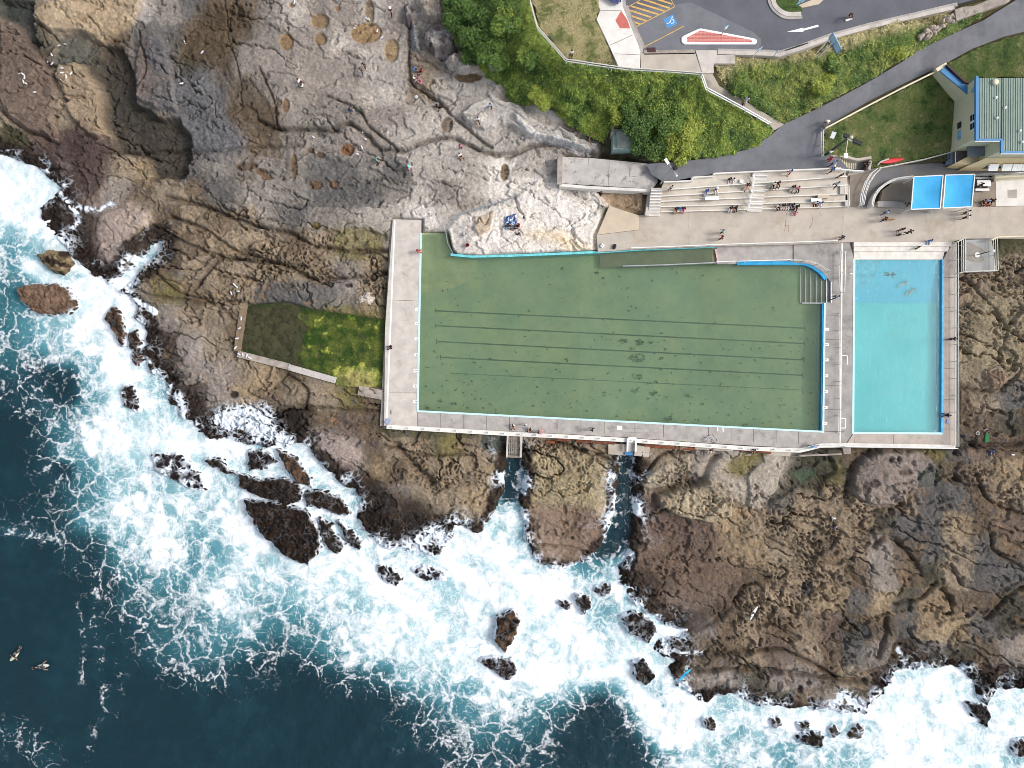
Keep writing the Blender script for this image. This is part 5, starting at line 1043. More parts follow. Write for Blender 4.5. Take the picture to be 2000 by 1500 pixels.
fm.bar((q[0]+q[3])/2*.5+(q[1]+q[2])/2*.5+(q[0]-q[3])*.5, (q[0]+q[3])/2*.5+(q[1]+q[2])/2*.5-(q[0]-q[3])*.5, .05); fm.build('frame', mat('steel_blue_frame', (120,160,196)), bb)
# ------------------------------------------------------------------ pump house under the shrubs
ph = empty('pump_house', P(1220,272,1.4)); tag(ph, 'small green and grey pump house tucked under the dark shrubs', 'pump house'); inv = tuple(-v for v in ph.location)
MB().prism([P(1197,252,3.0),P(1243,254,3.0),P(1245,291,3.0),P(1197,291,3.0)], .6).build('wall', mat('pale_green_wall', (150,174,168), .8, .2, 1, .1, 10), ph).location = inv
MB().prism([P(1204,255,3.5),P(1240,255,3.5),P(1243,266,3.35),P(1239,287,3.25),P(1204,288,3.25)], 3.0).build('roof', mat('grey_green_roof', (140,148,138), .8, .2, 1, .2, 10), ph, bevel=.12).location = inv
MB().prism([P(1240,281,2.2),P(1252,279,2.2),P(1256,290,2.2),P(1238,291,2.2)], .8).build('blue_hatch', mat('bright_blue_hatch', (92,150,204)), ph).location = inv
MB().prism([P(1195,243,3.3),P(1200,243,3.3),P(1199,262,3.3),P(1194,262,3.3)], .8).build('side_wall', WEATH, ph, bevel=.04).location = inv
hr = MB(); hr.tube(crom([P(1160,262,2.6),P(1152,268,2.3),P(1152,276,2.0),P(1156,284,1.8)], 4), .08); o = hr.build('pipe_rail', mat('brown_pipe', (150,116,100))); tag(o, 'bent pink-brown pipe on the rock ledge left of the pump house', 'pipe')
# ------------------------------------------------------------------ things at the seaward edge
gb = empty('sluice_gate', P(1004,868,0)); tag(gb, 'grey timber sluice platform with pale side beams over the left channel', 'sluice gate'); inv = tuple(-v for v in gb.location)
pk = MB()
for i in range(5): pk.bar(P(995.5+4.2*i,848,-.12), P(994.8+4.2*i,890,-.12), .2, .08)
pk.build('planks', TIMB, gb).location = inv
MB().bar(P(992,846,.05), P(990,892,.05), .22, .3).build('beam', CONC, gb).location = inv; MB().bar(P(1018.5,845,.05), P(1017,893,.05), .28, .35).build('beam', CONC, gb).location = inv
cb = MB()
for y in (857,866,875,884): cb.bar(P(993,y,-.05), P(1017,y+.6,-.05), .1, .06)
cb.bar(P(991,891,-.1), P(1018,892,-.1), .25, .5); cb.build('crossbars', TIMB, gb).location = inv
gb = empty('sluice_gate', P(1235,868,0)); tag(gb, 'white framed sluice gate with a blue foot over the right channel', 'sluice gate'); inv = tuple(-v for v in gb.location)
f = MB(); f.bar(P(1226,856,.35), P(1225,882,.35), .2, .3); f.bar(P(1242,856,.35), P(1241,883,.35), .2, .3); f.bar(P(1227,857,.36), P(1242,857,.36), .4, .3); f.build('frame', WHITE, gb).location = inv
MB().prism([P(1227,858,.1),P(1241,858,.1),P(1240,882,.1),P(1227,882,.1)], -.3).build('grating', CONC2, gb).location = inv
MB().prism([P(1221,883,-.05),P(1236,883.5,-.05),P(1235,889.5,-.05),P(1221,889,-.05)], -1.2).build('blue_foot', BLUE2, gb).location = inv
for poly, z, lab in [([(1188,866),(1224,868),(1222,890),(1188,887)],-.3,'grey concrete block left of the white sluice gate'),([(1243,870),(1270,872),(1267,893),(1238,890)],-.28,'grey concrete block right of the white sluice gate'),([(1357,866),(1430,872),(1432,882),(1358,878)],-.3,'pale concrete block below the leaning bicycle'),([(1505,878),(1545,883),(1543,892),(1504,888)],-.35,'pale concrete buttress near the right end of the seaward deck'),([(1646,874),(1662,874),(1662,887),(1648,887)],-.3,'rust-streaked concrete pier at the corner of the turquoise pool deck')]:
    slab('concrete_block', poly, z, -2.2, WEATH if 'rust' in lab else PROM, label=lab, cat='concrete block', kind=None)
for a, b, z, lab in [((1084,858),(1113,860),-.35,'rusty pipe length at the left of the seaward wall'),((1125,861),(1157,863),-.35,'second rusty pipe length below the seaward wall'),((1067,863),(1084,864),-.45,'short orange rusty pipe stub left of the seaward pipes'),((1161,863),(1200,866),-.4,'rusty pipe running into the block by the white sluice gate'),((1200,868),(1213,870),-.5,'short rusty pipe end beside the left concrete block'),((1258,871),(1357,877),-.45,'long rusty pipe between the white sluice gate and the bicycle'),((1432,876),(1505,884),-.42,'dark rusty pipe below the seated figure on the seaward wall')]:
    o = MB().tube([P(*a, z), P(*lerp2(a, b, .33), z-.02), P(*lerp2(a, b, .66), z), P(*b, z)], .2, 8).build('rusty_pipe', RUST); tag(o, lab, 'pipe')
tr = empty('trough', P(1590,880,-.5)); tag(tr, 'dark open drainage trough beneath the bend in the seaward railing', 'trough'); inv = tuple(-v for v in tr.location)
MB().prism([P(1572,886,-.6),P(1640,884,-.6),P(1640,878,-.6),P(1590,879,-.6)], -1.5).build('channel', DARK, tr).location = inv; MB().bar(P(1560,890,-.4), P(1642,886.5,-.4), .2, .5).build('lip', WEATH, tr).location = inv
# lane number plates
def digit(ch, size):
    cu = bpy.data.curves.new('numeral', 'FONT'); cu.body = ch; cu.size = size; cu.align_x = 'CENTER'; cu.align_y = 'CENTER'; cu.extrude = .004
    t = bpy.data.objects.new('numeral', cu); me = bpy.data.meshes.new_from_object(t); bpy.data.objects.remove(t); me.materials.clear(); me.materials.append(BLACK); return me
for side, ys in (('west', [604,632,662,693,724,754,784]), ('east', [643,673,703,734,765,796,827])):
    for k, y in enumerate(ys):
        x = float(np.interp(y,[604,784],[815.5,811.5])) if side == 'west' else float(np.interp(y,[643,827],[1614.5,1610.5]))
        n = str(k+1); pl_ = MB().box((0,0,.012), (.62,.36,.02)).build('lane_plate', WHITE); pl_.location = P(x, y, .035 if side == 'east' else .004)
        tag(pl_, 'white lane plate %s at the %s end of the green pool lanes' % ('number '+n, 'shore platform' if side == 'west' else 'turquoise pool'), 'lane plate', 'white lane plates at the %s end' % side)
        d = bpy.data.objects.new('numeral', digit(n, .36)); COL.objects.link(d); d.parent = pl_; d.location = (0.02,0,.028); d.rotation_euler = (0,0,-math.pi/2 if side == 'west' else math.pi/2)
# ------------------------------------------------------------------ vegetation
def leafmat(name):
    m = bpy.data.materials.new(name); m.use_nodes = True; N = m.node_tree.nodes; L = m.node_tree.links; b = N['Principled BSDF']; b.inputs['Roughness'].default_value = .6; b.inputs['Specular IOR Level'].default_value = .3
    a = N.new('ShaderNodeAttribute'); a.attribute_name = 'tint'; nz = N.new('ShaderNodeTexNoise'); nz.inputs['Scale'].default_value = 2.5
    tc = N.new('ShaderNodeTexCoord'); L.new(tc.outputs['Object'], nz.inputs['Vector'])
    mr = N.new('ShaderNodeMapRange'); mr.inputs[3].default_value = .7; mr.inputs[4].default_value = 1.3; L.new(nz.outputs['Fac'], mr.inputs[0])
    mx = N.new('ShaderNodeMix'); mx.data_type = 'RGBA'; mx.blend_type = 'MULTIPLY'; mx.inputs[0].default_value = 1; L.new(a.outputs['Color'], mx.inputs[6]); L.new(mr.outputs[0], mx.inputs[7]); L.new(mx.outputs[2], b.inputs['Base Color'])
    return m
LEAF = leafmat('leaf'); nprng = np.random.RandomState(5)
PAL = {k: np.array(lin(v)) for k, v in {'dark':(54,78,36),'mid':(92,120,54),'lime':(150,162,68),'straw':(186,174,128),'deep':(42,62,32),'olive':(124,130,76)}.items()}
def leaf_mesh(name, cx, cy, cz, col, ln, wd, up=.5, parent=None):
    """n triangles, one leaf blade each"""
    n = len(cx); az = nprng.rand(n)*2*np.pi; el = (nprng.rand(n)-.25)*up*2.2
    d = np.stack([np.cos(az)*np.cos(el), np.sin(az)*np.cos(el), np.sin(el)], -1); s = np.stack([-np.sin(az), np.cos(az), (nprng.rand(n)-.5)*.8], -1)
    c = np.stack([cx, cy, cz], -1); L = (ln*(.6+.8*nprng.rand(n)))[:, None]; Wd = (wd*(.6+.8*nprng.rand(n)))[:, None]
    v = np.empty((n, 3, 3), np.float32); v[:,0] = c-d*L*.5+s*Wd*.5; v[:,1] = c-d*L*.5-s*Wd*.5; v[:,2] = c+d*L*.5
    me = bpy.data.meshes.new(name); me.vertices.add(3*n); me.vertices.foreach_set('co', v.ravel()); me.loops.add(3*n); me.loops.foreach_set('vertex_index', np.arange(3*n, dtype=np.int32))
    me.polygons.add(n); me.polygons.foreach_set('loop_start', np.arange(0, 3*n, 3, dtype=np.int32)); me.polygons.foreach_set('loop_total', np.full(n, 3, np.int32)); me.update(calc_edges=True)
    a = me.color_attributes.new('tint', 'FLOAT_COLOR', 'POINT'); c4 = np.ones((n, 3, 4), np.float32); c4[:,:,:3] = col[:,None,:]; a.data.foreach_set('color', c4.ravel())
    me.materials.append(LEAF); o = bpy.data.objects.new(name, me); COL.objects.link(o)
    if parent is not None: o.parent = parent
    return o
def inside(poly, n, margin=0):
    xs = [p[0] for p in poly]; ys = [p[1] for p in poly]; ox = []; oy = []; got = 0
    while got < n:
        x = nprng.uniform(min(xs), max(xs), n); y = nprng.uniform(min(ys), max(ys), n); k = poly_sd(poly, x+7*perlin(x/12, y/12, 301), y+7*perlin(x/12, y/12, 302)) > margin; ox.append(x[k]); oy.append(y[k]); got += k.sum()
    return np.concatenate(ox)[:n], np.concatenate(oy)[:n]
def hump(px, py):
    f1, f2, cid = voro(px/26+.4*perlin(px/18,py/18,311), py/24, 313)
    g1, _, _ = voro(px/11, py/11, 317)
    return .38*np.clip(1-f1, 0, 1)*(.5+cid)+.25*np.clip(1-g1, 0, 1)+.45*fbm(px/60, py/60, 3, 315)
def cover(name, poly, n, label, ramp, ln=.42, wd=.12, dry=None, hum=1.0):
    px, py = inside(poly, n); z = up(C_hb, px, py)+hum*hump(px, py)-.25+nprng.rand(n)*.3
    e = sstep(0, 14, poly_sd(poly, px, py)); z = z-(1-e)*hum*.5*np.maximum(hump(px, py), 0)
    t = np.clip(.5+1.0*fbm(px/46, py/56, 5, 321, .6)+.3*(hump(px, py)-.3)+.2*nprng.randn(n), 0, .999)
    ks_ = np.array([PAL[k] for k in ramp]); i = t*(len(ramp)-1); a = np.floor(i).astype(int); f = (i-a)[:, None]; col = ks_[a]*(1-f)+ks_[np.minimum(a+1, len(ramp)-1)]*f
    if dry is not None:
        w = sstep(-10, 10, poly_sd(dry, px+8*perlin(px/10,py/10,331), py))[:, None]*.9; col = col*(1-w)+PAL['straw']*w*(.7+.5*nprng.rand(n))[:, None]; z = z-(w[:,0]*.5*hum)
    col = col*(.5+1.2*nprng.rand(n))[:, None]
    k = (CAMH-z)/CAMH/S
    o = leaf_mesh(name, (px-1000)*k, (750-py)*k, z, col, ln, wd); tag(o, label, 'ground cover', kind='stuff'); return o
V1 = [(866,-30),(870,40),(893,85),(922,118),(955,150),(982,166),(988,186),(1010,206),(1045,200),(1062,188),(1085,212),(1108,240),(1150,264),(1178,276),(1192,246),(1246,252),(1252,300),(1290,313),(1420,301),(1470,286),(1510,256),(1495,244),(1390,182),(1371,168),(1367,147),(1240,140),(1107,124),(1050,62),(1031,0),(1028,-30)]
V2 = [(1405,146),(1400,130),(1440,112),(1500,108),(1560,98),(1620,76),(1700,55),(1800,31),(1862,18),(1868,42),(1920,26),(1872,58),(1800,92),(1700,152),(1590,210),(1532,240),(1500,222),(1444,186),(1412,168)]
cover('scrub', V1, 190000, 'dense bright green coastal scrub on the bank between the rocks and the fence', ['dark','mid','mid','lime','mid','lime'], .5, .085)
cover('scrub', V2, 76000, 'green and straw-coloured scrub on the bank below the car park', ['dark','mid','mid','olive','lime','olive'], .5, .085, dry=[(1396,150),(1396,126),(1440,106),(1500,102),(1560,92),(1620,70),(1700,49),(1800,25),(1866,10),(1868,40),(1800,52),(1700,74),(1640,104),(1560,118),(1500,122),(1440,130),(1420,160),(1440,188),(1420,180)])
def lawn(label, poly, n, ramp, dry):
    px, py = inside(poly, n); z = up(C_hb, px, py)-.02+nprng.rand(n)*.05
    t = np.clip(dry+.7*fbm(px/30, py/30, 4, 341)+.25*fbm(px/7, py/7, 2, 343)+.1*nprng.randn(n), 0, .999); ks_ = np.array([PAL[k] for k in ramp]); i = t*(len(ramp)-1); a = np.floor(i).astype(int); f = (i-a)[:, None]; col = (ks_[a]*(1-f)+ks_[np.minimum(a+1, len(ramp)-1)]*f)*(.75+.5*nprng.rand(n))[:, None]
    k = (CAMH-z)/CAMH/S; o = leaf_mesh('lawn', (px-1000)*k, (750-py)*k, z, col, .16, .06, .7); tag(o, label, 'lawn', kind='stuff')
L1 = [(1036,-30),(1052,50),(1108,115),(1206,129),(1188,92),(1163,38),(1171,18),(1160,-30)]
L2 = [(1612,252),(1830,143),(1862,196),(1864,206),(1856,296),(1800,309),(1720,327),(1703,326),(1701,308),(1672,310),(1650,303),(1624,303),(1608,302)]
L3 = [(1852,124),(1900,99),(1960,77),(2060,52),(2060,150),(1908,151),(1904,162),(1882,159)]
for nm, poly in (('turf', L1), ('turf', L2), ('turf', L3)):
    patch(nm, poly, lambda x, y: H1(x, y)-.06, mat('earth_and_turf', (104,102,62), .95, .3, .5, .5, 10, rgb2=(78,86,44), stain=((122,104,80), .35, .56, .6)) if 'earth_and_turf' not in bpy.data.materials else bpy.data.materials['earth_and_turf'], 16)
lawn('patchy dry lawn with bare brown spots inside the clifftop railing', L1, 30000, ['mid','olive','straw','straw'], .62)
lawn('dark green lawn beside the cream clubhouse', L2, 70000, ['dark','mid','olive','olive','straw'], .45)
lawn('small lawn above the clubhouse roof beside the asphalt path', L3, 22000, ['dark','mid','olive','straw'], .45)
def shrub(label, px, py, r, h, ramp, n, trunk=True):
    h *= .72; z0 = H1(px, py); b = P(px, py, z0+h*.6); o = empty('shrub', (b[0], b[1], z0-.2)); tag(o, label, 'shrub', 'shrubs on the bank')
    nc = max(5, int(r*5)); th = nprng.rand(nc)*2*np.pi; rr = np.sqrt(nprng.rand(nc))*r*.85; cx = rr*np.cos(th); cy = rr*np.sin(th); cz = h*(1-.55*(rr/r)**2)*(.75+.3*nprng.rand(nc)); cr = r*(.28+.22*nprng.rand(nc))
    k = nprng.randint(0, nc, n); u = nprng.randn(n, 3); u /= np.linalg.norm(u, axis=1)[:, None]; rad = cr[k]*(.55+.5*nprng.rand(n))
    x = cx[k]+u[:,0]*rad; y = cy[k]+u[:,1]*rad; z = np.maximum(cz[k]+u[:,2]*rad*.8, .1)
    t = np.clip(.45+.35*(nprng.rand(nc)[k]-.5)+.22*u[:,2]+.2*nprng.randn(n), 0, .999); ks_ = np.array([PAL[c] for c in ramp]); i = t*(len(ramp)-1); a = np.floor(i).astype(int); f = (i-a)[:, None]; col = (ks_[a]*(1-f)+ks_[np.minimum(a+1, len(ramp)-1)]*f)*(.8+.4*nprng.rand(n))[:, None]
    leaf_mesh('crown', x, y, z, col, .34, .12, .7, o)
    mb = MB(); mb.tube([(0,0,-.1),(.1,.05,h*.35),(.05,.1,h*.6)], .16, 7, .08)
    for q in range(4): mb.tube([(.08,.06,h*.35),(cx[q%nc]*.5,cy[q%nc]*.5,h*.55),(cx[q%nc]*.9,cy[q%nc]*.9,cz[q%nc]*.85)], .07, 5, .03)
    mb.build('trunk', mat('shrub_bark', (96,84,68), .95, .3, 4, .4, 10) if 'shrub_bark' not in bpy.data.materials else bpy.data.materials['shrub_bark'], o)
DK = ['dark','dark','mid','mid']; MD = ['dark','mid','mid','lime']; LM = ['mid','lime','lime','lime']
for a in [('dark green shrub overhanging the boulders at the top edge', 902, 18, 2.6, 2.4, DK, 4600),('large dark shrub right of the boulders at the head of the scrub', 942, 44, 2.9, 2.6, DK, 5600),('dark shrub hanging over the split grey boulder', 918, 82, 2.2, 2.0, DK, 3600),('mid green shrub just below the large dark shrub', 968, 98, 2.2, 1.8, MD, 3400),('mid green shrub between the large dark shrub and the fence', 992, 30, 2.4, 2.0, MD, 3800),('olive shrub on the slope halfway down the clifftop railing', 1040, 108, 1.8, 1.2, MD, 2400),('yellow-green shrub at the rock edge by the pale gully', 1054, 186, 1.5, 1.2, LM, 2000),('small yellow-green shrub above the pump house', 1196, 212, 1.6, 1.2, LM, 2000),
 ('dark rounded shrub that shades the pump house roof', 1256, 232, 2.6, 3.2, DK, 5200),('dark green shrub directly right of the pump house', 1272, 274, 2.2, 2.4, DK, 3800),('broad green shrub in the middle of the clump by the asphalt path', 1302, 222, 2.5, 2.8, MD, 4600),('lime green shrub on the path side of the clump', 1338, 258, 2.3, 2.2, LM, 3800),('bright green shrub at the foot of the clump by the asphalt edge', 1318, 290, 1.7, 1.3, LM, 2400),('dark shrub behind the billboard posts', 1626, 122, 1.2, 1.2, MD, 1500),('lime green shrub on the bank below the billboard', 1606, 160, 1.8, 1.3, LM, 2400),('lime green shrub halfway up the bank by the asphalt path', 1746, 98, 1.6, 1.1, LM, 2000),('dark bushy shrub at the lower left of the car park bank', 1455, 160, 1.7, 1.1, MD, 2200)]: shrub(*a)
# ------------------------------------------------------------------ loose rocks
def rock_obj(name, label, poly, base, top, rgb, rgb2=None, wash_=0.0, kelp_=0.0, edge=9, group=None, seed=0, cat='rock', rough_=.22):
    xs = [p[0] for p in poly]; ys = [p[1] for p in poly]
    x = np.arange(min(xs)-8, max(xs)+8, 1.5); y = np.arange(min(ys)-8, max(ys)+8, 1.5); X, Y = np.meshgrid(x, y)
    w1 = fbm(X/14, Y/14, 3, 401+seed)*5; w2 = fbm(X/14, Y/14, 3, 411+seed)*5
    sd = poly_sd(poly, X+w1, Y+w2)+(5 if cat == 'sea rock' else 0); m = sstep(-2, edge, sd)
    facet = fbm(X/26+w1/20, Y/26+w2/20, 3, 421+seed); cr = np.exp(-(perlin((X+Y*.5)/22, (Y-X*.3)/13, 431+seed)/.06)**2)
    z = base + (top-base)*m*(.82+.3*facet) + fbm(X/7, Y/7, 4, 441+seed, .6)*rough_ - cr*.16*m
    z = np.where(sd < 0, base-.9*sstep(0, -5, sd)-.2, z)
    c1 = np.array(lin(rgb)); c2 = np.array(lin(rgb2 or rgb)); t = sstep(-.25, .25, fbm(X/18, Y/18, 3, 451+seed))[..., None]
    c = (c1*(1-t)+c2*t)*(1+.5*fbm(X/8, Y/8, 4, 461+seed, .6))[..., None]
    if kelp_:
        kk = sstep(edge*kelp_+2, edge*kelp_-6, sd+fbm(X/9, Y/9, 3, 471)*5)[..., None]; c = c*(1-kk)+np.array(lin((50,39,33)))*(1+.8*fbm(X/5, Y/5, 3, 481))[..., None]*kk
    wv = np.clip(wash_*(.6+1.5*fbm(X/22, Y/22, 3, 491+seed))+.55*(wash_ > 0)*sstep(7, 0, sd), 0, 1)
    k = (CAMH-(base+top)/2)/CAMH/S; cxy = P(sum(xs)/len(xs), sum(ys)/len(ys), (base+top)/2)
    o = ground_mesh(name, (X-1000)*k-cxy[0], (750-Y)*k-cxy[1], z-base, sd > -5.5, np.clip(c, .006, .8), {'wash': wv}, ROCK)
    o.location = (cxy[0], cxy[1], base); tag(o, label, cat, group); return o
SR = [('ochre-topped boulder with a dark wet side standing in the white surf', [(75,500),(95,492),(125,495),(135,515),(120,532),(100,525)], 1.0, (62,50,44), (170,150,116), 0, .0),
('broad brown sea rock with a dark kelp rim out in the foam at the left', [(35,565),(60,555),(110,557),(135,567),(140,585),(150,597),(128,610),(80,612),(45,590)], 1.1, (150,122,100), (128,104,86), .05, 1.0),
('narrow brown rock fringed with kelp beside the foam notch', [(207,622),(222,600),(236,618),(242,650),(238,672),(226,652)], .9, (112,86,66), (56,44,36), .1, .6),
('small dark rock between the narrow rock and the kelp shore', [(252,652),(265,648),(274,670),(268,690),(256,680)], .7, (84,66,52), (50,40,34), .12, .6),
('small round reddish rock at the tip of the white foam tongue', [(258,694),(275,690),(281,702),(268,712)], .5, (92,62,50), (60,46,40), .2, .5),
('dark rock streaming with foam below the kelp shore', [(237,762),(258,755),(274,778),(268,802),(246,792)], .5, (54,44,42), None, .55, 0),
('half-submerged dark rock veiled by a passing wave', [(298,890),(312,886),(345,890),(372,905),(396,935),(400,955),(375,953),(340,935),(310,920)], .7, (48,42,44), None, .6, 0),
('long low black rock reaching into the foam', [(400,900),(430,898),(445,920),(475,930),(510,940),(555,935),(585,950),(588,975),(560,985),(500,965),(472,950),(466,928),(440,922)], 1.0, (56,44,36), (44,36,32), .08, 0),
('largest black kelp rock standing in the surf', [(478,980),(540,985),(600,1000),(622,1040),(625,1065),(600,1103),(560,1085),(540,1065),(510,1040)], 1.2, (58,45,36), (40,33,30), .08, 0),
('tilted black slab with paler brown patches by the kelp shelf', [(545,880),(575,895),(605,935),(605,948),(585,945),(560,915)], 1.0, (60,50,42), (110,88,70), .06, .4),
('black rock in the foam left of the tilted slab', [(485,885),(510,880),(540,900),(520,912),(490,916)], .7, (46,38,34), None, .25, 0),
('black rock lying across the foam channel below the tilted slab', [(597,965),(625,960),(665,975),(682,1002),(668,1004),(630,990),(600,985)], .9, (54,43,36), None, .1, 0),
('slim black rock in the foam channel beside the largest kelp rock', [(625,1015),(645,1025),(650,1045),(673,1065),(660,1080),(640,1070),(630,1045)], .8, (52,42,36), None, .2, 0),
('thin black rock between the foam streams by the broad kelp shelf', [(660,1018),(680,1035),(706,1060),(700,1072),(678,1056)], .7, (52,42,36), None, .2, 0),
('dark rock awash below the broad kelp shelf', [(738,1108),(768,1108),(786,1130),(775,1142),(750,1132)], .5, (50,42,38), None, .45, 0),
('streaked rock barely showing in the foam right of the awash rock', [(805,1112),(835,1108),(872,1118),(868,1132),(830,1130)], .35, (50,44,44), None, .75, 0),
('upright dark rock with a brown face in the middle of the surf', [(975,1207),(1000,1196),(1014,1213),(1005,1240),(985,1272),(968,1250)], 1.1, (46,38,34), (112,88,68), .15, 0),
('ragged dark rock below the upright rock in the surf', [(938,1292),(960,1285),(1000,1290),(1010,1310),(990,1327),(965,1310)], .7, (52,40,36), None, .3, 0),
('squarish dark rock in the foam off the block between the channels', [(1126,1164),(1150,1168),(1152,1186),(1138,1197)], .8, (62,50,40), (46,38,34), .15, 0),
('tiny dark rock left of the squarish rock', [(1093,1177),(1112,1179),(1109,1190),(1098,1188)], .5, (54,44,38), None, .15, 0),
('low rock awash above the squarish rock', [(1163,1150),(1196,1143),(1192,1158),(1175,1163)], .5, (56,48,44), None, .4, 0),
('broad black rock with foam strands off the reddish headland', [(1217,1205),(1240,1197),(1272,1215),(1282,1232),(1266,1252),(1230,1232)], .9, (48,38,34), None, .3, 0),
('blocky dark rock left of the blue surfboard headland', [(1237,1295),(1255,1292),(1279,1320),(1261,1337),(1245,1326)], .9, (62,52,42), (44,38,36), .15, 0),
('small dark rock under the headland foam near the bottom edge', [(1377,1408),(1395,1408),(1397,1426),(1380,1422)], .6, (56,48,42), None, .2, 0),
('dark two-lobed rock in the surf near the bottom edge', [(1562,1440),(1585,1432),(1608,1438),(1601,1457),(1575,1452)], .7, (48,40,34), None, .12, 0),
('small curved dark rock above the two-lobed rock', [(1560,1416),(1580,1411),(1581,1424),(1567,1426)], .5, (62,54,48), None, .25, 0),
('faint grey rock in the foam right of the two-lobed rock', [(1620,1426),(1632,1419),(1638,1432),(1626,1440)], .4, (86,78,74), None, .4, 0),
('streaked grey rock at the right of the bottom foam', [(1660,1440),(1672,1418),(1686,1416),(1682,1440)], .4, (92,80,68), None, .5, 0),
('black rock spur in the foam below the right-hand shore', [(1890,1375),(1925,1380),(1934,1400),(1925,1418),(1905,1398)], .6, (44,38,34), None, .12, 0),
('dark rock in the foam at the lower right edge', [(1980,1450),(2004,1446),(2010,1475),(1985,1474)], .6, (60,50,46), None, .35, 0),
('small speck of dark rock left of the two-lobed rock', [(1505,1406),(1520,1404),(1525,1416),(1510,1420)], .4, (66,58,54), None, .45, 0)]
for i, (lab, poly, h, c, c2, wv, kp) in enumerate(SR):
    rock_obj('sea_rock', lab, poly, SEA-.02, SEA+.15+h, tuple(v*.78 for v in c), c2 and tuple(v*.78 for v in c2), wv*.8, kp, 6, 'dark rocks standing in the surf', i, 'sea rock', .2)
for i, (lab, poly, h, c, c2) in enumerate([('small grey upright boulder with a dark purple end at the top edge', [(787,15),(795,2),(805,8),(806,28),(797,46),(787,40)], 1.0, (134,132,130), (96,84,88)),
('large flat pale boulder under the shrubs at the top edge', [(805,-12),(868,-12),(869,34),(850,42),(832,40),(818,20)], 1.3, (178,166,152), (160,146,132)),
('grey boulder with a rounded back right of the path of puddles', [(803,46),(816,40),(824,70),(821,100),(806,106),(800,72)], .8, (140,140,138), (118,116,114)),
('large split boulder, pale grey on one side and purple-brown on the other', [(826,60),(846,48),(880,45),(902,55),(895,85),(875,110),(855,105),(838,95),(828,78)], 1.5, (172,166,160), (112,98,94)),
('pale wedge boulder below the split boulder at the scrub edge', [(870,112),(885,100),(920,95),(934,108),(946,104),(941,138),(905,136),(880,126)], 1.2, (186,178,168), (160,150,140)),
('dark-sided boulder half under the scrub right of the pale wedge', [(946,94),(975,104),(989,118),(986,131),(965,136),(950,122)], 1.1, (126,124,120), (150,144,136)),
('white oval stone lying on the grey rock beside the west pool deck', [(690,590),(700,574),(716,568),(734,582),(722,593),(702,597)], .5, (190,180,168), (168,158,148)),
('brown squarish boulder on the reef right of the turquoise pool', [(1926,726),(1950,716),(1976,740),(1956,762),(1928,756)], .7, (138,118,100), (112,94,80))]):
    cx, cy = sum(p[0] for p in poly)/len(poly), sum(p[1] for p in poly)/len(poly); b = float(bil(C_hb[::1], 0*np.array([1.]), np.array([1.]))[0]) if False else H1(cx, cy)-.35
    rock_obj('boulder', lab, poly, b, b+.35+h, c, c2, 0, 0, 10, None, 50+i, 'boulder', .25)
# rubble on the bank
proto = None
for i in range(44):
    t = nprng.rand(); px = 1796+64*t+nprng.uniform(-6, 6); py = 77-44*t+nprng.uniform(-9, 9)
    if proto is None:
        bm = bmesh.new(); bmesh.ops.create_icosphere(bm, subdivisions=2, radius=.36)
        for v in bm.verts: v.co *= 1+.28*(rnd.random()-.5); v.co.z *= .7
        me = bpy.data.meshes.new('rubble_rock'); bm.to_mesh(me); bm.free(); me.materials.append(mat('rubble_stone', (182,168,154), .9, .35, 2.0, .5, 8)); o = bpy.data.objects.new('rubble_rock', me); COL.objects.link(o); proto = o
        tag(o, 'pale broken stone in the rubble on the grassy bank', 'rock', 'pale stones of the rubble bank')
    else: o = proto.copy(); COL.objects.link(o)
    o.location = PH(px, py, .75+.25*nprng.rand()); o.rotation_euler = (nprng.rand()*6, nprng.rand()*6, nprng.rand()*6); s = nprng.uniform(.45, .95); o.scale = (s*1.3, s*.9, s)
# seaweed on the pool floor
mb = MB()
def clump(px, py, r, n):
    for _ in range(n):
        a = nprng.rand()*6.28; rr = r*math.sqrt(nprng.rand()); c = P(px+rr*math.cos(a), py+rr*.6*math.sin(a), -1.68); L = nprng.uniform(.07, .22); w = nprng.uniform(.03, .08); t = nprng.rand()*3.14
        dx, dy = math.cos(t)*L, math.sin(t)*L; nx, ny = -math.sin(t)*w, math.cos(t)*w; z = c[2]+nprng.rand()*.1
        mb.add([(c[0]-dx,c[1]-dy,z),(c[0]+nx,c[1]+ny,z+.05),(c[0]+dx,c[1]+dy,z),(c[0]-nx,c[1]-ny,z+.03)], [(0,1,2,3)])
for a in [(1217,667,9,24),(1248,669,9,34),(1234,681,5,10),(1245,699,15,60),(1293,701,5,12),(1245,735,10,24),(1271,669,4,8),(1282,746,4,8),(1097,524,4,7),(1165,533,4,8),(1211,540,3,6),(1178,543,3,5),(1240,763,7,18),(1278,768,9,26),(1343,774,5,10),(1372,789,4,9),(1305,818,7,20),(1455,830,5,14),(1360,822,9,18),(1180,766,4,8),(860,783,4,9),(834,797,5,12),(888,789,4,9),(912,796,3,6),(970,808,4,9),(1042,792,3,6),(1017,818,4,8)]: clump(*a)
for _ in range(300):
    x = nprng.uniform(830, 1590); y = 640+190*nprng.rand()**.55
    if nprng.rand() < .3: y = nprng.uniform(520, 830)
    clump(x, y, 3, 1 if nprng.rand() < .7 else 3)
o = mb.build('seaweed', mat('dark_seaweed', (58,72,40), .9, .4, 3, 0)); tag(o, 'dark green seaweed scraps lying on the floor of the green pool', 'seaweed', kind='stuff')
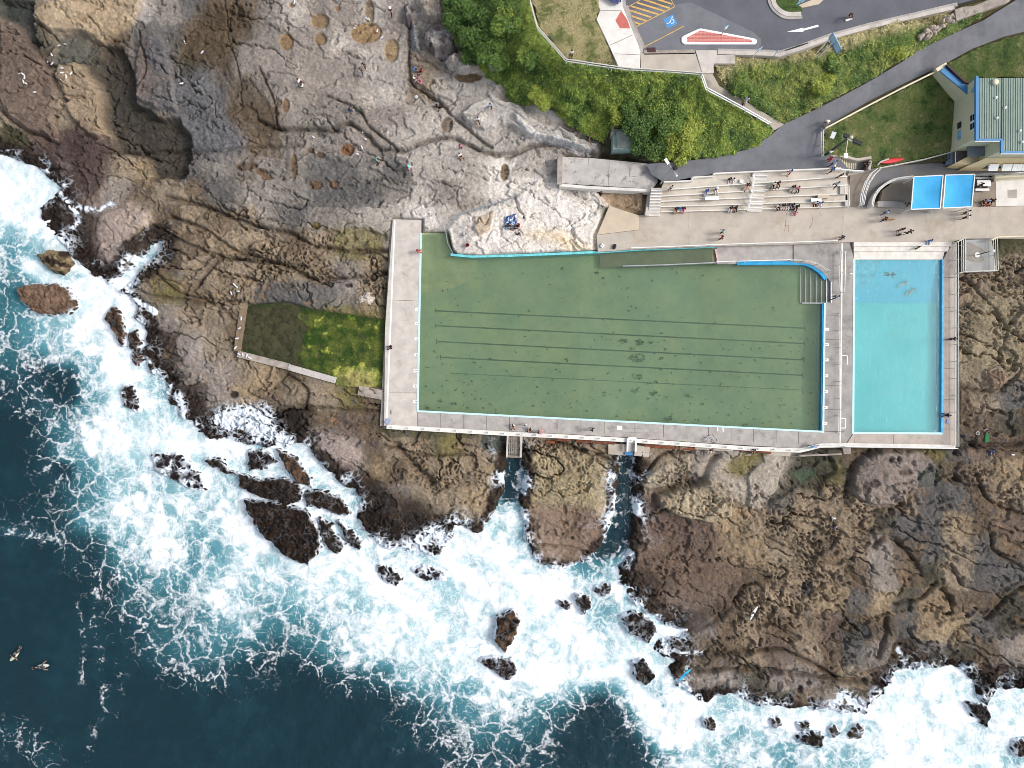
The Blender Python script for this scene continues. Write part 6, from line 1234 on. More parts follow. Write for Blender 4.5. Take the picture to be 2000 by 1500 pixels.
# ------------------------------------------------------------------ people
def V(*a): return Vector(a)
POSES = {}
def pose_def(pel, torso, thL, shL, thR, shR, uaL, faL, uaR, faR, head=None, foot=None): return dict(pel=V(*pel), torso=V(*torso).normalized(), L=(V(*thL).normalized(), V(*shL).normalized(), V(*uaL).normalized(), V(*faL).normalized()), R=(V(*thR).normalized(), V(*shR).normalized(), V(*uaR).normalized(), V(*faR).normalized()), head=V(*(head or torso)).normalized(), foot=foot)
dn = (0,0,-1)
PD = {'stand': pose_def((0,0,.93),(0,.02,1),(-.05,0,-1),dn,(.05,0,-1),dn,(-.2,.05,-1),(-.05,.25,-1),(.2,.05,-1),(.05,.25,-1)),
'walk': pose_def((0,0,.91),(0,.08,1),(-.04,.42,-1),(0,-.05,-1),(.04,-.3,-1),(0,-.55,-1),(-.2,-.4,-1),(-.05,.1,-1),(.2,.4,-1),(.05,.7,-1)),
'sit': pose_def((0,0,.52),(0,-.04,1),(-.16,1,-.04),(0,.06,-1),(.16,1,-.04),(0,.06,-1),(-.3,.35,-1),(.35,.9,-.2),(.3,.35,-1),(-.35,.9,-.2)),
'ground': pose_def((0,0,.13),(0,-.12,1),(-.25,.85,.55),(.05,.6,-.78),(.25,.85,.55),(-.05,.6,-.78),(-.2,.6,-.7),(.3,.8,-.1),(.2,.6,-.7),(-.3,.8,-.1)),
'crouch': pose_def((0,-.05,.36),(0,.5,.85),(-.35,.9,.18),(0,-.35,-1),(.35,.9,.18),(0,-.35,-1),(-.2,.5,-.8),(.1,.6,-.7),(.2,.5,-.8),(-.1,.6,-.7),(0,.6,.8)),
'bend': pose_def((0,-.1,.88),(0,.85,.52),(-.08,.12,-1),(0,-.1,-1),(.08,.12,-1),(0,-.1,-1),(-.1,.3,-1),(0,.4,-1),(.1,.3,-1),(0,.4,-1),(0,.9,.3)),
'prone': pose_def((0,-.25,.17),(0,1,.22),(-.12,-1,-.02),(.03,-1,.02),(.12,-1,-.02),(-.03,-1,.02),(-.9,.35,-.3),(-.3,.6,-.5),(.9,.35,-.3),(.3,.6,-.5),(0,.8,.6),(0,-1,-.15)),
'swim': pose_def((0,-.3,.02),(0,1,.12),(-.2,-1,-.2),(0,-1,-.05),(.2,-1,-.12),(0,-1,-.25),(-.8,.6,-.05),(-.2,1,-.1),(.9,.1,-.2),(.5,.8,-.15),(0,.8,.5),(0,-1,-.1))}
def skin_mesh(verts, edges, name):
    me = bpy.data.meshes.new(name); me.from_pydata([v[0] for v in verts], edges, []); o = bpy.data.objects.new(name, me); COL.objects.link(o)
    sk = o.modifiers.new('skin', 'SKIN'); sk.use_smooth_shade = True; sk.branch_smoothing = .6
    for i, v in enumerate(verts):
        s = me.skin_vertices[0].data[i]; s.radius = (v[1], v[1]*(v[2] if len(v) > 2 else 1)); s.use_root = (i == 0)
    ss = o.modifiers.new('sub', 'SUBSURF'); ss.levels = 1; ss.render_levels = 1
    dg = bpy.context.evaluated_depsgraph_get(); out = bpy.data.meshes.new_from_object(o.evaluated_get(dg)); bpy.data.objects.remove(o); out.materials.clear(); out.materials.append(WHITE); return out
def make_pose(nm, d):
    pel, t = d['pel'], d['torso']; side = V(1,0,0); f = t.cross(side)*-1; vb = []; eb = []
    def add(lst, p, r, *k): lst.append((tuple(p), r)+k); return len(lst)-1
    p0 = add(vb, pel, .13); p1 = add(vb, pel+t*.18, .115); p2 = add(vb, pel+t*.38, .135); p3 = add(vb, pel+t*.52, .055); h = d['head']; p4 = add(vb, pel+t*.55+h*.06, .06); p5 = add(vb, pel+t*.55+h*.15, .088); p6 = add(vb, pel+t*.55+h*.25, .075)
    eb += [(p0,p1),(p1,p2),(p2,p3),(p3,p4),(p4,p5),(p5,p6)]
    hf = (h.cross(side)*-1).normalized(); hf = -hf if hf.dot(f) < 0 and nm not in ('prone','swim') else hf
    hc = pel+t*.55+h*.16
    nz = add(vb, hc+hf*.105+h*-.01, .016); eb.append((p5, nz))
    for s in (-1, 1): eb.append((p5, add(vb, hc+side*s*.09, .016)))
    sv = [(tuple(pel+t*.02), .15), (tuple(pel+t*.2), .145), (tuple(pel+t*.4), .155), (tuple(pel+t*.5), .08)]; se = [(0,1),(1,2),(2,3)]
    tv = [(tuple(pel+t*.1), .14), (tuple(pel), .15)]; te = [(0,1)]; shoes = MB()
    for s, k in ((-1,'L'),(1,'R')):
        th, sh_, ua, fa = d[k]; hp = pel+side*s*.095-t*.05; kn = hp+th*.43; an = kn+sh_*.41
        a = add(vb, hp, .088); b = add(vb, kn, .058); c = add(vb, an, .038); ft = V(*(d['foot'] or (s*.15,1,-.05))).normalized(); e = add(vb, an+ft*.17+V(0,0,-.03), .034)
        eb += [(p0,a),(a,b),(b,c),(c,e)]
        i = len(tv); tv += [(tuple(hp), .105), (tuple(kn), .078), (tuple(an+(kn-an)*.12), .058)]; te += [(1,i),(i,i+1),(i+1,i+2)]
        shoes.tube([an-ft*.06+V(0,0,-.03), an+ft*.06+V(0,0,-.035), an+ft*.2+V(0,0,-.045)], .052, 8, .042)
        so = pel+t*.45+side*s*.175; el = so+ua*.29; wr = el+fa*.25
        a = add(vb, so, .062); b = add(vb, el, .043); c = add(vb, wr, .03); hm = add(vb, wr+fa*.07, .038); eb += [(p2,a),(a,b),(b,c),(c,hm)]
        i = len(sv); sv += [(tuple(so), .082), (tuple(so+ua*.2), .066)]; se += [(2,i),(i,i+1)]
        ax = fa.cross(V(0,1,0) if abs(fa.y) < .8 else V(0,0,1)).normalized()
        for q, ln in ((-1.5,.066),(-.5,.08),(.5,.075),(1.5,.058)):
            g0 = wr+fa*.1+ax*q*.019; x1 = add(vb, g0, .0095); x2 = add(vb, g0+fa*ln*.55, .009); x3 = add(vb, g0+(fa*.8+f*.3)*ln, .0075); eb += [(hm,x1),(x1,x2),(x2,x3)]
        x1 = add(vb, wr+fa*.05+ax*.045*-s, .011); x2 = add(vb, wr+fa*.1+ax*.06*-s, .009); eb += [(hm,x1),(x1,x2)]
    hair = bmesh.new(); bmesh.ops.create_uvsphere(hair, u_segments=12, v_segments=8, radius=1)
    m = Matrix((( .102*side.x, .112*hf.x, .125*h.x, 0),(.102*side.y, .112*hf.y, .125*h.y, 0),(.102*side.z, .112*hf.z, .125*h.z, 0),(0,0,0,1)))
    bmesh.ops.delete(hair, geom=[v for v in hair.verts if v.co.z < -.75 or (v.co.y > .35 and v.co.z < .35)], context='VERTS'); hair.transform(Matrix.Translation(hc+h*.012-hf*.008) @ m)
    hm_ = bpy.data.meshes.new('hair'); hair.to_mesh(hm_); hair.free(); hm_.materials.append(WHITE); hm_.polygons.foreach_set('use_smooth', [True]*len(hm_.polygons))
    hat = MB(); k = []; 
    hat.lathe([(.19,0),(.19,.015),(.115,.025),(.11,.09),(.07,.125),(.005,.13)], n=14); q = h.to_track_quat('Z', 'Y').to_matrix(); hat.v = [tuple(hc+h*.04+q @ Vector(v)) for v in hat.v]
    shm = shoes.mesh('shoes'); shm.materials.append(WHITE); htm = hat.mesh('hat'); htm.materials.append(WHITE)
    POSES[nm] = dict(body=skin_mesh(vb, eb, 'body'), shirt=skin_mesh(sv, se, 'shirt'), trousers=skin_mesh(tv, te, 'trousers'), hair=hm_, hat=htm, shoes=shm)
for k_, d_ in PD.items(): make_pose(k_, d_)
COLS = dict(bk=(30,30,34), nv=(38,46,72), wh=(232,232,230), lb=(160,194,228), rd=(176,48,50), pk=(228,128,164), cy=(104,218,212), dn=(62,86,132), gy=(122,122,126), kh=(158,138,108), gn=(42,70,54), br=(88,54,46), sk=(208,162,132), tn=(186,140,110), yl=(220,190,120), dg=(58,60,66), lv=(176,160,200), bl=(60,120,190))
def slot(o, rgb, rough=.8):
    o.material_slots[0].link = 'OBJECT'; o.material_slots[0].material = pmat(rgb, rough)
def person(px, py, z, pose, hd, shirt, trous, hair, label, sc=1.0, group=None, hat=None, shoes='dg', skin='sk', legs=True):
    P_ = POSES[pose]; hh = {'stand':.9,'walk':.9,'sit':.5,'ground':.4,'crouch':.4,'bend':.6,'prone':.1,'swim':0}[pose]
    zz = (ground_z(px, py)-.02 if z == 'r' else z); b = bpy.data.objects.new('person', P_['body']); COL.objects.link(b); slot(b, COLS[skin], .6)
    loc = P(px, py, zz+hh*sc); b.location = (loc[0], loc[1], zz); b.rotation_euler = (0, 0, -math.radians(hd)); b.scale = (sc,)*3; tag(b, label, 'person', group)
    for nm, c in (('shirt', shirt), ('trousers', trous), ('hair', hair), ('hat', hat), ('shoes', shoes)):
        if c is None: continue
        o = bpy.data.objects.new(nm, P_[nm]); COL.objects.link(o); o.parent = b; slot(o, COLS[c])
    return b
TA, TB, TC, TD, TE = 2.35, 1.9, 1.5, 1.1, .72; PRZ = .35
PEOPLE = [
(763,22,'r','walk',20,'bk','bk','bk','person in black with a white cap walking near the top edge of the rocks',1,None,'wh'),
(584,158,'r','ground',120,'wh','dg','bk','person in a white jacket sitting on dark rock, the left of the pair'),
(590,167,'r','ground',300,'wh','bk','bk','person in white and black sitting back to back with the white-jacketed one'),
(711,127,'r','walk',200,'bk','bk','bk','person in black walking on the pale rock, the upper of two'),
(706,138,'r','walk',215,'dg','dn','bk','person in dark top and jeans walking on the pale rock, the lower of two'),
(809,135,'r','ground',90,'bl','dn','br','person in bright blue sitting in the group below the split boulder'),
(823,138,'r','ground',240,'rd','dg','bk','person in red sitting in the group below the split boulder'),
(808,151,'r','ground',70,'wh','dg','bk','person in white with dark hair on the left of the group below the split boulder'),
(817,151,'r','ground',250,'lv','wh','br','person in pale lilac at the centre of the group below the split boulder'),
(821,161,'r','ground',330,'pk','pk','br','person in pink at the lower end of the group below the split boulder'),
(682,215,'r','crouch',60,'nv','dn','bk','person in navy blue crouching beside a green bag on the brown rock'),
(853,207,'r','ground',250,'bk','dn','bk','person in black with jeans sitting on the rock, left of a couple'),
(860,208,'r','ground',230,'bk','bk','bk','person in all black sitting on the rock, right of a couple'),
(957,206,'r','walk',150,'lb','bk','bk','person in a light blue top walking across the pale rock shelf'),
(933,233,'r','ground',180,'wh','bk','bk','person in black and white sitting on the pale rock shelf'),
(734,311,'r','crouch',100,'cy','dg','bk','person in turquoise crouching on the dark speckled rock'),
(801,325,'r','crouch',250,'cy','pk','br','person in pale turquoise crouching by the cracked pale rock'),
(899,286,'r','stand',190,'pk','dg','br','person in a faded pink top standing below the rock stream'),
(898,303,'r','ground',150,'wh','bk','bk','person in white sitting below the one in faded pink'),
(816,491,0,'sit',80,'rd','rd','br','person in red sitting on the west deck edge with feet over the green pool',1,None,None,None),
(764,678,0,'ground',260,'bk','dg','bk','person in black sitting at the outer edge of the west pool deck'),
(993,440,'r','ground',120,'bk','dg','bk','dark-haired person in black on the blue patterned blanket'),
(1013,440,'r','ground',250,'rd','bk','br','person in a rust red top at the right side of the blue patterned blanket'),
(1012,457,'r','ground',330,'nv','nv','bk','person in navy sitting just below the blue patterned blanket'),
(1173,378,'r','ground',200,'bk','br','bk','person in black sitting on the rock under the lichen-stained slab'),
(1311,366,TA,'stand',170,'wh','dg','bk','person in white with dark trousers standing at the west end of the terraces'),
(1380,374,TB-.42,'sit',200,'bl','lb','bk','person in bright blue sitting on the second terrace'),
(1398,371,TB-.42,'sit',165,'bk','wh','bk','person in black with a white cap and white trousers on the second terrace',1,None,'wh'),
(1424,351,TA-.42,'sit',170,'bk','wh','bk','person with black hair and pale trousers on the top terrace'),
(1431,352,TA-.42,'sit',200,'wh','wh','bk','person in all white leaning beside the black-haired one on the top terrace'),
(1460,362,TA-.42,'sit',215,'dg','sk','bk','person in a dark top with bare legs beside the terrace stair rail'),
(1510,360,TA-.42,'sit',190,'wh','bk','bk','person in white sitting just right of the terrace stairs'),
(1519,358,TA-.42,'sit',165,'bk','bk','bk','person in black next to the white-topped one right of the terrace stairs'),
(1543,335,2.45,'walk',190,'lb','rd','bk','person in pale blue top and red trousers stepping off the asphalt onto the terraces'),
(1549,366,TB-.42,'sit',195,'bk','wh','bk','person in black leaning on the pink-topped one on the terrace'),
(1557,368,TB-.42,'sit',170,'pk','bk','br','person in a pink top on the second terrace'),
(1634,360,TA-.2,'walk',20,'lb','bk','bk','person in a pale blue shirt climbing the east end of the terraces'),
(1641,343,2.2,'stand',160,'bk','br','bk','person in brown trousers at the top corner of the terrace end steps'),
(1320,409,TE-.42,'sit',185,'bk','kh','bk','person in black on the lowest terrace next to the western stairs'),
(1335,408,TE-.42,'sit',200,'br','pk','br','person in a maroon top on the lowest terrace near the western stairs'),
(1427,407,TE-.42,'sit',190,'bk','wh','bk','person in black and white on the lowest terrace, left of the dark couple'),
(1436,406,TE-.42,'sit',170,'bk','bk','bk','person in all black on the lowest terrace, right of the dark couple'),
(1518,403,TE-.42,'sit',150,'wh','bk','bk','person in white at the left end of the crowded lowest terrace'),
(1529,402,TE-.42,'sit',185,'bk','wh','bk','person in black with white trousers second along the crowded lowest terrace'),
(1538,402,TE-.42,'sit',180,'dn','wh','bk','person in denim blue at the centre of the crowded lowest terrace'),
(1547,401,TE-.42,'sit',175,'bk','dg','bk','person in black second from the right on the crowded lowest terrace'),
(1556,404,TE-.42,'sit',200,'gn','bk','bk','person in dark green at the right end of the crowded lowest terrace'),
(1551,418,PRZ,'crouch',70,'pk','pk','br','child in pink crouching in front of the crowded lowest terrace',.7),
(1592,397,TE-.42,'sit',180,'wh','bk','bk','person in white beside the white bench top on the lowest terrace'),
(1602,398,TE-.42,'sit',190,'lb','wh','bk','person in pale blue next to the one beside the white bench top'),
(1621,311,2.5,'stand',250,'rd','rd','br','person in red at the head of the lawn stairs'),
(1628,318,2.5,'walk',80,'lb','dn','bk','person in pale blue starting down the lawn stairs'),
(1626,331,2.45,'walk',240,'bl','bk','bk','person in bright blue and black turning off the lawn stairs rail'),
(1692,322,1.62,'walk',60,'bk','bk','bk','person in black at the foot of the lawn stairs'),
(1617,238,3.5,'bend',240,'wh','kh','br','person in white bending down at the end of the log fence'),
(1458,194,5.5,'walk',190,'lb','wh','br','person in pale blue walking down the sloping concrete path'),
(1661,31,7.55,'bend',215,'bk','bk','bk','skateboarder in black leaning forward on the car park road'),
(1116,104,7.5,'stand',180,'wh','bk','bk','person in white with black hair standing inside the clifftop fence'),
(1412,452,PRZ,'walk',270,'cy','dg','gy','person in a very pale turquoise top strolling on the promenade'),
(1410,464,PRZ,'walk',270,'rd','bk','br','person in red strolling on the promenade near the pool rail'),
(1731,414,PRZ,'walk',260,'lb','dn','br','person in pale blue walking on the promenade left of the canopies'),
(1728,428,PRZ,'walk',265,'bk','dg','bk','person in black walking next to a tan dog on the promenade'),
(1645,464,PRZ,'walk',250,'nv','nv','bk','person in navy at the top of the deck between the pools'),
(1761,448,PRZ,'stand',180,'bk','bk','bk','person in black on the promenade, upper of a couple'),
(1761,457,PRZ,'stand',0,'wh','bk','bk','person in white and black on the promenade, lower of a couple'),
(1776,453,PRZ,'walk',90,'bk','bk','bk','person in black walking ahead of the couple on the promenade'),
(1814,471,PRZ-.42,'sit',190,'bl','lb','bk','person in blue sitting on the top beach step of the turquoise pool'),
(1889,414,PRZ,'walk',265,'wh','bk','bk','person in a white top walking past the canopies, upper of two'),
(1889,423,PRZ,'walk',270,'wh','bk','bk','person in a white top walking past the canopies, lower of two'),
(1921,393,PRZ,'ground',170,'dg','dg','bk','person in charcoal sitting at the left of the group by the pale paving'),
(1931,392,PRZ,'ground',185,'lb','rd','bk','person in pale blue in the middle of the group by the pale paving'),
(1939,392,PRZ,'ground',220,'bk','bk','bk','person in black at the right of the group by the pale paving'),
(1915,362,PRZ,'walk',280,'bk','bk','bk','person in black standing at the white picnic table'),
(1937,352,PRZ,'bend',30,'kh','gn','br','person in khaki bending by the wall near the picnic table'),
(1774,398,PRZ,'walk',200,'bk','nv','bk','person in dark clothes half under the left canopy'),
(1633,580,0,'walk',70,'lb','bk','bk','person in pale blue on the deck beside the pool steps'),
(1742,536,-.38,'swim',95,'dg','bk','bk','swimmer in a dark wetsuit in the turquoise pool',.85,None,None,None),
(1767,552,-.42,'swim',60,None,'wh','yl','fair-haired swimmer in the turquoise pool',.8,None,None,None),
(1780,567,-.42,'swim',45,None,'yl','bk','dark-haired swimmer with bare shoulders in the turquoise pool',.8,None,None,None),
(1861,662,0,'walk',100,'nv','bk','bk','person in navy running along the deck east of the turquoise pool'),
(1851,811,0,'ground',270,'bk','dn','bk','person in black sitting on the deck east of the turquoise pool'),
(1001,831,0,'ground',170,'wh','dg','bk','person in white sitting on the seaward deck left of the sluice platform top'),
(1025,829,0,'stand',180,'wh','lb','br','person in white and pale blue standing on the seaward deck'),
(1036,837,0,'ground',200,'wh','bk','bk','person in black and white sitting by the seaward kerb wall'),
(1052,844,.22,'ground',90,'dg','pk','bk','person in dark grey leaning on the seaward kerb wall'),
(1157,839,0,'walk',270,'nv','nv','bk','person in navy walking alone along the seaward deck'),
(1387,879,-.3,'sit',190,'bk','wh','bk','person in black with white trousers perched below the bicycle',1,None,None,'wh'),
(1471,878,-.42,'sit',185,'nv','dg','bk','person in navy sitting on the seaward kerb wall'),
(1586,872,0,'bend',70,'lb','lb','wh','person in pale blue bending at the corner of the seaward railing'),
(1625,1010,'r','crouch',150,'wh','bk','bk','person in black and white crouching on the honeycombed reef'),
(1632,1031,'r','ground',120,'lv','nv','bk','person in purple sitting on the honeycombed reef'),
(1929,840,'r','crouch',220,'bk','wh','bk','person in black and white on the reef beside a white bucket'),
(1940,882,'r','ground',180,'bl','dn','bk','person in blue sitting on the reef ledge at the right'),
(30,1279,SEA+.18,'prone',215,'bk','bk','bk','surfer in black paddling a white board, the left of two',1,None,None,None),
(82,1302,SEA+.18,'prone',80,'dg','bk','bk','surfer in dark grey paddling a white board, the right of two',1,None,None,None),
(1342,1318,'r','walk',150,'lb','wh','br','person carrying a bright blue surfboard across the dark rocks'),
(1471,1196,'r','walk',200,'bk','bk','bk','person in black carrying a white surfboard over the reef'),
]
for p in PEOPLE: person(*p)
# ------------------------------------------------------------------ birds
def gull_proto():
    b = bmesh.new(); bmesh.ops.create_uvsphere(b, u_segments=10, v_segments=8, radius=1)
    for v in b.verts:
        y = v.co.y; s = .09*(1-.35*max(0, -y)) if y < 0 else .09*(1-.25*y); v.co = (v.co.x*s, y*.2, .15+v.co.z*.075-(.02 if y < -.5 else 0))
    bmesh.ops.create_uvsphere(b, u_segments=8, v_segments=6, radius=.052, matrix=Matrix.Translation((0,.19,.24)))
    bmesh.ops.create_cone(b, cap_ends=True, segments=8, radius1=.055, radius2=.04, depth=.12, matrix=Matrix.Translation((0,.16,.19)) @ Matrix.Rotation(-.5, 4, 'X'))
    me = bpy.data.meshes.new('gull'); b.to_mesh(me); b.free(); me.materials.append(mat('white_feathers', (240,240,238), .7, .05, 5, 0)); me.polygons.foreach_set('use_smooth', [True]*len(me.polygons))
    o = bpy.data.objects.new('gull', me); COL.objects.link(o)
    w = MB()
    for s in (-1, 1): w.add([(s*.03,.12,.222),(s*.095,.06,.185),(s*.075,-.2,.165),(s*.01,-.27,.175),(s*.01,-.05,.228)], [(0,1,2,3,4)])
    w.build('wings', mat('pale_grey_wing', (206,210,214), .7, .06, 4, 0), o); MB().tube([(0,.235,.235),(0,.29,.222)], .013, 5, .005).build('beak', mat('red_beak', (176,60,40)), o)
    for s in (-1, 1): MB().tube([(s*.03,0,.09),(s*.03,.01,.005),(s*.03,.04,0)], .008, 4).build('leg', bpy.data.materials['red_beak'], o)
    return o
GG = [('white gull on the pale dished rock by the upper-left tide pool', [(115,89),(127,86),(107,99),(101,107),(93,119),(102,124)]),('white gull on the ochre rock island of the upper-left tide pool', [(121,133),(122,142),(129,150),(121,158),(139,143)]),('white gull on the reddish slab at the far left', [(39,144),(45,145),(48,151),(46,160),(51,163),(68,180)]),('white gull on the grey ridge right of the tide pool', [(361,83),(395,102),(355,163)]),
('white gull on the pale rock among the brown puddles', [(692,55),(716,36),(721,38),(737,60),(746,73),(575,5)]),('white gull on the grey rock beside the winding rock stream', [(709,257),(714,272),(707,288),(698,301),(612,268)]),('white gull on the brown stone wall of the algae pool', [(471,622),(468,641),(463,661),(460,679)]),('white gull on the grey lower wall of the algae pool', [(467,692),(474,693),(482,695),(488,699)]),('white gull on the ledge above the algae pool', [(458,556),(452,573),(466,569),(462,560)]),('white gull on the reef below the children\'s pool rail', [(1978,888)])]
gp = None; cnt = 0
for lab, pts in GG:
    for x, y in pts:
        if gp is None: gp = gull_proto(); g = gp
        else: g = copy_tree(gp)
        wall = 'wall' in lab; z = (-.35 if 'stone' in lab else -.4) if wall else ground_z(x, y)-.01
        p = P(x, y, z+.15); g.location = (p[0], p[1], z); g.rotation_euler = (0, 0, rnd.uniform(0, 6.28)); s = 1.05 if len(pts) > 1 else 1.1; g.scale = (s,)*3; tag(g, lab, 'gull', 'gulls resting on the rocks and walls')
# ------------------------------------------------------------------ boards, bags, bicycle, dogs, car
def board(name, label, px, py, z, hd, L, w, rgb, tilt=0.0, cat='surfboard', rgb2=None):
    n = 18; top = []; bot = []
    for i in range(n+1):
        t = i/n; y = (t-.5)*L; hw = w*.5*math.sin(math.pi*min(1, t*1.02))**.55*(1-.12*(t > .6)*(t-.6)); rk = .06*(2*t-1)**2*(1.6 if t > .5 else .8)
        top.append((hw, y, rk))
    mb = MB(); vs = []
    for hw, y, rk in top: vs += [(-hw,y,rk),(-hw*.6,y,rk+.045),(hw*.6,y,rk+.045),(hw,y,rk),(hw*.6,y,rk-.03),(-hw*.6,y,rk-.03)]
    fs = [(6*i+k, 6*i+(k+1)%6, 6*(i+1)+(k+1)%6, 6*(i+1)+k) for i in range(n) for k in range(6)]; mb.add(vs, fs)
    o = mb.build(name, mat(name+'_skin', rgb, .35, .08, 1, 0), smooth=True); zz = ground_z(px, py)+.05 if z == 'r' else z; o.location = P(px, py, zz); o.rotation_euler = (0, tilt, -math.radians(hd)); tag(o, label, cat)
    if rgb2:
        MB().box((0,-L*.32,.052), (w*.62,.36,.012)).build('grip_pad', pmat(rgb2), o)
    return o
board('surfboard', 'white surfboard with a pale green nose under the left paddling surfer', 30, 1279, SEA+.14, 40, 2.0, .55, (226,228,216), rgb2=(150,190,120))
board('surfboard', 'white surfboard with a dark tip under the right paddling surfer', 83, 1301, SEA+.14, 80, 1.9, .55, (224,220,212), rgb2=(60,60,60))
board('surfboard', 'bright blue surfboard carried over the dark headland rocks', 1337, 1318, ground_z(1338,1318)+.95, 45, 2.3, .6, (54,170,214), .5)
board('surfboard', 'white surfboard carried over the honeycombed reef', 1472, 1197, ground_z(1471,1197)+.95, 28, 2.0, .55, (232,232,228), .5, rgb2=(40,40,44))
board('rescue_board', 'red rescue board lying on the grass edge above the ramp', 1741, 314, 2.75, 82, 3.0, .62, (214,52,54), 0, 'rescue board')
o = MB().tube(crom([P(1714,322,2.7),P(1720,316,2.9),P(1728,313,2.95),P(1736,310,2.95)], 4), .09, 6).build('driftwood', PF); tag(o, 'bleached pole lying on the grass next to the red rescue board', 'pole')
sk = MB().box((0,0,.1), (.22,.8,.03), 0).build('skateboard', WHITE, bevel=.01); sk.location = P(1657,39,7.5); sk.rotation_euler = (0,0,-1.2); tag(sk, 'white skateboard on the car park road beside the skateboarder', 'skateboard')
wh = MB()
for y in (-.28,.28):
    for x in (-.09,.09): wh.lathe([(.03,-.02),(.03,.02)], (x,y,.04), 8)
wh.build('wheels', BLACK, sk)
def bag(name, label, px, py, z, rgb, s=(.45,.3,.35), hd=0, cat='bag', strap=True):
    o = MB().box((0,0,s[2]/2), s).build(name, pmat(rgb), bevel=min(s)*.28); zz = ground_z(px, py)-.03 if z == 'r' else z; o.location = P(px, py, zz); o.rotation_euler = (0,0,-math.radians(hd)); tag(o, label, cat)
    if strap: MB().tube([(-s[0]*.25,0,s[2]),(-s[0]*.2,0,s[2]+.09),(s[0]*.2,0,s[2]+.09),(s[0]*.25,0,s[2])], .018, 5).build('handle', BLACK, o)
    return o
bag('bag', 'dark green bag on the brown rock beside the crouching navy-clad person', 695, 214, 'r', (40,72,52), (.7,.6,.25), 30)
bag('backpack', 'black and white backpack on the split boulder', 842, 88, H1(842,88)+1.2, (34,34,38), (.35,.4,.4), 20)
bag('bag', 'pale lilac bag below the group of sitters on the pale rock', 813, 190, 'r', (206,202,214), (.4,.4,.25), 50)
bag('bag', 'black and white bag right of the blue patterned blanket', 1023, 424, 'r', (46,46,52), (.5,.3,.3), 110)
bag('bag', 'bright blue bag between the two sitters near the western stairs', 1328, 408, TE, (70,130,210), (.4,.35,.3), 0)
bag('bag', 'crumpled white bag on the top terrace', 1447, 355, TA, (236,236,234), (.45,.4,.25), 15, strap=False)
bag('towel', 'blue and white towel at the outer corner of the west deck', 758, 823, .01, (156,164,196), (.6,.7,.08), 30, 'towel', False)
bag('towel', 'folded blue towel below the sitter on the east pool deck', 1851, 823, .01, (150,170,220), (.35,.45,.08), 20, 'towel', False)
bag('bag', 'white bag on the edge of the promenade near the white rock', 1176, 480, PRZ, (228,228,228), (.4,.5,.25), 40)
bag('bag', 'black bag leaning on the promenade rail near the white rock', 1200, 482, PRZ, (40,40,44), (.6,.35,.3), 110)
bag('bag', 'green dry bag lying on the reef below the turquoise pool corner', 1926, 855, 'r', (34,110,60), (1.1,.5,.2), 95, strap=False)
for lab, px, py, z, c in [('white bucket on the reef right of the turquoise pool', 1908, 846, 'r', (236,238,238)),('red bucket on the white rock beside the grey railing', 913, 479, 'r', (150,40,60)),('white bucket on the white rock inside the grey railing', 909, 457, 'r', (236,236,234))]:
    zz = ground_z(px, py); o = MB().lathe([(.13,0),(.19,.34),(.2,.34),(.17,.33),(.12,.05)], n=12).build('bucket', pmat(c, .5)); p = P(px, py, zz+.2); o.location = (p[0], p[1], zz); o.scale = (1.2,)*3; tag(o, lab, 'bucket')
    MB().tube([(-.19,0,.33),(-.12,.1,.42),(.12,.1,.42),(.19,0,.33)], .012, 5).build('handle', GALV, o)
# picnic blanket draped on the rock
q = [(985,424),(1006,417),(1012,446),(998,450),(986,446)]; bk = bpy.data.materials.new('blue_patterned_cloth'); bk.use_nodes = True; nt = bk.node_tree
vo = nt.nodes.new('ShaderNodeTexVoronoi'); vo.inputs['Scale'].default_value = 4.2; tcn = nt.nodes.new('ShaderNodeTexCoord'); cr = nt.nodes.new('ShaderNodeValToRGB'); nt.links.new(tcn.outputs['Object'], vo.inputs['Vector']); nt.links.new(vo.outputs['Distance'], cr.inputs[0]); nt.links.new(cr.outputs[0], nt.nodes['Principled BSDF'].inputs['Base Color'])
e = cr.color_ramp.elements; e[0].color = (*lin((196,214,232)),1); e[0].position = .3; e[1].color = (*lin((40,66,124)),1); e[1].position = .5
xs = np.linspace(0, 1, 14); vs = []; 
for u in xs:
    for v in xs:
        a = [lerp2((985,424),(1007,417),u), lerp2((986,448),(1012,447),u)]; p = lerp2(a[0], a[1], v); vs.append(P(p[0], p[1], ground_z(*p)+.09))
mb = MB(); mb.add(vs, [(i*14+j, (i+1)*14+j, (i+1)*14+j+1, i*14+j+1) for i in range(13) for j in range(13)]); o = mb.build('picnic_blanket', bk, smooth=True); so = o.modifiers.new('thickness', 'SOLIDIFY'); so.thickness = .03; tag(o, 'blue and white patterned picnic blanket spread on the white rock', 'blanket')
# benches and table
def bench(label, px, py, z, L, rgbm, hd=0):
    r = empty('bench', P(px, py, z), -math.radians(hd)); tag(r, label, 'bench'); MB().box((0,0,.45), (L,.42,.07)).build('seat', rgbm, r, bevel=.01)
    for s in (-1, 1): MB().box((s*L*.36,0,.21), (.12,.36,.42)).build('leg', GALV, r)
bench('white bench seat on the middle terrace west of the stairs', 1388, 389, TC, 1.7, WHITE, -2); bench('white bench top at the east end of the lowest terraces', 1591, 392, TD, 1.3, WHITE, -2); bench('sand-coloured bench top at the east end of the terraces', 1605, 386, TD, 1.4, SAND, -2)
pt = empty('picnic_table', P(1914,361,PRZ)); tag(pt, 'white picnic table with two bench seats beside the right blue canopy', 'picnic table')
MB().box((0,0,.74), (1.7,.75,.06)).build('tabletop', WHITE, pt, bevel=.01)
for s in (-1, 1): MB().box((0,s*.72,.45), (1.7,.28,.05)).build('seat', WHITE, pt); MB().box((s*.6,0,.36), (.08,.9,.72)).build('leg', GALV, pt)
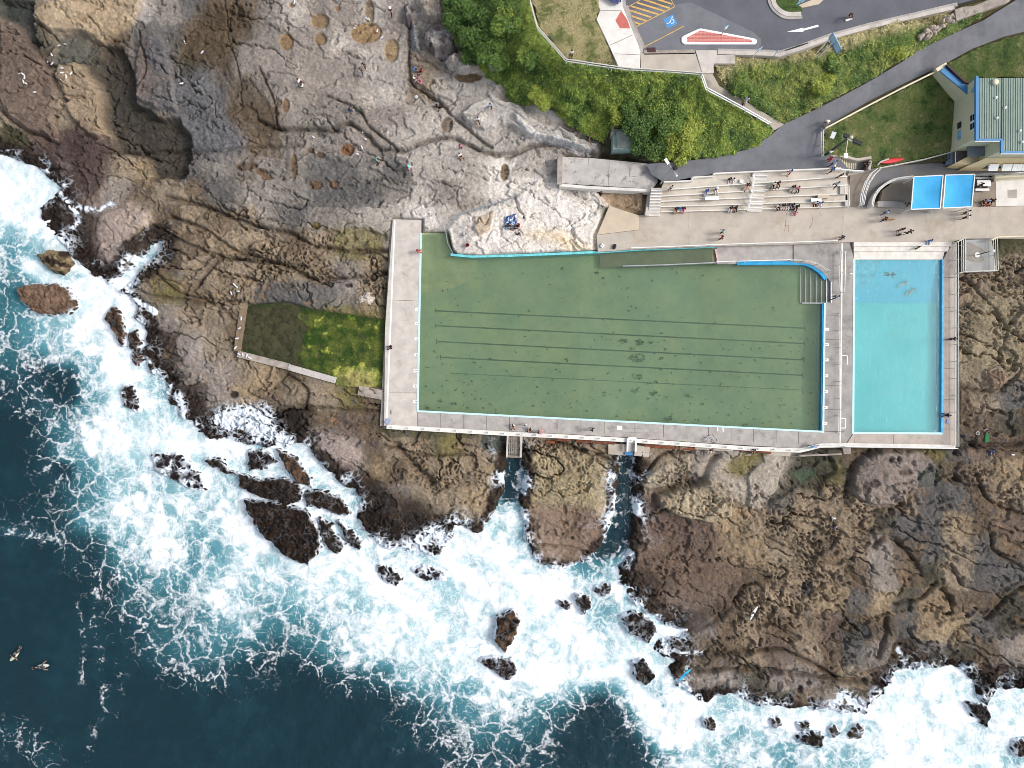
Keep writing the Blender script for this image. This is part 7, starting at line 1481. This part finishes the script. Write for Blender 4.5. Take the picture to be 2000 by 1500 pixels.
# bicycle leaning on the kerb wall
def bicycle(label, px, py, z, hd, lean):
    r = empty('bicycle', P(px, py, z), -math.radians(hd)); r.rotation_euler = (lean, 0, -math.radians(hd)); tag(r, label, 'bicycle')
    for x in (-.52, .52):
        pts = [(x+.34*math.cos(t), 0, .35+.34*math.sin(t)) for t in [2*math.pi*k/22 for k in range(23)]]; w = MB().tube(pts, .025, 6).build('wheel', BLACK, r); sp = MB()
        for k in range(8): sp.tube([(x,0,.35),(x+.33*math.cos(k*.785),0,.35+.33*math.sin(k*.785))], .006, 4)
        sp.build('spokes', GALV, w)
    f = MB(); A, B, C_, D_, E_ = (-.52,0,.35), (-.12,0,.3), (-.22,0,.8), (.36,0,.78), (.52,0,.35)
    for a, b in ((A,B),(B,C_),(A,C_),(B,D_),(C_,D_),(D_,E_)): f.tube([a, b], .028, 6)
    f.build('frame', WHITE, r); MB().box((-.24,0,.9), (.26,.14,.06)).build('saddle', BLACK, r, bevel=.02); MB().tube([(.3,-.28,.98),(.36,0,.95),(.3,.28,.98)], .02, 6).tube([(.36,0,.78),(.36,0,.95)], .02, 6).build('handlebar', DARK, r)
bicycle('white-framed bicycle lying against the seaward kerb wall', 1385, 864, .1, 4, -1.15)
def dog(label, px, py, z, hd, rgb):
    vs = [((0,-.25,.42),.11),((0,.05,.4),.13),((0,.25,.44),.1),((0,.36,.56),.06),((0,.42,.64),.075),((0,.54,.6),.035)]; es = [(0,1),(1,2),(2,3),(3,4),(4,5)]
    for s in (-1, 1):
        i = len(vs); vs += [((s*.08,.24,.3),.045),((s*.08,.22,.16),.03),((s*.08,.25,.02),.03)]; es += [(2,i),(i,i+1),(i+1,i+2)]
        i = len(vs); vs += [((s*.08,-.22,.32),.06),((s*.08,-.32,.17),.03),((s*.08,-.27,.02),.03)]; es += [(0,i),(i,i+1),(i+1,i+2)]
        i = len(vs); vs += [((s*.06,.4,.72),.02)]; es += [(4,i)]
    i = len(vs); vs += [((0,-.38,.5),.03),((0,-.5,.6),.018)]; es += [(0,i),(i,i+1)]
    me = skin_mesh(vs, es, 'dog'); o = bpy.data.objects.new('dog', me); COL.objects.link(o); slot(o, rgb); p = P(px, py, z+.3); o.location = (p[0], p[1], z); o.rotation_euler = (0,0,-math.radians(hd)); tag(o, label, 'dog')
dog('tan dog walking beside the person in black on the promenade', 1738, 428, PRZ, 100, (188,146,96)); dog('dark dog on the sloping concrete path beside the walker', 1451, 203, 5.1, 200, (44,40,40)); dog('small grey dog by the person bending at the log fence', 1611, 247, 3.3, 220, (120,112,108)); dog('small dark dog on the worn white beach steps', 1792, 484, .12, 240, (40,40,44))
# parked car, only its front corner inside the picture
car = empty('parked_car', P(1212,-26,7.5), math.radians(-30)); tag(car, 'blue car parked at the top edge with its rear corner by the yellow hatching', 'car'); CB = mat('metallic_blue_paint', (64,112,176), .25, .08, .6, 0, metal=.3, spec=.6)
prof = [(-2.1,.35),(-2.15,.75),(-1.75,.95),(-1.0,1.0),(-.5,1.42),(1.0,1.45),(1.7,1.05),(2.1,.95),(2.15,.5),(2.1,.3)]; mb = MB()
vs = [(s*(.82 if z < 1.2 else .64), -y, z) for s in (-1, 1) for y, z in prof]; n = len(prof); mb.add(vs, [tuple(range(n)), tuple(range(n, 2*n))[::-1]]+[(i, n+i, n+(i+1)%n, (i+1)%n) for i in range(n)]); mb.build('body', CB, car, bevel=.06)
for y0_, z0_, y1_, z1_ in ((-.95,1.03,-.52,1.4),(1.05,1.44,1.66,1.09)):
    g = MB(); a = .6; g.add([(-a*1.1,-y0_,z0_+.02),(a*1.1,-y0_,z0_+.02),(a,-y1_,z1_+.02),(-a,-y1_,z1_+.02)], [(0,1,2,3)]); g.build('windscreen', GLASS, car)
for s in (-1, 1):
    for y in (-1.3, 1.3):
        pts = [(s*.8, y+.3*math.cos(t), .32+.3*math.sin(t)) for t in [2*math.pi*k/18 for k in range(19)]]; w = MB().tube(pts, .1, 8).build('tyre', BLACK, car); MB().lathe([(.2,0),(.2,.04)], n=12).build('rim', GALV, w)
    MB().box((s*.6,-2.13,.75), (.35,.06,.16)).build('tail_light', pmat((200,60,50), .3), car)
